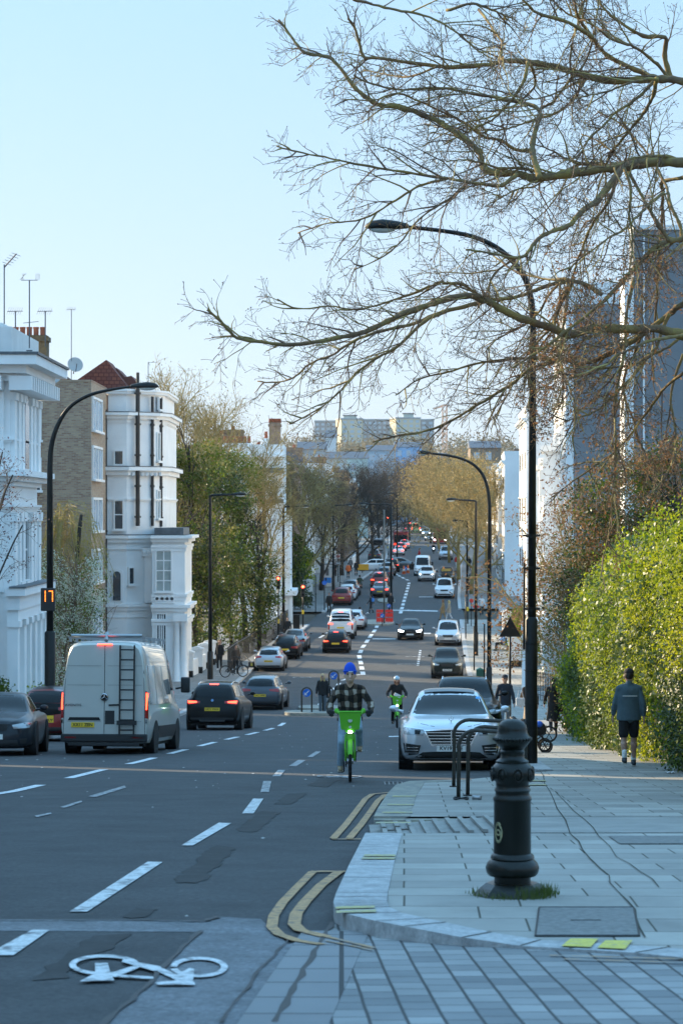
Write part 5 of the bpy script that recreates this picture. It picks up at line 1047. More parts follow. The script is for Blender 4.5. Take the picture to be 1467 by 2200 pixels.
def car(name, label, cat, px, pyb, face, kind, L, W, H, body, yaw=0, group=None, wb=None, rad=.33, near=False, lit=False, brake=False, roofm=None, plt=None, style=None, X=None, Y=None, wood=None, taillow=.52, lower=None, rails=False, off=0, loc=None):
    base = gp(px, pyb) if loc is None else Vector(loc); wb = wb or L*.6; a = road_yaw(base.y)+R(yaw)+(math.pi if face == 'F' else 0)
    if face == 'S': a = R(yaw)
    fwd = Vector((-math.sin(a), math.cos(a), 0)); c = base.copy()
    if face in 'FB': c = base+fwd*(wb/2)*(1 if face == 'B' else -1)
    c = c+Vector((off, 0, 0)); z = gz(c.y)
    o = thing(name, label, cat, (c.x, c.y, z), (slope(c.y)*math.cos(a), slope(c.y)*math.sin(a)*0, a), group)
    m, bv = loft(L, W, H, ST[kind], 46 if near else 26); m.build('body', body, o, 38)
    hw = W/2; ct = {'hatch': .64, 'suv': .66, 'saloon': .61, 'mpv': .71, 'van': .80}[kind]; cb = {'hatch': .80, 'suv': .82, 'saloon': .80, 'mpv': .86, 'van': .92}[kind]
    zr = {'van': .90}.get(kind, .945); tp = H*zr; bt = H*{'hatch': .665, 'suv': .685, 'saloon': .68, 'mpv': .66, 'van': .54}[kind]
    f = conf(bv, 'F', [(-hw*ct*.93, tp), (0, tp+.012), (hw*ct*.93, tp)], [(-hw*cb*.92, bt), (0, bt-.02), (hw*cb*.92, bt)], 14, 6); f.build('windscreen', m_cglass, o, True)
    rear_t = {'hatch': .90, 'suv': .92, 'saloon': .93, 'mpv': .91, 'van': .88}[kind]*H; rear_b = {'hatch': .70, 'suv': .69, 'saloon': .74, 'mpv': .62, 'van': .55}[kind]*H
    if style != 'panelvan':
        f = conf(bv, 'B', [(-hw*ct*.88, rear_t), (0, rear_t+.012), (hw*ct*.88, rear_t)], [(-hw*cb*.86, rear_b), (0, rear_b-.02), (hw*cb*.86, rear_b)], 14, 5); f.build('rear_window', m_cglass, o, True)
    y0 = L*(.5-{'hatch': .36, 'suv': .33, 'saloon': .36, 'mpv': .30, 'van': .17}[kind]); y1 = L*(.5-{'hatch': .88, 'suv': .92, 'saloon': .74, 'mpv': .93, 'van': .36}[kind])
    zt_, zb_ = H*(.915 if kind != 'van' else .84), H*({'hatch': .69, 'suv': .69, 'saloon': .68, 'mpv': .65, 'van': .56}[kind])
    for ax in 'RL':
        segs = ((0, .46), (.5, 1)) if kind != 'van' else ((0, 1),)
        for a0, a1 in segs:
            ya, yb = y0+(y1-y0)*a0, y0+(y1-y0)*a1; cut = .28 if a0 == 0 and kind != 'mpv' else 0; cut2 = .22 if a1 == 1 and kind != 'van' else 0
            f = conf(bv, ax, [(ya-cut, zt_), (yb+cut2, zt_)], [(ya, zb_), (yb, zb_)], 8, 3); f.build('side_window', m_cglass, o, True)
    # lower black cladding, arches, wheels, mirrors
    for sx in (-1, 1):
        for sy in (-1, 1):
            ar = MB(); ar.lathe([(rad*1.17, -.14), (rad*1.17, .128)], 20, Matrix.Translation((sx*(hw-.125), sy*wb/2+.02, rad*1.02)), 'X'); ar.build('wheel_arch', m_under, o, 40)
            wheel(o, sx*(hw-.115), sy*wb/2, rad, .225, sx, near)
    u = MB(); u.box(-hw*.84, hw*.84, -L*.44, L*.44, .17, H*.2); u.build('underbody', m_under, o)
    ym = y0+.02 if kind != 'van' else y0+.05; zm = zb_+.06
    for sx in (-1, 1):
        mm = MB(); k_ = 1.7 if kind == 'van' else 1
        (mm.ell((sx*(hw+.10), ym, zm+.03), (.095, .055, .065), 12, 8) if kind != 'van' else mm.box(sx*(hw+.16)-.11, sx*(hw+.16)+.11, ym-.06, ym+.06, zm-.12, zm+.26, bev=.04)); mm.tube([(sx*(hw-.08), ym, zm-.02), (sx*(hw+.05), ym, zm)], .025, 6); mi = mm.build('mirror', body if kind != 'van' else m_trim, o, True)
    # front end
    if face != 'B' or near:
        st_ = style or ''
        hz = {'hatch': .44, 'suv': .47, 'saloon': .455, 'mpv': .43, 'van': .33}[kind]*H; hh = .075 if kind != 'van' else .11
        for sx in (-1, 1):
            f = conf(bv, 'F', [(sx*hw*.50, hz+hh*.55), (sx*hw*.93, hz+hh*1.5)], [(sx*hw*.54, hz-hh*.6), (sx*hw*.90, hz-hh*.3)], 8, 4, .010); hl = f.build('headlight', m_headon if lit == 'full' else m_head, o, True)
            if lit and lit != 'full': f = conf(bv, 'F', [(sx*hw*.60, hz+hh*.35), (sx*hw*.78, hz+hh*.6)], [(sx*hw*.62, hz-hh*.35), (sx*hw*.77, hz-hh*.2)], 4, 3, .016); f.build('headlight_beam', m_headon, hl, True)
        if st_ != 'sclass':
            f = conf(bv, 'F', [(-hw*.42, hz+.06), (hw*.42, hz+.06)], [(-hw*.36, hz-.09), (hw*.36, hz-.09)], 8, 3, .009); f.build('grille', m_trim, o, True)
            f = conf(bv, 'F', [(-hw*.62, H*.25), (hw*.62, H*.25)], [(-hw*.66, H*.15), (hw*.66, H*.15)], 8, 3, .009); f.build('lower_intake', m_trim, o, True)
            for sx in (-1, 1): f = conf(bv, 'F', [(sx*hw*.68, H*.27), (sx*hw*.85, H*.28)], [(sx*hw*.70, H*.19), (sx*hw*.83, H*.19)], 4, 2, .011); f.build('fog_lamp', m_trim, o, True)
            plate(o, bv, 'F', H*.30, plt, False)
    if face != 'F' or near:
        tz = taillow*H
        for sx in (-1, 1):
            if style == 'panelvan': break
            if kind in ('mpv', 'van'): f = conf(bv, 'B', [(sx*hw*.80, H*.55), (sx*hw*.93, H*.55)], [(sx*hw*.82, H*.33), (sx*hw*.94, H*.33)], 4, 6, .012)
            else: f = conf(bv, 'B', [(sx*hw*.44, tz+.05), (sx*hw*.92, tz+.09)], [(sx*hw*.46, tz-.03), (sx*hw*.90, tz-.07)], 8, 3, .012)
            tl = f.build('tail_light', m_tailon if brake == 'full' else m_tail, o, True)
            if brake and brake != 'full': f = conf(bv, 'B', [(sx*hw*.56, tz+.045), (sx*hw*.90, tz+.07)], [(sx*hw*.56, tz-.0), (sx*hw*.88, tz-.02)], 6, 2, .02); f.build('brake_light', m_tailon, tl, True)
        if brake: f = conf(bv, 'B', [(-.16, rear_t+.045), (.16, rear_t+.045)], [(-.15, rear_t+.02), (.15, rear_t+.02)], 4, 1, .03); f.build('high_brake_light', m_tailon, o, True)
        if style != 'panelvan':
            plate(o, bv, 'B', H*(.43 if kind != 'saloon' else .40) if kind not in ('mpv', 'van') else H*.40, plt, True)
            f = conf(bv, 'B', [(-hw*.80, H*.26), (hw*.80, H*.26)], [(-hw*.72, H*.155), (hw*.72, H*.155)], 10, 3, .010); f.build('rear_diffuser', lower or m_trim, o, True)
    if rails:
        for sx in (-1, 1):
            q = MB(); pts = []
            for t in np.linspace(0, 1, 8):
                y = L*(.5-.42)+(L*(.5-.86)-L*(.5-.42))*t; h = bv.ray_cast(Vector((sx*hw*.60, y, 5)), Vector((0, 0, -1)))[0]; pts.append((h.x, y, h.z+.03*math.sin(math.pi*min(1, max(0, t*1.0)))+.005))
            q.tube(pts, .018, 6); q.build('roof_rail', m_chrome if rails == 'chrome' else m_trim, o, True)
    if roofm:
        q = MB(); xs_ = np.linspace(-hw*.56, hw*.56, 9); ys_r = np.linspace(L*(.5-.46), L*(.5-.80), 8); G = [[bv.ray_cast(Vector((x, y, 5)), Vector((0, 0, -1)))[0]+Vector((0, 0, .006)) for x in xs_] for y in ys_r]; q.grid(G); q.build('roof_panel', roofm, o, True)
    o['_'] = 0; del o['_']; return o, bv
PB = paint('black', (.004, .004, .0045), .1); PW = paint('white', (.72, .73, .74), 0, .35); PS = paint('silver', (.52, .54, .57), .75, .34); PG = paint('grey', (.11, .12, .13), .6); PDB = paint('dark_blue_grey', (.035, .045, .06), .5); PR = paint('dark_red', (.22, .015, .015), .3); PK = paint('silver_blue', (.38, .42, .47), .6)
# ---- the silver saloon parked facing us
SL, SW, SH = 5.25, 1.90, 1.49
o, bv = car('silver_saloon', 'silver saloon parked facing the camera beside the build-out, black multi-bar grille', 'car', 967, 1652, 'F', 'saloon', SL, SW, SH, paint('bright_silver', (.60, .62, .65), .65, .30), near=True, rad=.35, style='sclass', plt=None, yaw=1.0)
hw = SW/2
def C(nm, m, top, bot, nu=10, nv=4, off=.010, par=None, ax='F', bvh=None): return conf(bvh or bv, ax, top, bot, nu, nv, off).build(nm, m, par or o, True)
C('grille_shell', m_chrome, [(-.50, .735), (0, .765), (.50, .735)], [(-.36, .445), (0, .425), (.36, .445)], 12, 5, .008)
gr = C('grille', m_under, [(-.465, .715), (0, .742), (.465, .715)], [(-.335, .465), (0, .447), (.335, .465)], 12, 5, .014)
for z in (.69, .635, .58, .525, .48):
    w_ = .335+(z-.45)*.46; C('grille_bar', m_chrome, [(-w_, z+.009), (w_, z+.009)], [(-w_, z-.009), (w_, z-.009)], 10, 1, .030, gr)
C('grille_bar', m_chrome, [(-.010, .73), (.010, .73)], [(-.010, .46), (.010, .46)], 1, 4, .032, gr)
C('lower_intake', m_under, [(-.52, .335), (0, .365), (.52, .335)], [(-.72, .20), (0, .185), (.72, .20)], 12, 3, .012)
for sx in (-1, 1):
    v = C('side_intake', m_under, [(sx*.55, .46), (sx*.87, .50)], [(sx*.60, .30), (sx*.84, .27)], 6, 4, .012)
    for z in (.42, .37, .32): C('intake_bar', m_chrome, [(sx*.60, z+.006), (sx*.84, z+.008)], [(sx*.60, z-.006), (sx*.84, z-.006)], 6, 1, .022, v)
    hl = [c for c in o.children if c.name.startswith('headlight')][0 if sx < 0 else 1]
    C('daylight_strip', m_chrome, [(sx*.50, .755), (sx*.86, .80)], [(sx*.50, .742), (sx*.86, .785)], 6, 1, .02, hl)
    C('lamp_reflector', m_cglass, [(sx*.55, .73), (sx*.66, .74)], [(sx*.57, .66), (sx*.66, .66)], 4, 3, .018, hl)
C('bumper_blade', m_chrome, [(-.84, .195), (0, .165), (.84, .195)], [(-.80, .175), (0, .145), (.80, .175)], 12, 1, .02)
plate(o, bv, 'F', .405, 'KV19 PXE', False)
q = MB(); h = bv.ray_cast(Vector((0, 2.36, 5)), Vector((0, 0, -1)))[0]; star(q, (0, h.y, h.z+.07), .04, 'F', .005); q.tube([(0, h.y, h.z), (0, h.y, h.z+.04)], .008, 6); q.build('star_emblem', m_chrome, o)
C('bonnet_seam', m_under, [(-.66, .875), (-.30, .80)], [(-.66, .868), (-.30, .793)], 6, 1, .003); C('bonnet_seam', m_under, [(.66, .875), (.30, .80)], [(.66, .868), (.30, .793)], 6, 1, .003)
q = MB(); G = [[bv.ray_cast(Vector((x, y, 5)), Vector((0, 0, -1)))[0]+Vector((0, 0, .02)) for x in np.linspace(-.48, .48, 9)] for y in np.linspace(.42, -.9, 8)]; q.grid(G); q.build('glass_roof', m_cglass, o, True)
C('permit_disc', mat('permit_blue', (.05, .35, .75), .5, emit=None), [(-.60, 1.335), (-.50, 1.335)], [(-.61, 1.295), (-.49, 1.295)], 3, 2, .014)
# ---- black people carrier parked behind it
o2, bv2 = car('black_people_carrier', 'black people carrier parked directly behind the silver saloon, only its roof and mirror showing', 'car', 997, 1600, 'F', 'suv', 4.75, 1.92, 1.80, PB, near=True, rad=.35, roofm=m_cglass, rails='chrome')
# ---- white panel van with ladder
o, bv = car('panel_van', 'pale grey panel van with a black ladder on its back doors and roof rack', 'van', 241, 1618, 'B', 'van', 6.0, 2.02, 2.55, paint('cream_white', (.50, .50, .46), .15, .35), near=True, rad=.345, style='panelvan', wb=3.7, yaw=-1)
zt_ = 2.42
C('door_seam', m_under, [(-.006, 2.44), (.006, 2.44)], [(-.006, .42), (.006, .42)], 1, 10, .004, ax='B')
for sx in (-1, 1):
    for z0 in (1.98, 1.55, .74, ):
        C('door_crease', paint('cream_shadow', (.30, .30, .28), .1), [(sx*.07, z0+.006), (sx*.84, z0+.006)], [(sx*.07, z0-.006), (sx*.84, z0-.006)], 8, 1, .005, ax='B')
    C('door_edge', m_under, [(sx*.865, 2.30), (sx*.875, 2.30)], [(sx*.915, .45), (sx*.925, .45)], 1, 8, .004, ax='B')
    tl = C('tail_light', m_tail, [(sx*.925, 1.42), (sx*.99, 1.40)], [(sx*.915, .82), (sx*.985, .80)], 3, 8, .016, ax='B'); C('brake_light', m_tailon, [(sx*.94, 1.38), (sx*.975, 1.37)], [(sx*.935, 1.0), (sx*.965, 1.0)], 2, 6, .024, tl, 'B')
    C('hinge', m_chrome, [(sx*.90, 1.84), (sx*.98, 1.84)], [(sx*.90, 1.77), (sx*.98, 1.77)], 2, 1, .02, ax='B'); C('hinge', m_chrome, [(sx*.93, .78), (sx*1.0, .78)], [(sx*.93, .70), (sx*1.0, .70)], 2, 1, .02, ax='B')
    C('bumper_reflector', m_tail, [(sx*.62, .40), (sx*.88, .40)], [(sx*.62, .36), (sx*.88, .36)], 3, 1, .06, ax='B')
q = MB(); q.box(-.97, .97, -3.06, -2.9, .28, .46, bev=.03); q.box(-.8, .8, -3.08, -3.04, .20, .27); q.build('rear_bumper', m_trim, o)
C('handle_recess', m_under, [(-.78, .83), (-.12, .83)], [(-.82, .76), (-.08, .76)], 6, 2, .010, ax='B'); C('side_badge_panel', m_trim, [(.0+.02, .98), (.23, .98)], [(.02, .68), (.23, .68)], 3, 3, .010, ax='B')
C('door_handle', m_trim, [(.10, 1.12), (.34, 1.13)], [(.10, 1.08), (.34, 1.09)], 3, 1, .02, ax='B')
plate(o, bv, 'B', .66, 'XX11 ZEN', True, x=-.48)
yb_ = -bv.ray_cast(Vector((0, -8, 1.28)), Vector((0, 1, 0)))[0].y
q = MB(); q.lathe([(.0, -.01), (.09, -.01), (.09, .01), (0, .012)], 18, Matrix.Translation((0, -yb_-.012, 1.28)) @ Matrix.Rotation(R(90), 4, 'X')); eb = q.build('emblem_disc', m_under, o); q = MB(); star(q, (0, -yb_-.028, 1.28), .075, 'B', .010); q.build('star_emblem', m_chrome, eb)
text('lettering', 'AVENTIS', .075, m_ink, o, Matrix.Translation((-.70, -yb_-.02, 1.10)) @ Matrix.Rotation(R(90), 4, 'X'), squeeze=1.3)
q = MB()
for x in (.36, .68): q.tube([(x, -yb_-.10, .45), (x, -yb_-.10, 2.44)], .022, 6)
for z in np.linspace(.55, 2.34, 9): q.tube([(.36, -yb_-.10, z), (.68, -yb_-.10, z)], .017, 6)
q.box(.30, .74, -yb_-.13, -yb_-.07, .66, .76)
for z in (1.2, 2.2): q.tube([(.36, -yb_-.1, z), (.36, -yb_+.02, z)], .015, 5); q.tube([(.68, -yb_-.1, z), (.68, -yb_+.02, z)], .015, 5)
q.build('ladder', m_trim, o)
C('high_brake_light', m_tailon, [(-.15, 2.475), (.15, 2.475)], [(-.17, 2.445), (.17, 2.445)], 4, 1, .03, ax='B')
q = MB()
for y in (-2.7, -1.9, -1.1, -.3, .5): q.box(-.88, .88, y-.03, y+.03, 2.60, 2.64); q.box(-.86, -.80, y-.02, y+.02, 2.52, 2.6); q.box(.80, .86, y-.02, y+.02, 2.52, 2.6)
q.tube([(-.8, -2.78, 2.66), (.8, -2.78, 2.66)], .035, 8); q.tube([(.0, -2.85, 2.55), (.0, -2.7, 2.72)], .05, 6)
q.build('roof_rack', m_rim, o)
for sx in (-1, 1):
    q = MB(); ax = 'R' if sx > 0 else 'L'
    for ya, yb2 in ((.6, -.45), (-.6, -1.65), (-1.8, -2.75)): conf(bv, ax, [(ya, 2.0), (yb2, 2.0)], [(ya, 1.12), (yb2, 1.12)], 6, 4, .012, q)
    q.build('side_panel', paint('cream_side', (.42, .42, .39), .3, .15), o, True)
    q = MB(); conf(bv, ax, [(1.5, .62), (-1.4, .62)], [(1.5, .34), (-1.4, .34)], 6, 2, .02, q); q.build('sill_cladding', m_trim, o, True)
# ---- red city car with black tailgate beyond the van
o, bv = car('red_city_car', 'dark red city car with black tailgate parked left of the van', 'car', 105, 1592, 'B', 'hatch', 3.7, 1.74, 1.53, PR, near=True, rad=.34, plt=None, taillow=.58)
C('tailgate_panel', PB, [(-.60, 1.05), (.60, 1.05)], [(-.56, .78), (0, .70), (.56, .78)], 10, 4, .012, ax='B')
yb_ = -bv.ray_cast(Vector((0, -8, .92)), Vector((0, 1, 0)))[0].y+.03
text('lettering', 'AYGO X', .085, m_chrome, o, Matrix.Translation((-.42, -yb_, .93)) @ Matrix.Rotation(R(90), 4, 'X'), squeeze=1.1)
q = MB(); q.tube([(.10*math.cos(a), -yb_, .93+.065*math.sin(a)) for a in np.linspace(0, 6.283, 17)], .009, 5, False); q.tube([(.04*math.cos(a), -yb_, .93+.06*math.sin(a)) for a in np.linspace(0, 6.283, 13)], .008, 5, False); q.tube([(.09*math.cos(a), -yb_, .955+.025*math.sin(a)) for a in np.linspace(0, 6.283, 13)], .008, 5, False); q.build('oval_emblem', m_chrome, o)
plate(o, bv, 'B', .58, 'LN74 WUY', True)
q = MB(); q.grid([[bv.ray_cast(Vector((x, y, 5)), Vector((0, 0, -1)))[0]+Vector((0, 0, .006)) for x in np.linspace(-.55, .55, 8)] for y in np.linspace(.3, -1.45, 9)]); q.build('black_roof', PB, o, True)
# ---- grey coupe facing us at the left edge
o, bv = car('grey_coupe', 'dark grey coupe parked facing the camera at the left edge of the photo', 'car', -10, 1622, 'F', 'saloon', 4.7, 1.84, 1.40, paint('charcoal', (.022, .026, .032), .1, .3), near=True, rad=.345, yaw=5, plt=None)
# ---- black sports utility car with lit brake lights
o, bv = car('black_suv', 'black sports utility car with lit red brake lights driving away behind the van', 'car', 463, 1568, 'B', 'suv', 4.7, 1.89, 1.68, PB, near=True, rad=.37, plt='LR71 VWA', brake=True, rails='chrome', roofm=m_cglass, yaw=-1.2, taillow=.565)
q = MB(); yb_ = -bv.ray_cast(Vector((0, -8, 1.03)), Vector((0, 1, 0)))[0].y+.015; q.lathe([(.0, -.01), (.045, -.01), (.045, .01), (0, .01)], 14, Matrix.Translation((0, -yb_, 1.03)) @ Matrix.Rotation(R(90), 4, 'X')); q.build('roundel', mat('roundel_blue', (.2, .4, .7), .3), o)
C('skid_plate', m_rim, [(-.45, .36), (.45, .36)], [(-.42, .30), (.42, .30)], 6, 1, .02, ax='B')
# ---- grey hatchback
o, bv = car('grey_hatchback', 'dark blue grey hatchback waiting right of the black sports utility car', 'car', 563, 1524, 'B', 'hatch', 4.4, 1.83, 1.50, PDB, near=True, rad=.34, plt='YA71 WRF', yaw=-2, taillow=.58)
# ---- the rest, smaller in the picture
CARS = [
 ('silver_hatchback', 'silver white hatchback parked on the left behind the builder\'s trolley', 'car', 579, 1441, 'B', 'hatch', 4.3, 1.79, 1.43, PK, dict(plt='EK18 HZO', taillow=.60)),
 ('dark_estate_car', 'black estate car with silver roof rails parked third on the left kerb', 'car', 614, 1415, 'B', 'hatch', 4.5, 1.80, 1.50, PB, dict(rails='chrome')),
 ('grey_saloon', 'dark green grey car parked foremost of the left kerb row', 'car', 632, 1399, 'B', 'saloon', 4.6, 1.8, 1.46, PG, dict()),
 ('black_hatchback', 'black hatchback with lit brake lights behind the white minibus', 'car', 722, 1402, 'B', 'hatch', 4.0, 1.76, 1.52, PB, dict(brake=True)),
 ('white_minibus', 'white minibus with dark rear window waiting left of the red barriers', 'van', 733, 1372, 'B', 'mpv', 5.0, 1.95, 2.15, PW, dict(brake=True)),
 ('silver_estate', 'silver car waiting just ahead of the white minibus', 'car', 760, 1352, 'B', 'hatch', 4.4, 1.78, 1.5, PS, dict()),
 ('black_saloon', 'black saloon with lit headlights coming towards us past the red barriers', 'car', 881, 1374, 'F', 'saloon', 4.7, 1.81, 1.44, PB, dict(lit='full')),
 ('silver_people_carrier', 'silver people carrier coming towards us on the right lane', 'car', 962, 1386, 'F', 'mpv', 4.6, 1.82, 1.66, PS, dict()),
 ('dark_green_suv', 'very dark compact off-roader with pale headlamps parked on the right kerb', 'car', 960, 1457, 'F', 'suv', 4.2, 1.78, 1.68, paint('dark_green', (.02, .025, .022), .3), dict(plt='AP03 DNA')),
 ('white_small_van', 'white small van with a black grille on the right lane', 'van', 954, 1285, 'F', 'mpv', 4.4, 1.86, 1.84, PW, dict()),
 ('dark_taxi', 'dark taxi with a yellow sign on its windscreen behind the white small van', 'taxi', 958, 1255, 'F', 'suv', 4.6, 1.8, 1.8, PB, dict()),
 ('white_suv', 'white sports utility car with lit headlights leading the oncoming lane', 'car', 916, 1249, 'F', 'suv', 4.5, 1.86, 1.66, PW, dict(lit=True)),
 ('white_box_van', 'white van right behind the white sports utility car', 'van', 907, 1237, 'F', 'van', 5.4, 1.95, 2.3, PW, dict()),
 ('silver_van', 'silver blue van alone on the far right lane', 'van', 957, 1203, 'F', 'mpv', 4.9, 1.95, 2.0, PK, dict()),
 ('red_hatchback', 'dark red hatchback parked on the left before the bus stop', 'car', 734, 1300, 'B', 'suv', 4.2, 1.8, 1.62, PR, dict()),
 ('white_parked_car', 'white car parked just in front of the dark red hatchback', 'car', 745, 1290, 'B', 'hatch', 4.2, 1.8, 1.5, PW, dict()),
 ('dark_parked_car', 'dark car with a white roof parked foremost before the bus stop', 'car', 752, 1281, 'B', 'suv', 4.3, 1.8, 1.6, PG, dict()),
 ('dark_queue_car', 'dark saloon last in the queue beyond the lamp column', 'car', 816, 1283, 'B', 'saloon', 4.5, 1.8, 1.45, PDB, dict(brake=True)),
 ('red_lit_queue_car', 'dark red tall car second in the queue beyond the lamp column', 'car', 815, 1264, 'B', 'suv', 4.4, 1.8, 1.7, PR, dict(brake=True)),
 ('dark_queue_estate', 'dark car third in the queue beyond the lamp column', 'car', 825, 1246, 'B', 'hatch', 4.4, 1.8, 1.5, PDB, dict()),
 ('grey_queue_car', 'grey car fourth in the queue beyond the lamp column', 'car', 832, 1237, 'B', 'suv', 4.4, 1.8, 1.6, PG, dict()),
 ('black_queue_car', 'black car at the head of the queue before the crossing grey estate', 'car', 841, 1229, 'B', 'suv', 4.4, 1.85, 1.65, PB, dict(brake=True)),
 ('white_lit_saloon', 'white saloon with glowing tail lights behind the far cars left of the crossing', 'car', 856, 1193, 'B', 'saloon', 4.5, 1.8, 1.45, PW, dict(brake='full')),
 ('dark_far_car', 'dark car with lit brake lights ahead of the far white saloon', 'car', 861, 1184, 'B', 'hatch', 4.4, 1.8, 1.5, PR, dict(brake='full')),
 ('pale_far_car', 'pale car ahead of the dark far car, just behind the bus', 'car', 868, 1179, 'B', 'suv', 4.4, 1.85, 1.65, PW, dict(brake='full')),
 ('far_oncoming_car', 'small blue white car with lit headlamps nearest in the far oncoming queue', 'car', 922, 1162, 'F', 'hatch', 4.3, 1.8, 1.5, PK, dict(lit='full')),
 ('far_oncoming_van', 'pale van with lit headlamps second in the far oncoming queue', 'van', 915, 1153, 'F', 'mpv', 4.6, 1.85, 1.9, PW, dict(lit='full')),
 ('far_oncoming_saloon', 'blue car third in the far oncoming queue', 'car', 909, 1145, 'F', 'hatch', 4.4, 1.8, 1.5, PK, dict(lit='full')),
 ('far_green_yellow_van', 'pale green van stopped left of the far oncoming queue', 'van', 893, 1146, 'B', 'van', 5.5, 2.0, 2.5, paint('pale_green', (.45, .6, .3), 0), dict(brake='full')),
 ('far_dark_car', 'dark car with red lights in front of the bus', 'car', 871, 1150, 'B', 'suv', 4.4, 1.8, 1.6, PB, dict(brake='full')),
 ('far_blue_car', 'tiny blue car at the far end of the street', 'car', 876, 1130, 'B', 'hatch', 4.4, 1.8, 1.5, PK, dict(brake='full')),
 ('far_white_car', 'tiny white car right of the far blue car at the street end', 'car', 893, 1130, 'F', 'hatch', 4.4, 1.8, 1.5, PW, dict(lit='full')),
 ('parked_pale_van', 'pale blue white van parked under the dark trees on the far left kerb', 'van', 812, 1190, 'B', 'van', 5.4, 1.95, 2.5, PK, dict()),
 ('parked_dark_car', 'dark car parked behind the pale blue van on the far left', 'car', 804, 1204, 'B', 'suv', 4.4, 1.8, 1.6, PDB, dict())]
for nm, l, c, px, py, fc, kd, L_, W_, H_, pm, kw in CARS: car(nm, l, c, px, py, fc, kd, L_, W_, H_, pm, **kw)
# two cars crossing at the far junction, seen from the side
o, bv = car('white_crossing_car', 'white car seen from the side turning out of the left side road', 'car', 801, 1228, 'S', 'hatch', 4.2, 1.8, 1.55, PW, yaw=84)
o, bv = car('grey_crossing_estate', 'grey estate car seen from the side crossing the street', 'car', 862, 1223, 'S', 'hatch', 4.6, 1.8, 1.5, PG, yaw=-95)
# taxi sign
t = [q for q in COL.objects if q.name == 'dark_taxi'][0]; q = MB(); q.box(-.5, .5, 1.2, 1.26, 1.35, 1.62); q.build('sign', mat('taxi_sign', (.5, .35, .08), .5), t)
def bus(label, px, py, face, deck, H, m, W=2.55, L=10):
    b = gp(px, py); a = road_yaw(b.y)+(math.pi if face == 'F' else 0); c = b+Vector((-math.sin(a), math.cos(a), 0))*(L/2)*(1 if face == 'B' else -1)
    o = thing('bus', label, 'bus', (c.x, c.y, gz(c.y)), (slope(c.y)*math.cos(a), 0, a), 'red buses far down the street'); q = MB(); q.box(-W/2, W/2, -L/2, L/2, .3, H, bev=.2); q.build('body', m, o)
    e = 1 if face == 'F' else -1
    for z0, z1 in (((1.2, 2.2), (2.9, 3.8)) if deck else ((1.1, 2.4),)):
        q = MB(); q.box(-W*.43, W*.43, e*L/2-.03, e*L/2+.03, z0, z1, bev=.02); q.build('window', m_cglass, o)
        for sx in (-1, 1): q = MB(); q.box(sx*W/2-.03, sx*W/2+.03, -L*.45, L*.45, z0+.2, z1); q.build('side_window', m_cglass, o)
    for sx in (-1, 1):
        q = MB(); q.box(sx*W*.4-.15, sx*W*.4+.15, e*L/2-.02, e*L/2+.05, .7, .9); q.build('tail_light' if face == 'B' else 'headlight', m_tailon if face == 'B' else m_headon, o)
        for sy in (-1, 1): wheel(o, sx*(W/2-.16), sy*L*.3, .48, .3, sx, False)
m_bus = mat('bus_red', (.45, .015, .02), .35, coat=.5)
bus('red bus driving away, its dark back filling the left lane far down the street', 861, 1179, 'B', False, 3.0, m_bus); bus('red bus coming towards us in the far right lane', 945, 1169, 'F', False, 3.0, m_bus)
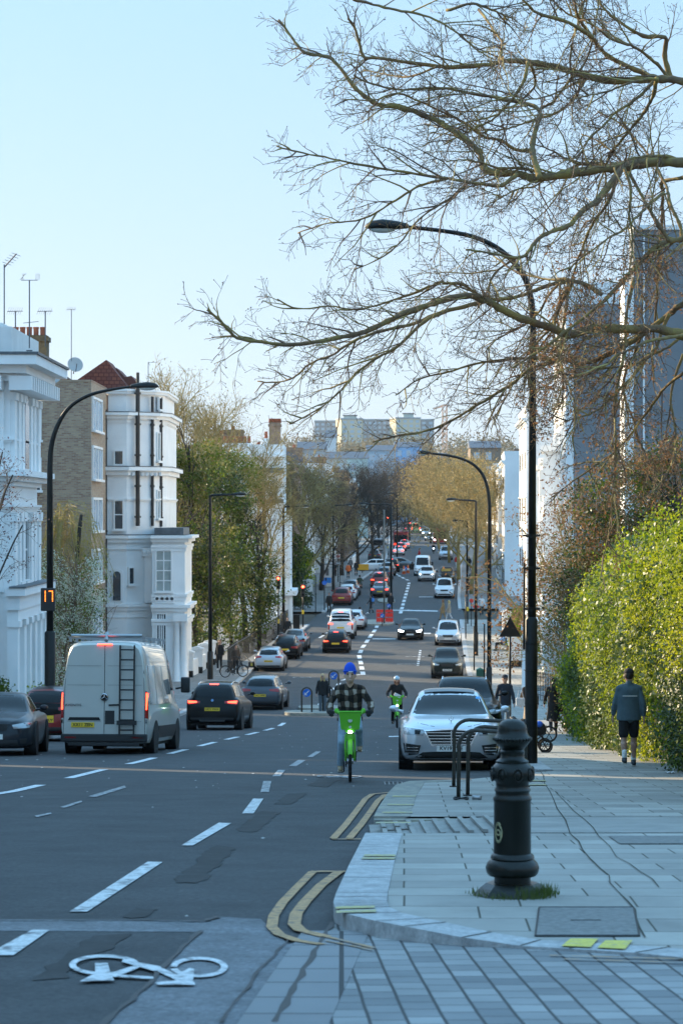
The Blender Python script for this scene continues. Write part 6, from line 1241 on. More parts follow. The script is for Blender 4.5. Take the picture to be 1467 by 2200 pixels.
# ================================================================ people and cycles
m_skin = mat('skin', (.42, .24, .17), .5, var=.08, vscale=20); m_skin2 = mat('skin_pale', (.66, .42, .31), .5, var=.06, vscale=20)
m_hair = mat('dark_hair', (.03, .02, .014), .6, var=.4, vscale=30); m_blond = mat('blond_hair', (.55, .38, .14), .5, var=.3, vscale=30)
m_green = mat('bike_green', (.13, .50, .03), .5, spec=.4); m_greend = mat('bike_green_deep', (.07, .40, .02), .45)
def cloth(n, c, v=.15): return mat('cloth_'+n, c, .9, var=v, vscale=9, bump=.25, bscale=14)
def plaid():
    m = bpy.data.materials.new('cloth_plaid'); m.use_nodes = True; N = m.node_tree.nodes; Lk = m.node_tree.links; b = N['Principled BSDF']; b.inputs['Roughness'].default_value = .95
    tc = N.new('ShaderNodeTexCoord'); sp = N.new('ShaderNodeSeparateXYZ'); nz = N.new('ShaderNodeTexNoise'); nz.inputs['Scale'].default_value = 5; mv = N.new('ShaderNodeVectorMath'); mv.operation = 'MULTIPLY_ADD'; mv.inputs[1].default_value = (.11, .11, .11); Lk.new(tc.outputs['Object'], nz.inputs['Vector']); Lk.new(nz.outputs['Color'], mv.inputs[0]); Lk.new(tc.outputs['Object'], mv.inputs[2]); Lk.new(mv.outputs[0], sp.inputs[0]); outs = []
    for ax, off in (('X', .03), ('Z', .05)):
        a = N.new('ShaderNodeMath'); a.operation = 'MULTIPLY_ADD'; a.inputs[1].default_value = 7.4 if ax == 'X' else 5.2; a.inputs[2].default_value = off+20; Lk.new(sp.outputs[ax], a.inputs[0])
        f = N.new('ShaderNodeMath'); f.operation = 'FRACT'; Lk.new(a.outputs[0], f.inputs[0]); g_ = N.new('ShaderNodeMath'); g_.operation = 'GREATER_THAN'; g_.inputs[1].default_value = .60; Lk.new(f.outputs[0], g_.inputs[0]); outs.append(g_)
    s_ = N.new('ShaderNodeMath'); s_.operation = 'ADD'; Lk.new(outs[0].outputs[0], s_.inputs[0]); Lk.new(outs[1].outputs[0], s_.inputs[1]); h = N.new('ShaderNodeMath'); h.operation = 'MULTIPLY'; h.inputs[1].default_value = .5; Lk.new(s_.outputs[0], h.inputs[0])
    cr = N.new('ShaderNodeValToRGB'); cr.color_ramp.interpolation = 'CONSTANT'; e = cr.color_ramp.elements; e[0].color = (.018, .013, .010, 1); e[1].position = .3; e[1].color = (.085, .062, .045, 1); k = e.new(.8); k.color = (.42, .36, .30, 1)
    Lk.new(h.outputs[0], cr.inputs[0]); Lk.new(cr.outputs[0], b.inputs['Base Color']); return m
def remesh(mb, name, vox, m, parent, sm=4):
    me = bpy.data.meshes.new('t'); V = np.concatenate(mb.v); me.from_pydata(V.tolist(), [], mb.f); t = bpy.data.objects.new('t', me); COL.objects.link(t)
    a = t.modifiers.new('r', 'REMESH'); a.mode = 'VOXEL'; a.voxel_size = vox; b = t.modifiers.new('s', 'SMOOTH'); b.factor = .5; b.iterations = sm
    dg = bpy.context.evaluated_depsgraph_get(); out = bpy.data.meshes.new_from_object(t.evaluated_get(dg)); bpy.data.objects.remove(t); bpy.data.meshes.remove(me)
    out.materials.clear(); out.materials.append(m); out.name = name; out.shade_smooth(); o = bpy.data.objects.new(name, out); COL.objects.link(o); o.parent = parent; return o
def rc(mb, a, b, ra, rb, sides=10):      # round cone
    a = Vector(a); b = Vector(b); d = (b-a); L = d.length; d.normalize(); pts = []; rs = []
    for t in (-1, -.8, -.45): pts.append(a+d*ra*t); rs.append(ra*math.sqrt(max(.01, 1-t*t)))
    for t in (0, .33, .66, 1): pts.append(a+d*L*t); rs.append(ra+(rb-ra)*t)
    for t in (.45, .8, 1): pts.append(b+d*rb*t); rs.append(rb*math.sqrt(max(.01, 1-t*t)))
    mb.tube(pts, rs, sides)
def hand(mb, w, d, up, side, curl=.6):   # palm and five unequal bent fingers
    w = Vector(w); d = Vector(d).normalized(); up = Vector(up).normalized(); s_ = d.cross(up).normalized()*side
    p1 = w+d*.085
    for k in (-1, 0, 1): rc(mb, w+s_*k*.018, p1+s_*k*.026, .017, .015, 6)
    for k, ln in ((-1.5, .058), (-.5, .072), (.5, .076), (1.5, .066)):
        a = p1+s_*k*.021; b = a+d*ln*.5*(1-.3*curl)-up*ln*.35*curl; c = b+d*ln*.35*(1-curl)-up*ln*.5*curl; rc(mb, a, b, .0105, .0095, 6); rc(mb, b, c, .0095, .008, 6)
    t0 = w+d*.03+s_*.032; t1 = t0+d*.03+s_*.028-up*.01; rc(mb, t0, t1, .013, .011, 6); rc(mb, t1, t1+d*.03-up*.015*curl, .011, .009, 6)
def limb2(mb, a, b, c, r0, r1, r2, r3): rc(mb, a, b, r0, r1); rc(mb, b, c, r1*.98, r2)
def person(label, loc, yaw, J=None, h=1.75, pose='stand', top=None, bot=None, hair=m_hair, hat=None, hatm=None, shoes=None, skin=m_skin, fine=False, coat=0, longhair=0, shorts=False, skirt=None, bag=None, sleeves=True, seed=0, cat='person', group=None, ph=1, extra=None, hood=False, gloves=None, broad=1.0, collar=None, hs=1.06):
    k = h/1.75; r = random.Random(seed); o = thing('person', label, cat, loc, (0, 0, yaw), group)
    if J is None:
        st = .22*ph if pose == 'walk' else .02
        J = dict(head=(0, .02, 1.63), neck=(0, -.01, 1.46), chest=(0, -.01, 1.28), waist=(0, 0, 1.06), hip=(0, 0, .93))
        for sx, q in ((1, 1), (-1, -1)):
            J['sh%d' % sx] = (sx*.168, -.01, 1.40); J['el%d' % sx] = (sx*.245, -.03-q*st*.5, 1.14); J['wr%d' % sx] = (sx*.265, .07-q*st*.9, .90)
            J['hp%d' % sx] = (sx*.09, 0, .93); J['kn%d' % sx] = (sx*.10, .03+q*st*.6, .50); J['an%d' % sx] = (sx*.10, q*st*1.1-(.05 if q < 0 and st > .1 else 0), .09+(.07 if q < 0 and st > .1 else 0))
    for a in J: J[a] = tuple(v*k for v in J[a])
    J = {a: Vector(b) for a, b in J.items()}; vox = .011 if fine else .024; bd = MB()
    c0 = J['neck']+Vector((0, .01, .03))
    def big(mb):      # head and everything on it, enlarged about the neck
        for v in mb.v:
            f = 1+(hs-1)*np.clip((v[:, 2:3]-c0.z)/.06, 0, 1); m_ = (v[:, 2:3] > c0.z) & (np.abs(v[:, 0:1]-c0.x) < .16); v[:] = np.where(m_, np.array(c0)+(v-np.array(c0))*f, v)
        return mb
    H = J['head']; bd.ell(H, (.074*k, .093*k, .115*k), 14, 10); rc(bd, H+Vector((0, .02, -.06))*k, H+Vector((0, .045, -.075))*k, .045*k, .035*k); rc(bd, J['neck']-Vector((0, 0, .03)), H-Vector((0, .01, .05)), .058*k, .052*k)
    if fine:
        rc(bd, H+Vector((0, .088, .01)), H+Vector((0, .115, -.03)), .010, .016, 6); bd.ell(H+Vector((0, .088, -.065)), (.026, .012, .011), 8, 6)
        for sx in (-1, 1): bd.ell(H+Vector((sx*.077, -.005, -.01)), (.012, .02, .033), 8, 6); rc(bd, H+Vector((sx*.015, .088, .028)), H+Vector((sx*.045, .078, .028)), .011, .010, 6)
    ch, wa, hi = J['chest'], J['waist'], J['hip']
    def torso(mb, g, b=1.0):
        for p, rx, ry, rz in ((ch+Vector((0, 0, .05))*k, .168*b, .105, .15), (ch*.5+wa*.5, .145*b, .10, .16), (wa, .135*b, .098, .14), (hi, .150*b, .105, .13)): mb.ell(p, (rx*k+g, ry*k+g, rz*k+g), 14, 10)
        for sx in (-1, 1): rc(mb, J['neck'], J['sh%d' % sx], .05*k+g*.6, .06*k+g*.7)
        if g > 0:
            vs = []; hem = hi-Vector((0, 0, .09*k)); n_ = 16
            for p, rx, ry in ((ch, .165*b, .11), (wa, .158*b, .115), (hi, .168*b, .122), (hem, .172*b, .124)):
                for j in range(n_): a_ = j/n_*2*math.pi; vs.append((p.x+(rx*k+g)*math.cos(a_), p.y+(ry*k+g)*math.sin(a_), p.z))
            mb.add(vs, [(i*n_+j, i*n_+(j+1) % n_, (i+1)*n_+(j+1) % n_, (i+1)*n_+j) for i in range(3) for j in range(n_)]+[tuple(range(n_-1, -1, -1)), tuple(3*n_+j for j in range(n_))])
    torso(bd, -.01)
    for sx in (-1, 1):
        s_, e, w_ = J['sh%d' % sx], J['el%d' % sx], J['wr%d' % sx]; rc(bd, s_, e, .048*k, .037*k); rc(bd, e, w_, .038*k, .026*k)
        d = (w_-e).normalized(); (rc(bd, w_, w_+d*.05, .02, .018) if gloves else hand(bd, w_, d if 'grip%d' % sx not in J else J['grip%d' % sx], (0, 0, 1) if pose == 'ride' else (sx, 0, 0), sx if pose != 'ride' else -sx, .85 if pose == 'ride' else .35)) if fine else hand(bd, w_, d, (sx, 0, 0), sx, .2)
        hp, kn, an = J['hp%d' % sx], J['kn%d' % sx], J['an%d' % sx]; rc(bd, hp, kn, .085*k, .057*k); rc(bd, kn, an, .056*k, .040*k); rc(bd, kn.lerp(an, .28)-Vector((0, .015, 0)), kn.lerp(an, .4)-Vector((0, .012, 0)),   .066*k, .058*k); rc(bd, an-Vector((0, .03, .03))*k, an+Vector((0, .13, -.055))*k, .040*k, .030*k)
    remesh(big(bd), 'body', .0085 if fine else vox, skin, o, 2)
    if fine:
        e = MB()
        for sx in (-1, 1): e.ell(H+Vector((sx*.030, .084, .010)), (.017, .008, .008), 8, 6); e.tube([H+Vector((sx*.014, .092, .032)), H+Vector((sx*.047, .082, .030))], .006, 5)
        big(e).build('eyes', mat('eye_dark', (.02, .015, .012), .3), o, True)
    # top garment
    g = .022*k; tp = MB(); torso(tp, g, broad)
    for sx in (-1, 1):
        s_, e, w_ = J['sh%d' % sx], J['el%d' % sx], J['wr%d' % sx]; rc(tp, s_, e, .064*k, .055*k)
        if sleeves: rc(tp, e, e.lerp(w_, .93 if sleeves is True else sleeves), .057*k, .045*k)
        if fine: rc(tp, e.lerp(w_, .35), e.lerp(w_, .45), .062*k, .058*k)
    if coat:                               # skirt of a coat down to the given height
        z1 = coat*k; m_ = (J['kn1']+J['kn-1'])*.5; zh = hi.z
        tp.tube([hi, hi.lerp(Vector((m_.x, m_.y, z1)), .5), Vector((m_.x, m_.y, z1))], [.17*k, .20*k, .235*k], 14)
    if hood: tp.ell(H-Vector((0, .02, .0)), (.10*k, .10*k, .14*k), 12, 8); rc(tp, H-Vector((0, .05, .05)), J['neck']-Vector((0, .04, .1)), .09*k, .13*k)
    if collar: rc(tp, J['neck']+Vector((0, -.01, .0)), J['neck']+Vector((0, .0, .05)), .075*k, .062*k)
    remesh(tp, 'jacket', .012 if fine else vox, top, o, 3)
    # lower garment
    lo = MB(); lo.ell(hi, (.165*k, .12*k, .12*k), 14, 8)
    for sx in (-1, 1):
        hp, kn, an = J['hp%d' % sx], J['kn%d' % sx], J['an%d' % sx]
        if shorts: rc(lo, hp, hp.lerp(kn, .78), .105*k, .092*k)
        else: rc(lo, hp, kn, .098*k, .070*k); rc(lo, kn, kn.lerp(an, .90), .068*k, .058*k)
    remesh(lo, 'shorts' if shorts else 'trousers', .012 if fine else vox, bot, o, 3)
    if skirt: q = MB(); m_ = (J['kn1']+J['kn-1'])*.5; q.tube([hi, Vector((m_.x, m_.y, .55*k)), Vector((m_.x, m_.y, .22*k))], [.15*k, .19*k, .22*k], 16); q.build('skirt', skirt, o, True)
    for sx in (-1, 1):
        an = J['an%d' % sx]; q = MB(); rc(q, an+Vector((0, -.045, -.035))*k, an+Vector((0, .14, -.048))*k, .046*k, .038*k); q.ell(an+Vector((0, 0, 0)), (.05*k, .06*k, .05*k), 10, 6); remesh(q, 'shoe', .012 if fine else .02, shoes or m_trim, o, 1)
        if fine: q = MB(); q.ell(an+Vector((0, .045, -.078))*k, (.05*k, .125*k, .014), 14, 5); q.build('sole', mat('shoe_sole', (.5, .45, .36), .7), o, True)
    # hair and hats
    q = MB()
    if not hood:
        q.ell(H+Vector((0, -.02, .025))*k, (.083*k, .096*k, .105*k), 14, 10)
        if longhair: rc(q, H+Vector((0, -.05, 0))*k, H+Vector((0, -.06, -longhair))*k, .085*k, .07*k); rc(q, H+Vector((.06, -.0, 0))*k, H+Vector((.075, .03, -longhair*.8))*k, .035*k, .03*k); rc(q, H+Vector((-.06, -.0, 0))*k, H+Vector((-.075, .03, -longhair*.8))*k, .035*k, .03*k)
        remesh(big(q), 'hair', .014 if fine else .02, hair, o, 2)
    if hat == 'beanie':
        q = MB(); q.ell(H+Vector((0, -.014, .050)), (.086, .102, .125), 18, 12); ht = remesh(big(q), 'beanie', .010, hatm, o, 2); q = MB(); q.tube([H+Vector((.083*math.cos(a), -.012+.098*math.sin(a), .046+.012*math.sin(a*1))) for a in np.linspace(0, 2*math.pi, 25)], .013, 8, False); big(q).build('beanie_fold', hatm, ht, True)
        q = MB(); q.box(-.040, .020, .108, .122, .045, .057, Matrix.Translation(H)); big(q).build('hat_label', m_pw, ht)
    if hat == 'cap':
        q = MB(); q.ell(H+Vector((0, -.01, .055))*k, (.088*k, .102*k, .08*k), 14, 8); q.ell(H+Vector((0, .10, .045))*k, (.06*k, .07*k, .012*k), 12, 6); big(q).build('cap', hatm, o, True)
    if hat == 'helmet':
        q = MB(); q.ell(H+Vector((0, -.01, .065))*k, (.10*k, .13*k, .085*k), 16, 10); ht = big(q).build('helmet', hatm, o, True); q = MB()
        for x in (-.05, 0, .05): q.ell(H+Vector((x, .035, .118)), (.012, .07, .025), 8, 6)
        big(q).build('helmet_vents', m_trim, ht, True)
    if gloves:
        for sx in (-1, 1): q = MB(); w_ = J['wr%d' % sx]; d = J.get('grip%d' % sx, (J['wr%d' % sx]-J['el%d' % sx]).normalized()); rc(q, w_-d*.02, w_+d*.03, .034, .036); 
        for sx in (-1, 1):
            q = MB(); w_ = J['wr%d' % sx]; d = J['grip%d' % sx] if 'grip%d' % sx in J else (w_-J['el%d' % sx]).normalized(); hand(q, w_, d, (0, 0, 1), -sx, .9); rc(q, w_-d*.03, w_+d*.05, .038, .040)
            V = np.concatenate(q.v); remesh(q, 'glove', .008, gloves, o, 1)
    if bag:
        q = MB(); c = Vector(bag[0])*k; q.box(c.x-.14, c.x+.14, c.y-.06, c.y+.06, c.z-.13, c.z+.13, bev=.03); bo = q.build('bag', bag[1], o); q = MB(); q.tube([c+Vector((-.1, 0, .12)), c+Vector((-.05, 0, .35)), c+Vector((.05, 0, .35)), c+Vector((.1, 0, .12))], .01, 5); q.build('strap', bag[1], bo)
    return o
def bike(label, loc, yaw, green=True, name='hire_bicycle', lit=True, rear=True):
    m = m_green if green else m_trim; o = thing(name, label, 'bicycle', loc, (slope(loc[1])*math.cos(yaw), 0, yaw), 'green hire bicycles' if green else None)
    for nm, y in (('front_wheel', .56), ('rear_wheel', -.54)):
        q = MB(); q.tube([(0, y+.315*math.cos(a), .34+.315*math.sin(a)) for a in np.linspace(0, 2*math.pi, 33)], .026, 8, False); wo = q.build(nm, m_tyre, o, True)
        q = MB(); q.tube([(0, y+.285*math.cos(a), .34+.285*math.sin(a)) for a in np.linspace(0, 2*math.pi, 33)], .013, 6, False)
        for k in range(14): a = k*2*math.pi/14; q.tube([(.02*(-1)**k, y, .34), (0, y+.28*math.cos(a), .34+.28*math.sin(a))], .0025, 3)
        q.lathe([(.045, -.05), (.05, 0), (.045, .05)], 12, Matrix.Translation((0, y, .34)), 'X'); q.build('rim', m_rim, wo, 40)
        q = MB(); G = [[(x, y+.36*math.cos(a), .34+.36*math.sin(a)-abs(x)*.4) for x in (-.035, 0, .035)] for a in (np.linspace(R(20), R(110), 14) if y > 0 else np.linspace(R(60), R(190), 14))]; q.grid(G); q.build('mudguard', m, o, True)
    q = MB()
    for sx in (-1, 1): q.tube([(sx*.072, .56, .34), (sx*.075, .52, .60), (sx*.062, .47, .76)], [.014, .018, .024], 8)
    q.tube([(0, .46, .74), (0, .40, .95), (0, .34, 1.04)], .028, 10); q.box(-.06, .06, .42, .50, .68, .80, bev=.02); q.build('fork', m, o, True)
    q = MB(); q.tube([(0, .44, .78), (0, .25, .55), (0, .0, .40), (0, -.12, .32)], [.04, .05, .05, .045], 10); q.tube([(0, -.12, .30), (0, -.22, .62), (0, -.28, .86)], [.035, .03, .022], 9)
    for sx in (-1, 1): q.tube([(sx*.02, -.14, .34), (sx*.06, -.54, .34)], .018, 7); q.tube([(sx*.02, -.23, .62), (sx*.06, -.54, .36)], .014, 7)
    q.build('frame', m, o, True)
    q = MB(); q.ell((0, -.30, .91), (.085, .135, .04), 14, 8); q.ell((0, -.17, .90), (.035, .10, .03), 10, 6); q.build('saddle', m_trim, o, True)
    q = MB(); q.tube([(-.36, .14, 1.13), (-.28, .22, 1.13), (-.12, .34, 1.08), (0, .36, 1.06), (.12, .34, 1.08), (.28, .22, 1.13), (.36, .14, 1.13)], .013, 8); hb = q.build('handlebar', m_trim, o, True)
    for sx in (-1, 1):
        q = MB(); q.tube([(sx*.27, .21, 1.13), (sx*.37, .13, 1.13)], .019, 8); q.build('grip', m_trim, hb, True)
        q = MB(); q.ell((sx*.215, .27, 1.135), (.038, .04, .045), 10, 8); q.tube([(sx*.215, .28, 1.13), (sx*.14, .38, 1.07)], [.030, .014], 8); q.build('hand_guard', m, hb, True)
    q = MB()
    q.tube([(.09, -.12, .31), (.10, -.135, .145)], .012, 6); q.tube([(-.09, -.12, .31), (-.10, -.10, .475)], .012, 6); q.lathe([(.09, -.01), (.09, .01)], 18, Matrix.Translation((.06, -.12, .31)), 'X'); cr = q.build('crank', m_trim, o)
    for sx, z in ((1, .145), (-1, .475)): q = MB(); q.box(sx*.15-.045, sx*.15+.045, -.165, -.085, z-.012, z+.012, bev=.006); q.build('pedal', m_trim, cr)
    if green:
        q = MB(); A = [(-.165, .80), (.165, .80), (.165, .52), (-.165, .52)]; B_ = [(-.135, .75), (.135, .75), (.135, .55), (-.135, .55)]
        zt_, zb_ = 1.13, .84
        def ringq(P, z, g=0): return [(x+math.copysign(g, x), y+math.copysign(g, y-.65), z) for x, y in P]
        a = ringq(A, zt_); b = ringq(B_, zb_); ai = ringq(A, zt_, -.012); bi = ringq(B_, zb_+.012, -.012)
        q.add(a+b+ai+bi, [(i, (i+1) % 4, 4+(i+1) % 4, 4+i) for i in range(4)]+[(8+i, 12+i, 12+(i+1) % 4, 8+(i+1) % 4) for i in range(4)]+[(i, 8+i, 8+(i+1) % 4, (i+1) % 4) for i in range(4)]+[(7, 6, 5, 4), (12, 13, 14, 15)])
        bk = q.build('basket', m_green, o); q = MB(); q.box(-.180, .180, .51, .815, 1.10, 1.145, bev=.012); q = MB()
        q.tube([(-.168, .805, 1.125), (.168, .805, 1.125), (.168, .515, 1.125), (-.168, .515, 1.125), (-.168, .805, 1.125)], .016, 6); q.build('basket_rim', m_green, bk)
        q = MB(); q.lathe([(.0, 0), (.035, 0), (.035, .006), (0, .008)], 16, Matrix.Translation((0, .785, .99)) @ Matrix.Rotation(R(-80), 4, 'X')); q.build('basket_badge', mat('badge_grey', (.45, .55, .45), .5), bk)
        q = MB(); q.lathe([(.0, 0), (.022, 0), (.022, .006), (0, .008)], 12, Matrix.Translation((0, .768, .885)) @ Matrix.Rotation(R(-80), 4, 'X')); q.build('basket_badge', mat('badge_grey', (.45, .55, .45), .5), bk)
        q = MB(); q.box(-.06, .06, .54, .60, .66, .82, bev=.02); q.box(-.085, .085, .56, .74, .80, .838, bev=.01); q.build('lamp_bracket', m_greend, o); q = MB(); q.ell((0, .755, .805), (.036, .02, .024), 12, 8); q.build('front_light', m_headon, o, True)
    return o
def rider_joints(lean=0):
    J = dict(head=(0, -.10+lean, 1.695), neck=(0, -.16+lean*.8, 1.53), chest=(0, -.20+lean*.5, 1.36), waist=(0, -.26, 1.16), hip=(0, -.31, 1.04))
    for sx in (-1, 1):
        J['sh%d' % sx] = (sx*.185, -.17+lean*.6, 1.475); J['el%d' % sx] = (sx*.335, -.10, 1.25); J['wr%d' % sx] = (sx*.335, .10, 1.135); J['hp%d' % sx] = (sx*.09, -.30, 1.02)
    J['kn1'] = (.135, .06, .64); J['an1'] = (.155, -.16, .235); J['kn-1'] = (-.14, .13, .86); J['an-1'] = (-.155, -.13, .565)
    J['grip1'] = (-.3, .9, -.1); J['grip-1'] = (.3, .9, -.1); return J
jean = cloth('pale_denim', (.30, .42, .52), .25); blk = cloth('black', (.012, .012, .013)); navy = cloth('navy', (.02, .025, .035)); gloveb = cloth('glove_black', (.010, .010, .010)); brn = cloth('brown', (.05, .035, .025)); beige = cloth('beige', (.38, .30, .22)); camel = cloth('camel', (.36, .22, .10)); grey_ = cloth('grey', (.13, .14, .15)); teal = cloth('teal_grey', (.075, .115, .135)); orange = cloth('orange', (.75, .16, .04)); redc = cloth('red', (.5, .03, .03)); whitec = cloth('white', (.6, .6, .6)); bluec = cloth('blue', (.05, .22, .6)); blueb = cloth('bright_blue', (.015, .09, .62), .1); sand = mat('shoe_sand', (.36, .27, .17), .8, var=.25, vscale=25)
f0 = gp(752, 1681); cy = f0.y+.56; cxx = f0.x
bk = bike('nearest green hire bicycle, ridden towards us by the man in the blue hat', (cxx, cy, gz(cy)), R(180))
person('cyclist in bright blue beanie, plaid overshirt and pale jeans riding the nearest green bicycle', (cxx, cy, gz(cy)-.005), R(180), rider_joints(), pose='ride', top=plaid(), bot=jean, hat='beanie', hatm=blueb, shoes=sand, fine=True, gloves=gloveb, broad=1.12, collar=True, skin=m_skin2, hs=1.18)
f1 = gp(853, 1564); bk2 = bike('green hire bicycle farther off beside the silver saloon, papers in its basket', (f1.x, f1.y+.56, gz(f1.y+.56)), R(180))
person('cyclist in black coat and pale helmet on the farther green bicycle', (f1.x, f1.y+.56, gz(f1.y+.56)), R(180), rider_joints(), pose='ride', top=blk, bot=blk, hat='helmet', hatm=mat('helmet_pale_blue', (.45, .65, .80), .4), longhair=.12, hair=cloth('auburn', (.12, .05, .03)), fine=True, broad=1.1)
q = MB(); q.box(-.14, .10, -.08, .1, 0, .10, Matrix.Translation((f1.x, f1.y-.10, gz(f1.y)+1.12)) @ Matrix.Rotation(R(25), 4, 'Y')); tag(q.build('paper_parcel', whitec), 'white paper parcel lying in the basket of the farther green bicycle', 'parcel')
def ped(px, py, label, yaw=180, h=1.72, **k):
    p = gp(px, py, PV if k.pop('pav', True) else .0); a = R(yaw); return person(label, p, a, h=h, **k)
shm = mat('trainer_dark', (.03, .04, .05), .6)
m1 = ped(1350, 1647, 'man in black cap, teal grey jacket and black shorts walking away beside the ivy hedge', 0, 1.72, pose='walk', top=teal, bot=blk, hat='cap', hatm=blk, shoes=shm, shorts=True, fine=True, sleeves=.8, broad=1.18, ph=.55, collar=True)
for sx, ay in ((1, .13), (-1, -.18)): q = MB(); an = Vector((sx*.10, .55*.22*(1.1 if sx > 0 else -1.1)-(.05 if sx < 0 else 0), .09+(.07 if sx < 0 else 0)))*(1.72/1.75); rc(q, an+Vector((0, 0, .02)), an+Vector((0, .0, .12)), .045, .047); q.build('sock', m_pw, m1, True)
q = MB(); q.box(-.13, .13, -.155, -.145, 1.255, 1.268, bev=.003); q.build('reflective_stripe', m_pw, m1)
ped(1084, 1573, 'man in dark jumper, cap and grey jeans walking towards us left of the lamp post', 180, 1.74, pose='walk', top=navy, bot=cloth('grey_jeans', (.14, .18, .22)), hat='cap', hatm=navy, fine=True)
ped(1136, 1571, 'woman in brown shawl and pale skirt with a white bag behind the lamp post', 180, 1.64, pose='walk', top=brn, bot=beige, skirt=beige, longhair=.2, hair=brn, bag=((.30, .12, .98), whitec), broad=1.35, fine=True)
ped(1188, 1574, 'woman in long black coat and head scarf walking away near the end of the hedge', 0, 1.66, pose='walk', top=blk, bot=blk, coat=.38, hood=True, bag=((.33, 0, .8), blk), fine=True)
ped(693, 1534, 'woman with long blond hair in black jacket standing on the traffic island', 180, 1.68, top=blk, bot=cloth('grey_trousers', (.08, .10, .12)), hair=m_blond, longhair=.32, pav=False, fine=True, ph=.5)
ped(472, 1440, 'man in black with white shoes standing on the left pavement beside the white pillars', 160, 1.78, top=blk, bot=blk, shoes=whitec, hair=cloth('ginger', (.2, .08, .03)))
ped(507, 1448, 'person in dark clothes standing over the bicycle on the left pavement', 200, 1.66, top=brn, bot=blk)
pl = [(797, 1318, 'person with a bright blue bag striding across the street left of the red barriers', 60, 1.6, dict(top=navy, bot=blk, bag=((0, -.2, 1.25), bluec), pose='walk', pav=False)),
 (839, 1316, 'person in black and yellow vest standing beyond the red barriers', 180, 1.7, dict(top=blk, bot=blk, pav=False)),
 (951, 1333, 'woman in camel coat with long hair crossing behind the silver people carrier', 90, 1.7, dict(top=camel, bot=camel, coat=.6, longhair=.25, hair=cloth('chestnut', (.2, .1, .05)), pose='walk', pav=False)),
 (964, 1334, 'woman in cream coat crossing beside the one in the camel coat', 90, 1.66, dict(top=beige, bot=whitec, coat=.7, longhair=.2, hair=m_blond, pose='walk', pav=False)),
 (707, 1318, 'person in dark clothes standing on the left pavement by the dark red parked car', 180, 1.75, dict(top=blk, bot=blk)),
 (609, 1352, 'person in dark jacket waiting under the left traffic light', 180, 1.7, dict(top=navy, bot=blk)),
 (618, 1378, 'person in black with white shoes walking by the dark clipped hedge', 180, 1.7, dict(top=blk, bot=blk, shoes=whitec, pose='walk')),
 (748, 1243, 'person in a bright orange jacket at the bus stop', 0, 1.7, dict(top=orange, bot=blk)),
 (765, 1237, 'person in black right of the orange jacket at the bus stop', 0, 1.75, dict(top=blk, bot=blk)),
 (753, 1230, 'person in grey jacket farther along the bus stop pavement', 0, 1.75, dict(top=grey_, bot=blk)),
 (721, 1238, 'person in black waiting inside the bus shelter', 120, 1.7, dict(top=blk, bot=blk)),
 (699, 1262, 'person sitting low in dark clothes near the round blue sign on the left', 120, 1.2, dict(top=navy, bot=blk)),
 (1034, 1324, 'person in white jacket and dark trousers on the right pavement by the red signs', 180, 1.72, dict(top=whitec, bot=navy, pose='walk')),
 (981, 1222, 'person in a red jacket at the far right corner', 180, 1.7, dict(top=redc, bot=whitec)),
 (1007, 1226, 'person in dark coat with fair hair at the far right corner', 180, 1.75, dict(top=blk, bot=blk, hair=m_blond, longhair=.2)),
 (1012, 1262, 'person in grey and blue jeans walking on the far right pavement', 180, 1.7, dict(top=grey_, bot=jean, pose='walk')),
 (900, 1205, 'person in dark red crossing the street beyond the grey estate', 90, 1.7, dict(top=redc, bot=blk, pose='walk', pav=False))]
for px, py, l, yw, hh_, kw in pl: ped(px, py, l, yw, hh_, **kw)
# seated figure on a folding chair, right pavement
p = gp(1078, 1398, PV); J = dict(head=(0, .0, 1.20), neck=(0, -.06, 1.05), chest=(0, -.08, .88), waist=(0, -.08, .66), hip=(0, -.06, .52))
for sx in (-1, 1): J.update({'sh%d' % sx: (sx*.18, -.07, 1.0), 'el%d' % sx: (sx*.22, .02, .76), 'wr%d' % sx: (sx*.12, .24, .72), 'hp%d' % sx: (sx*.09, -.04, .50), 'kn%d' % sx: (sx*.11, .38, .50), 'an%d' % sx: (sx*.11, .42, .09)})
person('person in a pale blue shirt sitting by the white garden wall on the right', p, R(100), J, top=bluec if False else cloth('pale_blue', (.30, .48, .72)), bot=blk)
o = thing('folding_chair', 'dark chair under the person in the pale blue shirt', 'chair', p, (0, 0, R(100))); q = MB(); q.box(-.22, .22, -.25, .22, .38, .42, bev=.01); q.build('seat', m_trim, o); q = MB(); q.box(-.22, .22, -.30, -.26, .42, .9, bev=.01); q.build('backrest', m_trim, o)
for sx in (-1, 1):
    for sy in (-1, 1): q = MB(); q.tube([(sx*.2, sy*.22-.02, 0), (sx*.2, sy*.2-.02, .4)], .014, 6); q.build('leg', m_trim, o)
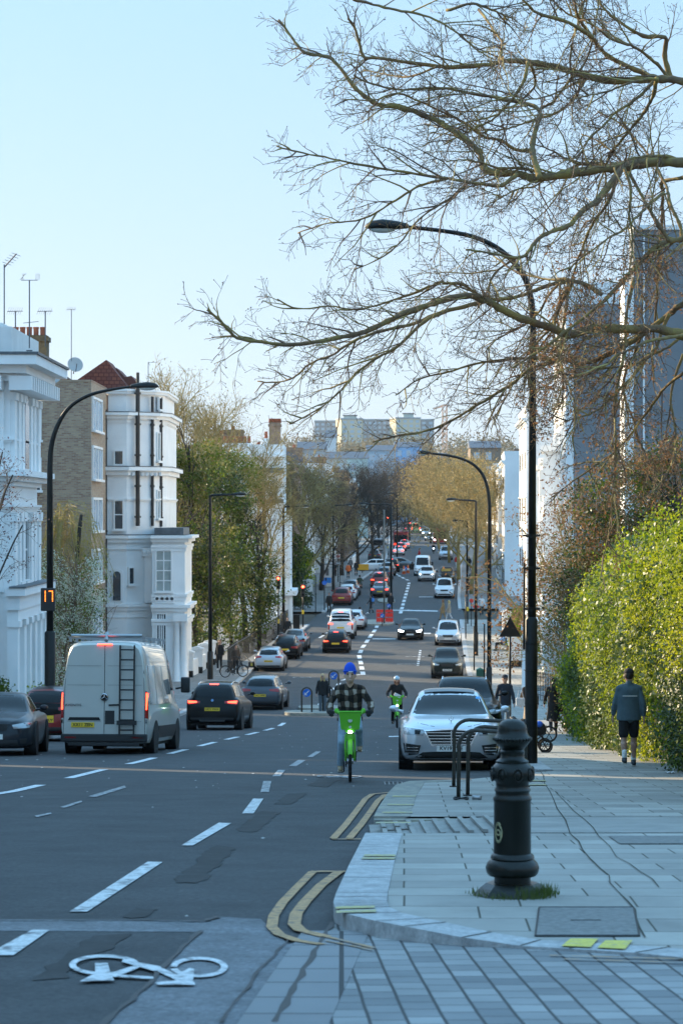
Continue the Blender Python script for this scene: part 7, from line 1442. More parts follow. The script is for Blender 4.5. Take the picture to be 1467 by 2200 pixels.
# motorcyclists
def moto(px, py, face, label, rl, box=None, lit=False, top=blk, hm=m_trim):
    b = gp(px, py); a = road_yaw(b.y)+(math.pi if face == 'F' else 0); c = b+Vector((-math.sin(a), math.cos(a), 0))*(.6 if face == 'B' else -.6); c.z = gz(c.y)
    o = thing('motor_scooter', label, 'scooter', c, (0, 0, a), 'scooters in the traffic'); 
    for y in (-.6, .62): q = MB(); q.tube([(0, y+.23*math.cos(t), .28+.23*math.sin(t)) for t in np.linspace(0, 6.283, 17)], .06, 8, False); q.build('wheel', m_tyre, o, True)
    q = MB(); q.ell((0, -.25, .62), (.16, .45, .2), 12, 8); q.box(-.17, .17, -.2, .3, .28, .36, bev=.03); q.ell((0, .42, .72), (.19, .10, .36), 12, 8); q.tube([(0, .6, .3), (0, .45, 1.0)], .04, 6); q.tube([(-.33, .36, 1.02), (0, .44, 1.0), (.33, .36, 1.02)], .018, 6); q.build('body', m_trim, o, True)
    if lit: q = MB(); q.ell((0, .53, .85), (.09, .03, .07), 10, 6); q.build('headlight', m_headon, o, True)
    q = MB(); q.box(-.06, .06, -.74, -.66, .6, .68); q.build('tail_light', m_tailon if face == 'B' else m_tail, o)
    if box: q = MB(); q.box(-.22, .22, -.86, -.46, .85, 1.28, bev=.03); q.build('delivery_box', box, o)
    J = dict(head=(0, -.0, 1.50), neck=(0, -.06, 1.34), chest=(0, -.09, 1.16), waist=(0, -.13, .96), hip=(0, -.15, .82))
    for sx in (-1, 1): J.update({'sh%d' % sx: (sx*.19, -.06, 1.28), 'el%d' % sx: (sx*.30, .06, 1.08), 'wr%d' % sx: (sx*.30, .30, 1.02), 'hp%d' % sx: (sx*.10, -.12, .80), 'kn%d' % sx: (sx*.2, .26, .66), 'an%d' % sx: (sx*.18, .10, .34)})
    person(rl, c, a, J, top=top, bot=blk, hat='helmet', hatm=hm, broad=1.2)
moto(772, 1350, 'B', 'black scooter with a white delivery box right of the white minibus', 'rider in black with dark helmet on the delivery scooter', box=whitec)
moto(772, 1272, 'B', 'dark scooter on the left lane before the bus stop', 'rider in dark green jacket on the scooter before the bus stop', top=cloth('dark_green', (.03, .05, .03)))
moto(931, 1190, 'F', 'scooter with a lit headlamp far down the right lane', 'rider in black on the far scooter with the lit headlamp', lit=True)
# parked bicycle on the left pavement
p = gp(503, 1455, PV); bb = bike('dark bicycle standing on the left pavement in front of a person', (p.x, p.y, p.z), R(-62), green=False, name='bicycle'); bb.rotation_euler = (0, 0, R(-62));
# ================================================================ street furniture
m_cast = mat('cast_iron_green', (.0038, .0055, .0035), .28, var=.3, vscale=5, bump=.10, bscale=60, spec=.36); m_post = mat('post_black', (.009, .009, .008), .45, var=.4, vscale=4, spec=.3)
m_lens = mat('lamp_lens', (.55, .58, .55), .2, spec=.8); m_gold = mat('faded_gilt', (.30, .28, .16), .6, var=.4, vscale=20); m_blue = mat('sign_blue', (.01, .13, .55), .4); m_signw = mat('sign_white', (.7, .7, .7), .5)
m_redl = mat('signal_red_lit', (1, .05, .02), .4, emit=(1, .05, .02), estr=14); m_red = mat('sign_red', (.6, .02, .02), .45)
# bollard
b0 = gp(1100, 1921, .105); S_ = 1.22/366.0
o = thing('bollard', 'ornate dark cast iron bollard with ball top on the near pavement corner', 'bollard', b0)
prof = [(1925, 38), (1885, 38), (1884, 50), (1878, 54), (1868, 56), (1858, 52), (1850, 44), (1848, 46), (1842, 44), (1838, 39), (1730, 38.5), (1728, 40), (1722, 40), (1718, 36), (1712, 35), (1706, 38), (1700, 34), (1690, 35), (1684, 42), (1672, 45), (1662, 43), (1655, 38), (1650, 33), (1646, 34), (1640, 25), (1632, 24), (1626, 26), (1622, 23), (1612, 32), (1604, 38), (1598, 39), (1594, 35), (1590, 33), (1588, 31), (1580, 31), (1572, 29), (1565, 24), (1560, 15), (1558, 1)]
q = MB(); q.lathe([(w_*S_, (1924-y)*S_) for y, w_ in prof], 40); q.build('shaft', m_cast, o, 50)
for k in range(8):   # swags and rosettes round the collar
    a = k*math.pi/4+.2; q = MB(); c = (37*S_*math.cos(a), 37*S_*math.sin(a), (1924-1673)*S_); q.ell(c, (.032, .032, .048), 10, 8); q.tube([(c[0]*1.17+.03*math.cos(t)*-math.sin(a), c[1]*1.17+.03*math.cos(t)*math.cos(a), c[2]+.045*math.sin(t)) for t in np.linspace(0, 6.28, 13)], .008, 5, False); q.build('rosette', m_cast, o, True)
q = MB()
for k in range(32): a = k*math.pi/16; q.ell((38*S_*math.cos(a), 38*S_*math.sin(a), (1924-1600)*S_), (.012, .012, .014), 6, 5)
q.build('beading', m_cast, o, True)
q = MB(); q.tube([(0, 0, -.03), (0, 0, .05), (0, 0, .08)], [.30, .22, .18], 8); q.build('plinth', m_cast, o, False)
for sx in (0, 1): 
    q = MB(); a = R(-142); rr_ = 38.5*S_+.003
    for i, (t0, t1, cy_, rad_) in enumerate(((40, 320, 1785, 13), (-140, 140, 1800, 13)) if sx else ((0, 360, 1793, 17),)):
        P = []
        for t in np.linspace(R(t0), R(t1), 16): u = rad_*.6*math.cos(t)*S_/rr_; P.append((rr_*math.cos(a+u), rr_*math.sin(a+u), (1924-cy_)*S_+rad_*S_*math.sin(t)))
        q.tube(P, .0055, 5, False)
    q.build('crest', m_gold, o, True)
r = np.random.default_rng(9); q = MB(); P = []
for i in range(1500):
    a = r.uniform(0, 6.28); d = .20+abs(r.normal())*.05; px_, py_ = d*math.cos(a), d*math.sin(a)
    if py_ > .05 or (px_ < -.12 and r.random() < .6): continue
    h = r.uniform(.02, .075)*(1.4 if px_ > 0 else .8); tt = np.array([px_+r.normal()*.015, py_+r.normal()*.015, h]); q.add([(b0.x+px_-.003, b0.y+py_, b0.z+.0), (b0.x+px_+.003, b0.y+py_, b0.z), tuple(tt+np.array(b0))], [(0, 1, 2)])
tag(q.build('grass_tuft', leafmat('verge_grass', (.05, .09, .01), (.09, .12, .02))), 'mossy green grass growing round the foot of the bollard', 'grass', kind='stuff')
# bicycle stands
for i, (pa, X1, ht, l) in enumerate((((984, 1716), 2.26, .87, 'nearest steel hoop bicycle stand beside the bollard, cable lock at its foot'), ((1004, 1709), 2.36, .90, 'middle steel hoop bicycle stand behind the bollard'), ((974, 1690), 2.62, .95, 'farthest steel hoop bicycle stand in front of the silver saloon'))):
    p = gp(pa[0], pa[1], PV); o = thing('bicycle_stand', l, 'bicycle stand', p, group='hoop stands by the build-out'); wd = X1-p.x; rr_ = .22; pts = [(0, 0, -.05), (.01, 0, ht-rr_-.02)]
    for t in np.linspace(180, 90, 7): pts.append((rr_+rr_*math.cos(R(t)), 0, ht-rr_+rr_*math.sin(R(t))))
    for t in np.linspace(90, 0, 7): pts.append((wd-rr_+rr_*math.cos(R(t)), -.02, ht-rr_+rr_*math.sin(R(t))-.02))
    pts.append((wd, -.02, -.08)); q = MB(); q.tube(pts, .026, 12); q.build('hoop', mat('stand_paint', (.035, .030, .022), .45, var=.4, vscale=9), o, True)
    for x in (0, wd): q = MB(); q.lathe([(.06, -.01), (.06, .012), (.03, .016)], 12, Matrix.Translation((x, 0, 0))); q.build('foot_flange', m_post, o)
p = gp(1000, 1718, PV); o = thing('cable_lock', 'coiled cable lock with a silver body lying at the foot of the nearest hoop stand', 'lock', p)
q = MB(); q.tube([(-.06+.09*math.cos(t), .09*math.sin(t)*.8, .018+.008*math.sin(3*t)) for t in np.linspace(0, 12.4, 40)], .012, 6, False); q.build('cable', m_trim, o, True); q = MB(); q.tube([(.08, -.01, .03), (.20, -.02, .028)], .028, 10); q.build('lock_body', m_rim, o, True)
# lamp columns
def cobra(o, tip, d, L=.80, m=m_post, name='lantern'):   # lantern head: flattened shell with a lens below, d = +1 head points right, -1 left
    rows = []
    for s_, w_, h_ in ((0, .05, .05), (.05, .09, .075), (.3, .13, .12), (.6, .16, .15), (.85, .13, .12), (.97, .06, .06), (1, .01, .015)):
        rows.append([(tip.x+d*L*s_, tip.y+w_*math.cos(t), tip.z+(h_*math.sin(t) if math.sin(t) > 0 else h_*.35*math.sin(t))-.05*0) for t in np.linspace(0, 2*math.pi, 15)])
    q = MB(); q.grid(rows); h = q.build(name, m, o, True, world=True); q = MB(); q.ell((tip.x+d*L*.60, tip.y, tip.z-.035), (L*.30, .11, .075), 14, 8); q.build('lens', m_lens, h, True, loc=None); h.children[0].location = -Vector(o.location); return h
def lamp(label, base, pts, d, r0, r1, low=None, head=.8, arm=.035, group='street lamps'):
    o = thing('street_lamp', label, 'street lamp', base, group=group); q = MB(); P = [base+Vector((0, 0, -.1))]
    P += [Vector(p) for p in pts]; k = len(P); top = P[1].z
    rad = [r0]+[r1 if i == 0 else max(arm, r1*(1-.9*i/max(1, k-2))) for i in range(k-1)]
    sp_ = smooth_path([(p.x, p.z) for p in P[1:]], 5) if k > 3 else np.array([(p.x, p.z) for p in P[1:]]); P2 = [P[0]]+[Vector((a, base.y, b)) for a, b in sp_]; rad = [r0]+list(np.linspace(r1, arm, len(sp_)))
    q.tube(P2, rad, 14); q.build('column', m_post, o, True, world=True)
    if low: q = MB(); q.tube([base+Vector((0, 0, -.1)), base+Vector((0, 0, low)), base+Vector((0, 0, low+.05))], [r0*1.35, r0*1.35, r0], 14); q.build('column_base', m_post, o, 40, world=True)
    cobra(o, P2[-1], d, head); return o
Y = 44.6; B = gp(1143, 1641, PV); B.y = Y; B.z = gz(Y)+PV
L1 = lamp('tall black lamp post with long curved arm standing beside the pushchair, lantern among the branches', B, [at(1144, 700, Y), at(1141, 650, Y), at(1128, 600, Y), at(1100, 560, Y), at(1060, 528, Y), at(1010, 507, Y), at(950, 496, Y), at(878, 488, Y)], -1, .085, .062, low=2.65, head=.81)
q = MB()
for z in (2.85, 3.6, 4.2): q.tube([B+Vector((-.16, -.02, z)), B+Vector((.16, -.02, z))], .018, 6); q.lathe([(.098, z-.03), (.098, z+.03)], 14, Matrix.Translation(B))
for z in (.6, 1.1, 1.7, 2.2): q.lathe([(.120, z), (.120, z+.02)], 14, Matrix.Translation(B))
q.tube([B+Vector((-.14, -.05, 2.1)), B+Vector((-.13, -.05, 3.7))], .02, 6); q.build('bracket', m_post, L1, world=True)
Y = 110.; B = Vector(((1050-CX)/F*Y, Y, gz(Y)+PV)); lamp('second curved black lamp post on the right, thin lantern seen edge-on', B, [at(1051, 1090, Y), at(1047, 1050, Y), at(1035, 1018, Y), at(1012, 995, Y), at(975, 981, Y), at(925, 974, Y)], -1, .10, .085, low=1.6, head=.6, arm=.05)
Y = 157.; B = Vector(((1022-CX)/F*Y, Y, gz(Y)+PV)); lamp('straight armed lamp post third on the right pavement', B, [at(1022, 1080, Y), at(1018, 1076, Y), at(985, 1074, Y)], -1, .11, .075, low=1.5, head=.85, arm=.05)
Y = 72.; B = Vector(((108-CX)/F*Y, Y, gz(Y)+PV)); L2 = lamp('tall black lamp post with curved arm and digital speed sign on the left', B, [at(108, 1010, Y), at(111, 960, Y), at(124, 915, Y), at(150, 875, Y), at(190, 850, Y), at(235, 838, Y), at(280, 831, Y)], 1, .12, .085, low=3.0, head=.85)
o = thing('speed_sign', 'black display box reading 17 in orange lights, fixed to the left lamp post', 'sign', at(104, 1288, 71.7)); q = MB(); q.box(-.21, .21, -.09, .09, -.34, .34, bev=.03); q.build('housing', m_trim, o)
m_led = mat('orange_led', (1, .25, .02), .5, emit=(1, .22, .02), estr=2.2); q = MB()
for z in np.arange(8): q.ell((-.07, -.10, .25-z*.042), (.017, .01, .015), 6, 4)
for i in range(4): q.ell((.045+.033*i, -.10, .25), (.015, .01, .015), 6, 4)
for z in np.arange(1, 8): q.ell((.145, -.10, .25-z*.042), (.017, .01, .015), 6, 4)
q.build('digits', m_led, o)
for px, Y, yt, xa, l in ((452, 134., 1064, 497, 'straight armed lamp post by the white pillars on the left'), (609, 180., 1089, 640, 'straight armed lamp post before the left side road'), (716, 236., 1086, 742, 'straight armed lamp post behind the left bus shelter')):
    B = Vector(((px-CX)/F*Y, Y, gz(Y)+PV)); lamp(l, B, [at(px, yt+5, Y), at(px+4, yt, Y), at(xa, yt-1, Y)], 1, .12, .08, low=1.5, head=.85, arm=.05)
for px, Y, yt, xa, d, l in ((840, 218., 1084, 793, -1, 'lamp post on the middle island with a long arm to the left'), (853, 330., 1062, 846, -1, 'far lamp post in the middle of the street beyond the crossing'), (1003, 232., 1120, 990, -1, 'lamp post among the golden trees on the right'), (1060, 140., 1130, 1040, -1, 'lamp post near the hornbeam twigs on the right pavement')):
    if px == 1060: continue
    B = Vector(((px-CX)/F*Y, Y, gz(Y)+.02)); lamp(l, B, [at(px, yt+3, Y), at(px+d*3, yt, Y), at(xa, yt-1, Y)], d, .11, .08, head=.9, arm=.05)
def post(mb, x, y, z, h, r=.045): mb.tube([(x, y, z-.05), (x, y, z+h)], r, 10)
def simple_post(name, label, cat, px, py, ytop, r=.05, m=m_post, head=None, pav=PV, group=None):
    p = gp(px, py, pav); h = at(px, ytop, p.y).z-p.z; o = thing(name, label, cat, p, group=group); q = MB(); q.tube([(0, 0, -.05), (0, 0, h)], r, 10); q.build('post', m, o, True)
    if head: head(o, h)
    return o
def disc(rad, m, z0=0, y=-.07, arrow=False, border=None):
    def f(o, h):
        q = MB(); q.lathe([(rad, -.012), (rad, .012), (0, .013)], 22, Matrix.Translation((0, y, h-rad+z0)) @ Matrix.Rotation(R(90), 4, 'X')); s_ = q.build('sign_plate', m, o)
        if arrow: 
            q = MB(); c = h-rad+z0; a = rad*.55; q.tube([(a, y-.02, c+a), (-a*.9, y-.02, c-a*.9)], rad*.10, 6); q.tube([(-a*.9, y-.02, c+a*.1), (-a*.95, y-.02, c-a*.95), (a*.1, y-.02, c-a*.9)], rad*.10, 6); q.build('arrow', m_signw, s_)
    return f
simple_post('lamp_column', 'plain thin column rising from the middle island behind the red barriers', 'post', 825, 1342, 1095, .07, mat('column_grey', (.10, .10, .09), .6), pav=.02)
def tri(o, h):
    q = MB(); q.prism([(-.40, -.07, h-.72), (.40, -.07, h-.72), (0, -.07, h)], (0, .02, 0)); q.build('sign_plate', m_post, o)
simple_post('triangular_sign', 'black back of a triangular road sign on a post right of the silver saloon', 'sign', 1095, 1557, 1325, .045, head=tri)
# traffic lights
def tl(label, px, py, ytop, lit='top', small=False):
    def f(o, h):
        q = MB(); q.box(-.15, .15, -.28, -.05, h-.95, h+.02, bev=.04); b_ = q.build('signal_head', m_trim, o)
        for k in range(3):
            q = MB(); q.lathe([(.095, -.02), (.095, .03), (0, .035)], 14, Matrix.Translation((0, -.28, h-.15-k*.30)) @ Matrix.Rotation(R(90), 4, 'X')); q.build('lens', m_redl if k == 0 and lit else m_cglass, b_)
            q = MB(); q.tube([(.11*math.cos(t), -.36, h-.15-k*.3+.11*math.sin(t)) for t in np.linspace(0, math.pi, 9)], .02, 5); q.build('hood', m_trim, b_)
        q = MB(); q.box(-.09, .09, -.16, -.05, 1.0, 1.32, bev=.02); q.build('push_button_box', mat('signal_yellow', (.75, .5, .03), .5), o)
    return simple_post('traffic_light', label, 'traffic light', px, py, ytop, .06, head=f, group='traffic lights')
tl('traffic light showing red beside the dark cabinet on the left', 651, 1347, 1256); tl('pedestrian traffic light showing red before the white garden wall on the left', 598, 1369, 1238)
tl('unlit traffic light pole on the right pavement below the second lamp post', 1004, 1340, 1240, lit=''); tl('distant red traffic light under the dark trees on the left', 833, 1192, 1110); 
for px, py, yt, l in ((893, 1140, 1108, 'tiny red traffic light left at the far end'), (904, 1140, 1108, 'tiny red traffic light right at the far end')): tl(l, px, py, yt)
o = thing('utility_cabinet', 'dark utility cabinet beside the left traffic light', 'cabinet', gp(637, 1357, PV)); q = MB(); q.box(-.24, .24, -.2, .2, 0, 1.25, bev=.02); q.build('housing', m_post, o); q = MB(); q.box(-.26, .26, -.22, .22, 1.25, 1.29); q.build('lid', m_post, o)
p = gp(1031, 1478, PV); o = thing('green_cabinet', 'green utility pillar with pointed lid on the right pavement behind the silver saloon', 'cabinet', p); q = MB(); q.box(-.20, .20, -.2, .2, 0, .95, bev=.02); q.build('housing', mat('cabinet_green', (.02, .09, .055), .5), o); q = MB(); q.prism([(-.23, -.22, .95), (.23, -.22, .95), (0, -.22, 1.06)], (0, .44, 0)); q.build('lid', mat('cabinet_lid', (.05, .2, .14), .5), o)
# islands
def island(nm, P, h=.12):
    q = MB(); pts = [(p[0], p[1]) for p in P]; z = [gz(y)+h for x, y in pts]; n = len(pts); q.add([(x, y, gz(y)-.05) for x, y in pts]+[(x, y, gz(y)+h) for x, y in pts], [tuple(range(n, 2*n))]+[(i, (i+1) % n, n+(i+1) % n, n+i) for i in range(n)]); struct(nm, q, m_kerb2)
def oval(cx, cy, ax, ay, n=20): return [(cx+ax*math.copysign(abs(math.cos(t))**.6, math.cos(t)), cy+ay*math.copysign(abs(math.sin(t))**.8, math.sin(t))) for t in np.arange(n)/n*2*math.pi]
island('traffic_island', oval(-1.25, 101.5, 1.15, 1.6)); island('traffic_island_second', oval(-.95, 106.5, .95, 1.8)); island('traffic_island_far', oval(2.9, 193, 1.3, 3.0)); island('traffic_island_farthest', oval(4.1, 222, .8, 3.0))
def hoopsign(label, px, ytop, Yd, dsc=True, wd=.42, h=1.12):
    x = (px-CX)/F*Yd; z = gz(Yd)+.12; h = at(px, ytop, Yd).z-z; o = thing('keep_left_hoop', label, 'bollard', (x, Yd, z), group='keep left hoops on the island'); q = MB(); rr_ = wd/2
    q.tube([(-rr_, 0, -.05), (-rr_, 0, h-rr_)]+[(rr_*math.cos(R(t)), 0, h-rr_+rr_*math.sin(R(t))) for t in np.linspace(170, 10, 9)]+[(rr_, 0, h-rr_), (rr_, 0, -.05)], .035, 8); q.build('hoop', mat('hoop_black', (.05, .04, .03), .5), o, True)
    if dsc: disc(.165, m_blue, -.06, 0, True)(o, h)
    else: q = MB(); q.box(-.13, .13, -.02, .02, h-.5, h-.08, bev=.015); q.build('panel', m_post, o)
hoopsign('nearest keep left hoop with a blue arrow disc on the traffic island', 659, 1477, 101.0); hoopsign('keep left hoop half hidden by the man in the blue hat', 704, 1474, 102.0, False); hoopsign('keep left hoop with a blue arrow disc behind the blond woman', 717, 1441, 107.5)
o = thing('red_barrier', 'two red plastic barrier panels round the lamp column on the middle island', 'barrier', (gp(826, 1340).x, gp(826, 1340).y, gz(gp(826, 1340).y)+.1)); mr = mat('barrier_red', (.75, .03, .02), .5)
for i, (x, a) in enumerate(((-.36, 12), (.36, -8))):
    q = MB(); M = Matrix.Translation((x, -.1*i, 0)) @ Matrix.Rotation(R(a), 4, 'Z')
    for z0, z1 in ((.06, .36), (.46, .74), (.82, 1.02)): q.box(-.30, .30, -.02, .02, z0, z1, M)
    for xx in (-.30, -.1, .1, .27): q.box(xx, xx+.04, -.018, .018, 0, 1.0, M)
    q.build('panel', mr, o)
simple_post('keep_left_sign', 'small round blue arrow sign in front of the red barriers', 'sign', 821, 1345, 1318, .03, head=disc(.17, m_blue, 0, -.05, True), pav=.02, group='round blue arrow signs'); simple_post('keep_left_sign', 'round blue arrow sign above the red barriers beside the person in the yellow vest', 'sign', 835, 1318, 1297, .03, head=disc(.17, m_blue, 0, -.05, True), pav=.02, group='round blue arrow signs')
simple_post('keep_left_sign', 'round blue arrow sign between the orange cones at the far crossing', 'sign', 870, 1231, 1217, .04, head=disc(.24, m_blue, 0, -.05, True), pav=.02, group='round blue arrow signs'); simple_post('round_blue_sign', 'round blue sign on the left pavement near the dark red parked car', 'sign', 697, 1312, 1247, .05, head=disc(.20, m_blue, 0, -.06), pav=PV)
simple_post('short_post', 'slim black post left of the traffic light with a small white box', 'post', 678, 1322, 1235, .04); simple_post('short_post', 'plain black post on the right kerb by the dark off-roader', 'post', 1018, 1440, 1345, .045); simple_post('short_post', 'black post nearest the silver people carrier on the right kerb', 'post', 1000, 1372, 1270, .045); simple_post('short_post', 'thin black post before the hornbeam on the right pavement', 'post', 1040, 1500, 1340, .04)
simple_post('red_round_sign', 'round red and white sign on a thin post on the right pavement', 'sign', 1012, 1345, 1286, .03, head=disc(.17, m_red, 0, -.05)); 
def diamond(o, h): q = MB(); q.prism([(-.26, -.05, h-.26), (0, -.05, h-.52), (.26, -.05, h-.26), (0, -.05, h)], (0, .02, 0)); q.build('sign_plate', m_red, o)
simple_post('red_diamond_sign', 'red diamond shaped roadworks sign right of the round red sign', 'sign', 1022, 1350, 1296, .03, head=diamond)
for i, (px, py, l) in enumerate(((867, 1233, 'orange and white cone left of the far blue sign'), (876, 1231, 'orange cone right of the far blue sign'))):
    o = thing('traffic_cone', l, 'cone', gp(px, py), group='cones at the far crossing'); q = MB(); q.lathe([(.2, .03), (.05, .95)], 12); q.box(-.24, .24, -.24, .24, 0, .03); q.build('body', orange, o, True); q = MB(); q.lathe([(.16, .32), (.12, .55)], 12, Matrix.Diagonal((1.03, 1.03, 1, 1))); q.build('band', m_pw, o, True)
def board(o, h): q = MB(); q.box(-.75, .75, -.06, -.03, h-.7, h); q.build('sign_plate', mat('works_yellow', (.75, .38, .02), .5), o)
simple_post('works_sign', 'orange yellow roadworks board on the left pavement by the white turning car', 'sign', 778, 1231, 1212, .04, head=board)
# bus shelter and stop
p = gp(702, 1262, PV); o = thing('bus_shelter', 'bus shelter with white and blue end panel on the left pavement', 'bus shelter', p); q = MB(); q.box(-.4, 1.4, 0, 5.0, 2.25, 2.4, bev=.04); q.build('roof', m_rim, o)
q = MB(); q.box(-.35, .5, -.08, .0, .1, 2.2); e = q.build('poster_panel', m_signw, o); q = MB(); q.box(-.30, .45, -.10, -.082, .45, 1.0); q.build('poster_band', mat('poster_blue', (.02, .25, .7), .5), e); q = MB(); q.box(-.1, .2, -.10, -.082, 1.2, 1.9); q.build('poster_figure', grey_, e)
for x in (-.3, 1.3):
    for y in (.1, 4.8): q = MB(); q.tube([(x, y, 0), (x, y, 2.25)], .04, 6); q.build('post', m_post, o)
q = MB(); q.box(-.35, -.32, .1, 4.8, .3, 2.1); q.build('back_glass', m_cglass, o)
def flag(o, h):
    q = MB(); q.box(-.22, .22, -.03, .03, h-.5, h); e = q.build('sign_plate', m_signw, o); q = MB(); q.tube([(.13*math.cos(t), -.045, h-.25+.13*math.sin(t)) for t in np.linspace(0, 6.283, 17)], .03, 6, False); q.box(-.19, .19, -.07, -.05, h-.28, h-.22); q.build('roundel', m_red, e)
simple_post('bus_stop_flag', 'bus stop post with a white flag carrying a red ring and bar', 'sign', 726, 1250, 1190, .05, head=flag)
# garden walls and pillars
m_wallw = mat('painted_wall', (.72, .73, .73), .75, var=.1, vscale=1)
def pillars(label, pts, hgt, wd=.55, wall=.7, group='white gate pillars', cat='garden wall', name='garden_wall'):
    P = [gp(x, y, PV) for x, y in pts]; o = thing(name, label, cat, P[0]); 
    for i, p in enumerate(P):
        q = MB(); M = Matrix.Translation(p-P[0]); q.box(-wd/2, wd/2, -wd/2, wd/2, -.1, hgt*.45*0+.38, M); q.build('pillar_foot', m_post, o); q = MB(); q.box(-wd/2-.02, wd/2+.02, -wd/2-.02, wd/2+.02, .38, hgt, M); q.box(-wd/2-.08, wd/2+.08, -wd/2-.08, wd/2+.08, hgt, hgt+.1, M); q.prism([(-wd/2-.05, -wd/2-.05, hgt+.1), (wd/2+.05, -wd/2-.05, hgt+.1), (0, -wd/2-.05, hgt+.22)], (0, wd+.1, 0), M); q.build('pillar', m_wallw, o)
        if i and wall:
            a = P[i-1]-P[0]; b = p-P[0]; d = (b-a); n_ = Vector((-d.y, d.x, 0)).normalized()*.12; q = MB(); q.add([a-n_, a+n_, b+n_, b-n_]+[v+Vector((0, 0, wall)) for v in (a-n_, a+n_, b+n_, b-n_)], [(0, 1, 5, 4), (1, 2, 6, 5), (2, 3, 7, 6), (3, 0, 4, 7), (4, 5, 6, 7)]); q.build('wall', m_wallw, o)
    return o
pillars('white pillars and low walls along the left pavement before the corner house', [(388, 1462), (403, 1455), (424, 1446), (440, 1436), (452, 1428), (462, 1418)], 1.35, .62, .9)
pillars('pale garden wall with pillars below the half hidden white house', [(566, 1372), (582, 1362), (598, 1353)], 1.7, .5, 1.3); pillars('tall white gate pillar behind the traffic light', [(662, 1290)], 1.75, .8, 0); pillars('low white wall under the far dark trees', [(752, 1222), (768, 1206)], 1.3, .5, 1.2)
pillars('white pillars and garden wall along the right pavement beyond the sign', [(1107, 1432), (1098, 1398), (1088, 1368), (1080, 1345)], 1.75, .6, 1.1)
# railings in front of the right house
p0, p1 = gp(1153, 1503, PV), gp(1192, 1512, PV); o = thing('iron_railings', 'black iron railings in front of the white house beyond the lamp post', 'railings', p0); d = p1-p0
for k in range(12):
    q = MB(); c = d*(k/11); q.tube([c, c+Vector((0, 0, 1.25))], .022, 6); q.lathe([(.035, 1.22), (.03, 1.28), (.0, 1.36)], 6, Matrix.Translation(c)); q.build('bar', m_iron, o)
for z in (.25, 1.1): q = MB(); q.tube([Vector((0, 0, z)), d+Vector((0, 0, z))], .022, 6); q.build('rail', m_iron, o)
o = thing('plinth_wall', 'low white plinth wall under the iron railings', 'wall', p0+Vector((0, .35, 0))); q = MB(); q.box(-.4, d.x+.6, 0, .3, -.1, .35); q.build('wall', m_wallw, o)
# garden fence behind the evergreens
o = thing('garden_fence', 'dark iron garden fence behind the evergreen trees on the left', 'fence', (kl(140)-1.2, 140, gz(140)+PV))
for k in range(60):
    y = 140+k*.75; q = MB(); q.tube([(kl(y)-1.2-o.location.x, y-140, gz(y)-gz(140)), (kl(y)-1.2-o.location.x, y-140, gz(y)-gz(140)+1.5)], .03, 5); q.build('bar', m_iron, o)
q = MB(); q.tube([(kl(y)-1.2-o.location.x, y-140, gz(y)-gz(140)+1.4) for y in np.arange(140, 184.5, 2)], .03, 5); q.build('rail', m_iron, o)
# pushchair behind the lamp post
p = gp(1150, 1617, PV); o = thing('pushchair', 'folded black pushchair standing behind the tall lamp post', 'pushchair', p)
q = MB(); q.tube([(-.52, 0, .70), (-.46, 0, .74), (-.36, 0, .62), (-.10, 0, .36), (.12, 0, .14)], [.03, .04, .035, .02, .018], 8); q.tube([(-.46, .4, .74), (-.30, .4, .60), (-.1, .4, .36), (.12, .4, .14)], .02, 8); q.tube([(-.50, 0, .72), (-.50, .4, .72)], .03, 8); q.tube([(-.2, 0, .1), (.10, .0, .34), (.22, .0, .42)], .016, 6); q.build('frame', m_trim, o, True)
q = MB(); q.ell((-.12, .2, .52), (.26, .18, .11), 12, 8, Matrix.Translation((-.12, .2, .52)) @ Matrix.Rotation(R(42), 4, 'Y') @ Matrix.Translation((.12, -.2, -.52))); q.ell((.12, .2, .48), (.13, .17, .15), 12, 8); q.build('seat', blk, o, True); q = MB(); q.ell((.08, .1, .60), (.09, .1, .07), 10, 6); q.build('blanket', mat('blanket_blue', (.02, .10, .45), .8), o, True)
for x, y, rr_ in ((.22, .05, .13), (.22, .38, .13), (-.2, .02, .10), (-.2, .4, .10), (.30, .2, .16)):
    q = MB(); q.tube([(x+rr_*math.cos(t), y, rr_+rr_*math.sin(t)+(.22 if rr_ > .15 else 0)) for t in np.linspace(0, 6.283, 17)], .022, 6, False); 
    for t in (0, 1.05, 2.1): q.tube([(x-rr_*math.cos(t), y, rr_-rr_*math.sin(t)+(.22 if rr_ > .15 else 0)), (x+rr_*math.cos(t), y, rr_+rr_*math.sin(t)+(.22 if rr_ > .15 else 0))], .008, 4)
    q.build('wheel', m_tyre, o, True)
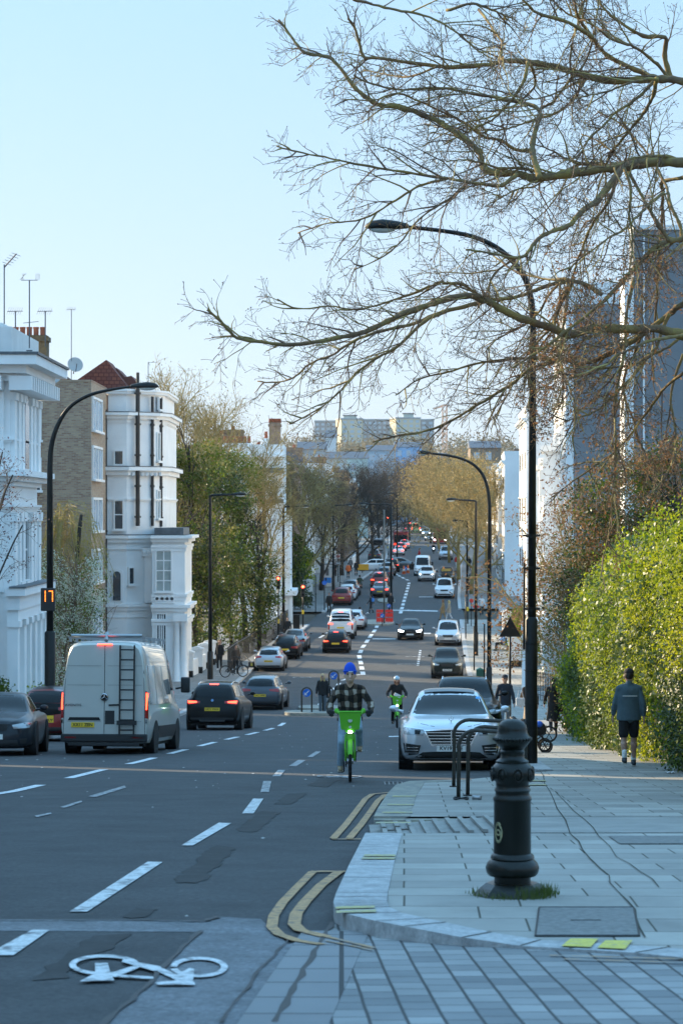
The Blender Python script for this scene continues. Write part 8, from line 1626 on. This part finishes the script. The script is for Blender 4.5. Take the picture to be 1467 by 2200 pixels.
p = gp(1437, 1661, PV); q = MB(); q.grid([[(p.x+x, p.y+y, p.z+.01+.02*math.sin(x*50+y*70)**2) for x in np.linspace(-.07, .09, 8)] for y in np.linspace(-.1, .1, 6)]); tag(q.build('crumpled_paper', whitec), 'scrap of crumpled white paper lying at the foot of the hedge', 'litter')
p = gp(541, 1437, PV); o = thing('hand_trolley', 'low dark trolley with a white board and yellow tape behind the silver white hatchback', 'trolley', p); q = MB(); q.box(-.35, .35, -.2, .2, .08, .16); q.box(-.2, .3, -.15, .15, .16, .42, bev=.03); q.build('deck', m_trim, o); q = MB(); q.box(-.03, .03, -.02, .02, 0, .7, Matrix.Translation((.05, -.2, .35)) @ Matrix.Rotation(R(-48), 4, 'Y')); q.build('board', beige, o); q = MB(); q.box(-.06, .06, -.165, -.155, .2, .38); q.build('tape', m_yelb, o)
# tower crane beyond the estate
a = at(955, 870, 1300); o = thing('tower_crane', 'faint orange and white construction crane mast right of the estate', 'crane', (a.x, 1300, 30)); h = a.z-30
q = MB()
for sx in (-1, 1):
    for sy in (-1, 1): q.tube([(sx*1.2, sy*1.2, 0), (sx*1.2, sy*1.2, h)], .3, 4)
z = 0
while z < h-3: q.tube([(-1.2, -1.2, z), (1.2, -1.2, z+3)], .2, 4); q.tube([(1.2, -1.2, z), (-1.2, -1.2, z+3)], .2, 4); z += 3
q.build('mast', mat('crane_orange', (.75, .45, .30), .6), o); q = MB(); q.tube([(-6, 0, h-2), (0, 0, h), (3, 20, h+1)], .6, 4); q.build('jib', mat('crane_orange', (.75, .45, .30), .6), o)
# the thin air of a bright evening
q = MB(); q.box(-900, 1100, -20, 1700, -12, 90)
hz = bpy.data.materials.new('haze_air'); hz.use_nodes = True; hn = hz.node_tree; hn.nodes.remove(hn.nodes['Principled BSDF']); pv = hn.nodes.new('ShaderNodeVolumePrincipled'); pv.inputs['Color'].default_value = (.86, .93, 1, 1); pv.inputs['Density'].default_value = .00006; pv.inputs['Anisotropy'].default_value = .3
hn.links.new(pv.outputs[0], hn.nodes['Material Output'].inputs['Volume'])
tag(q.build('haze', hz), 'thin pale evening haze filling the street', 'haze', kind='stuff')
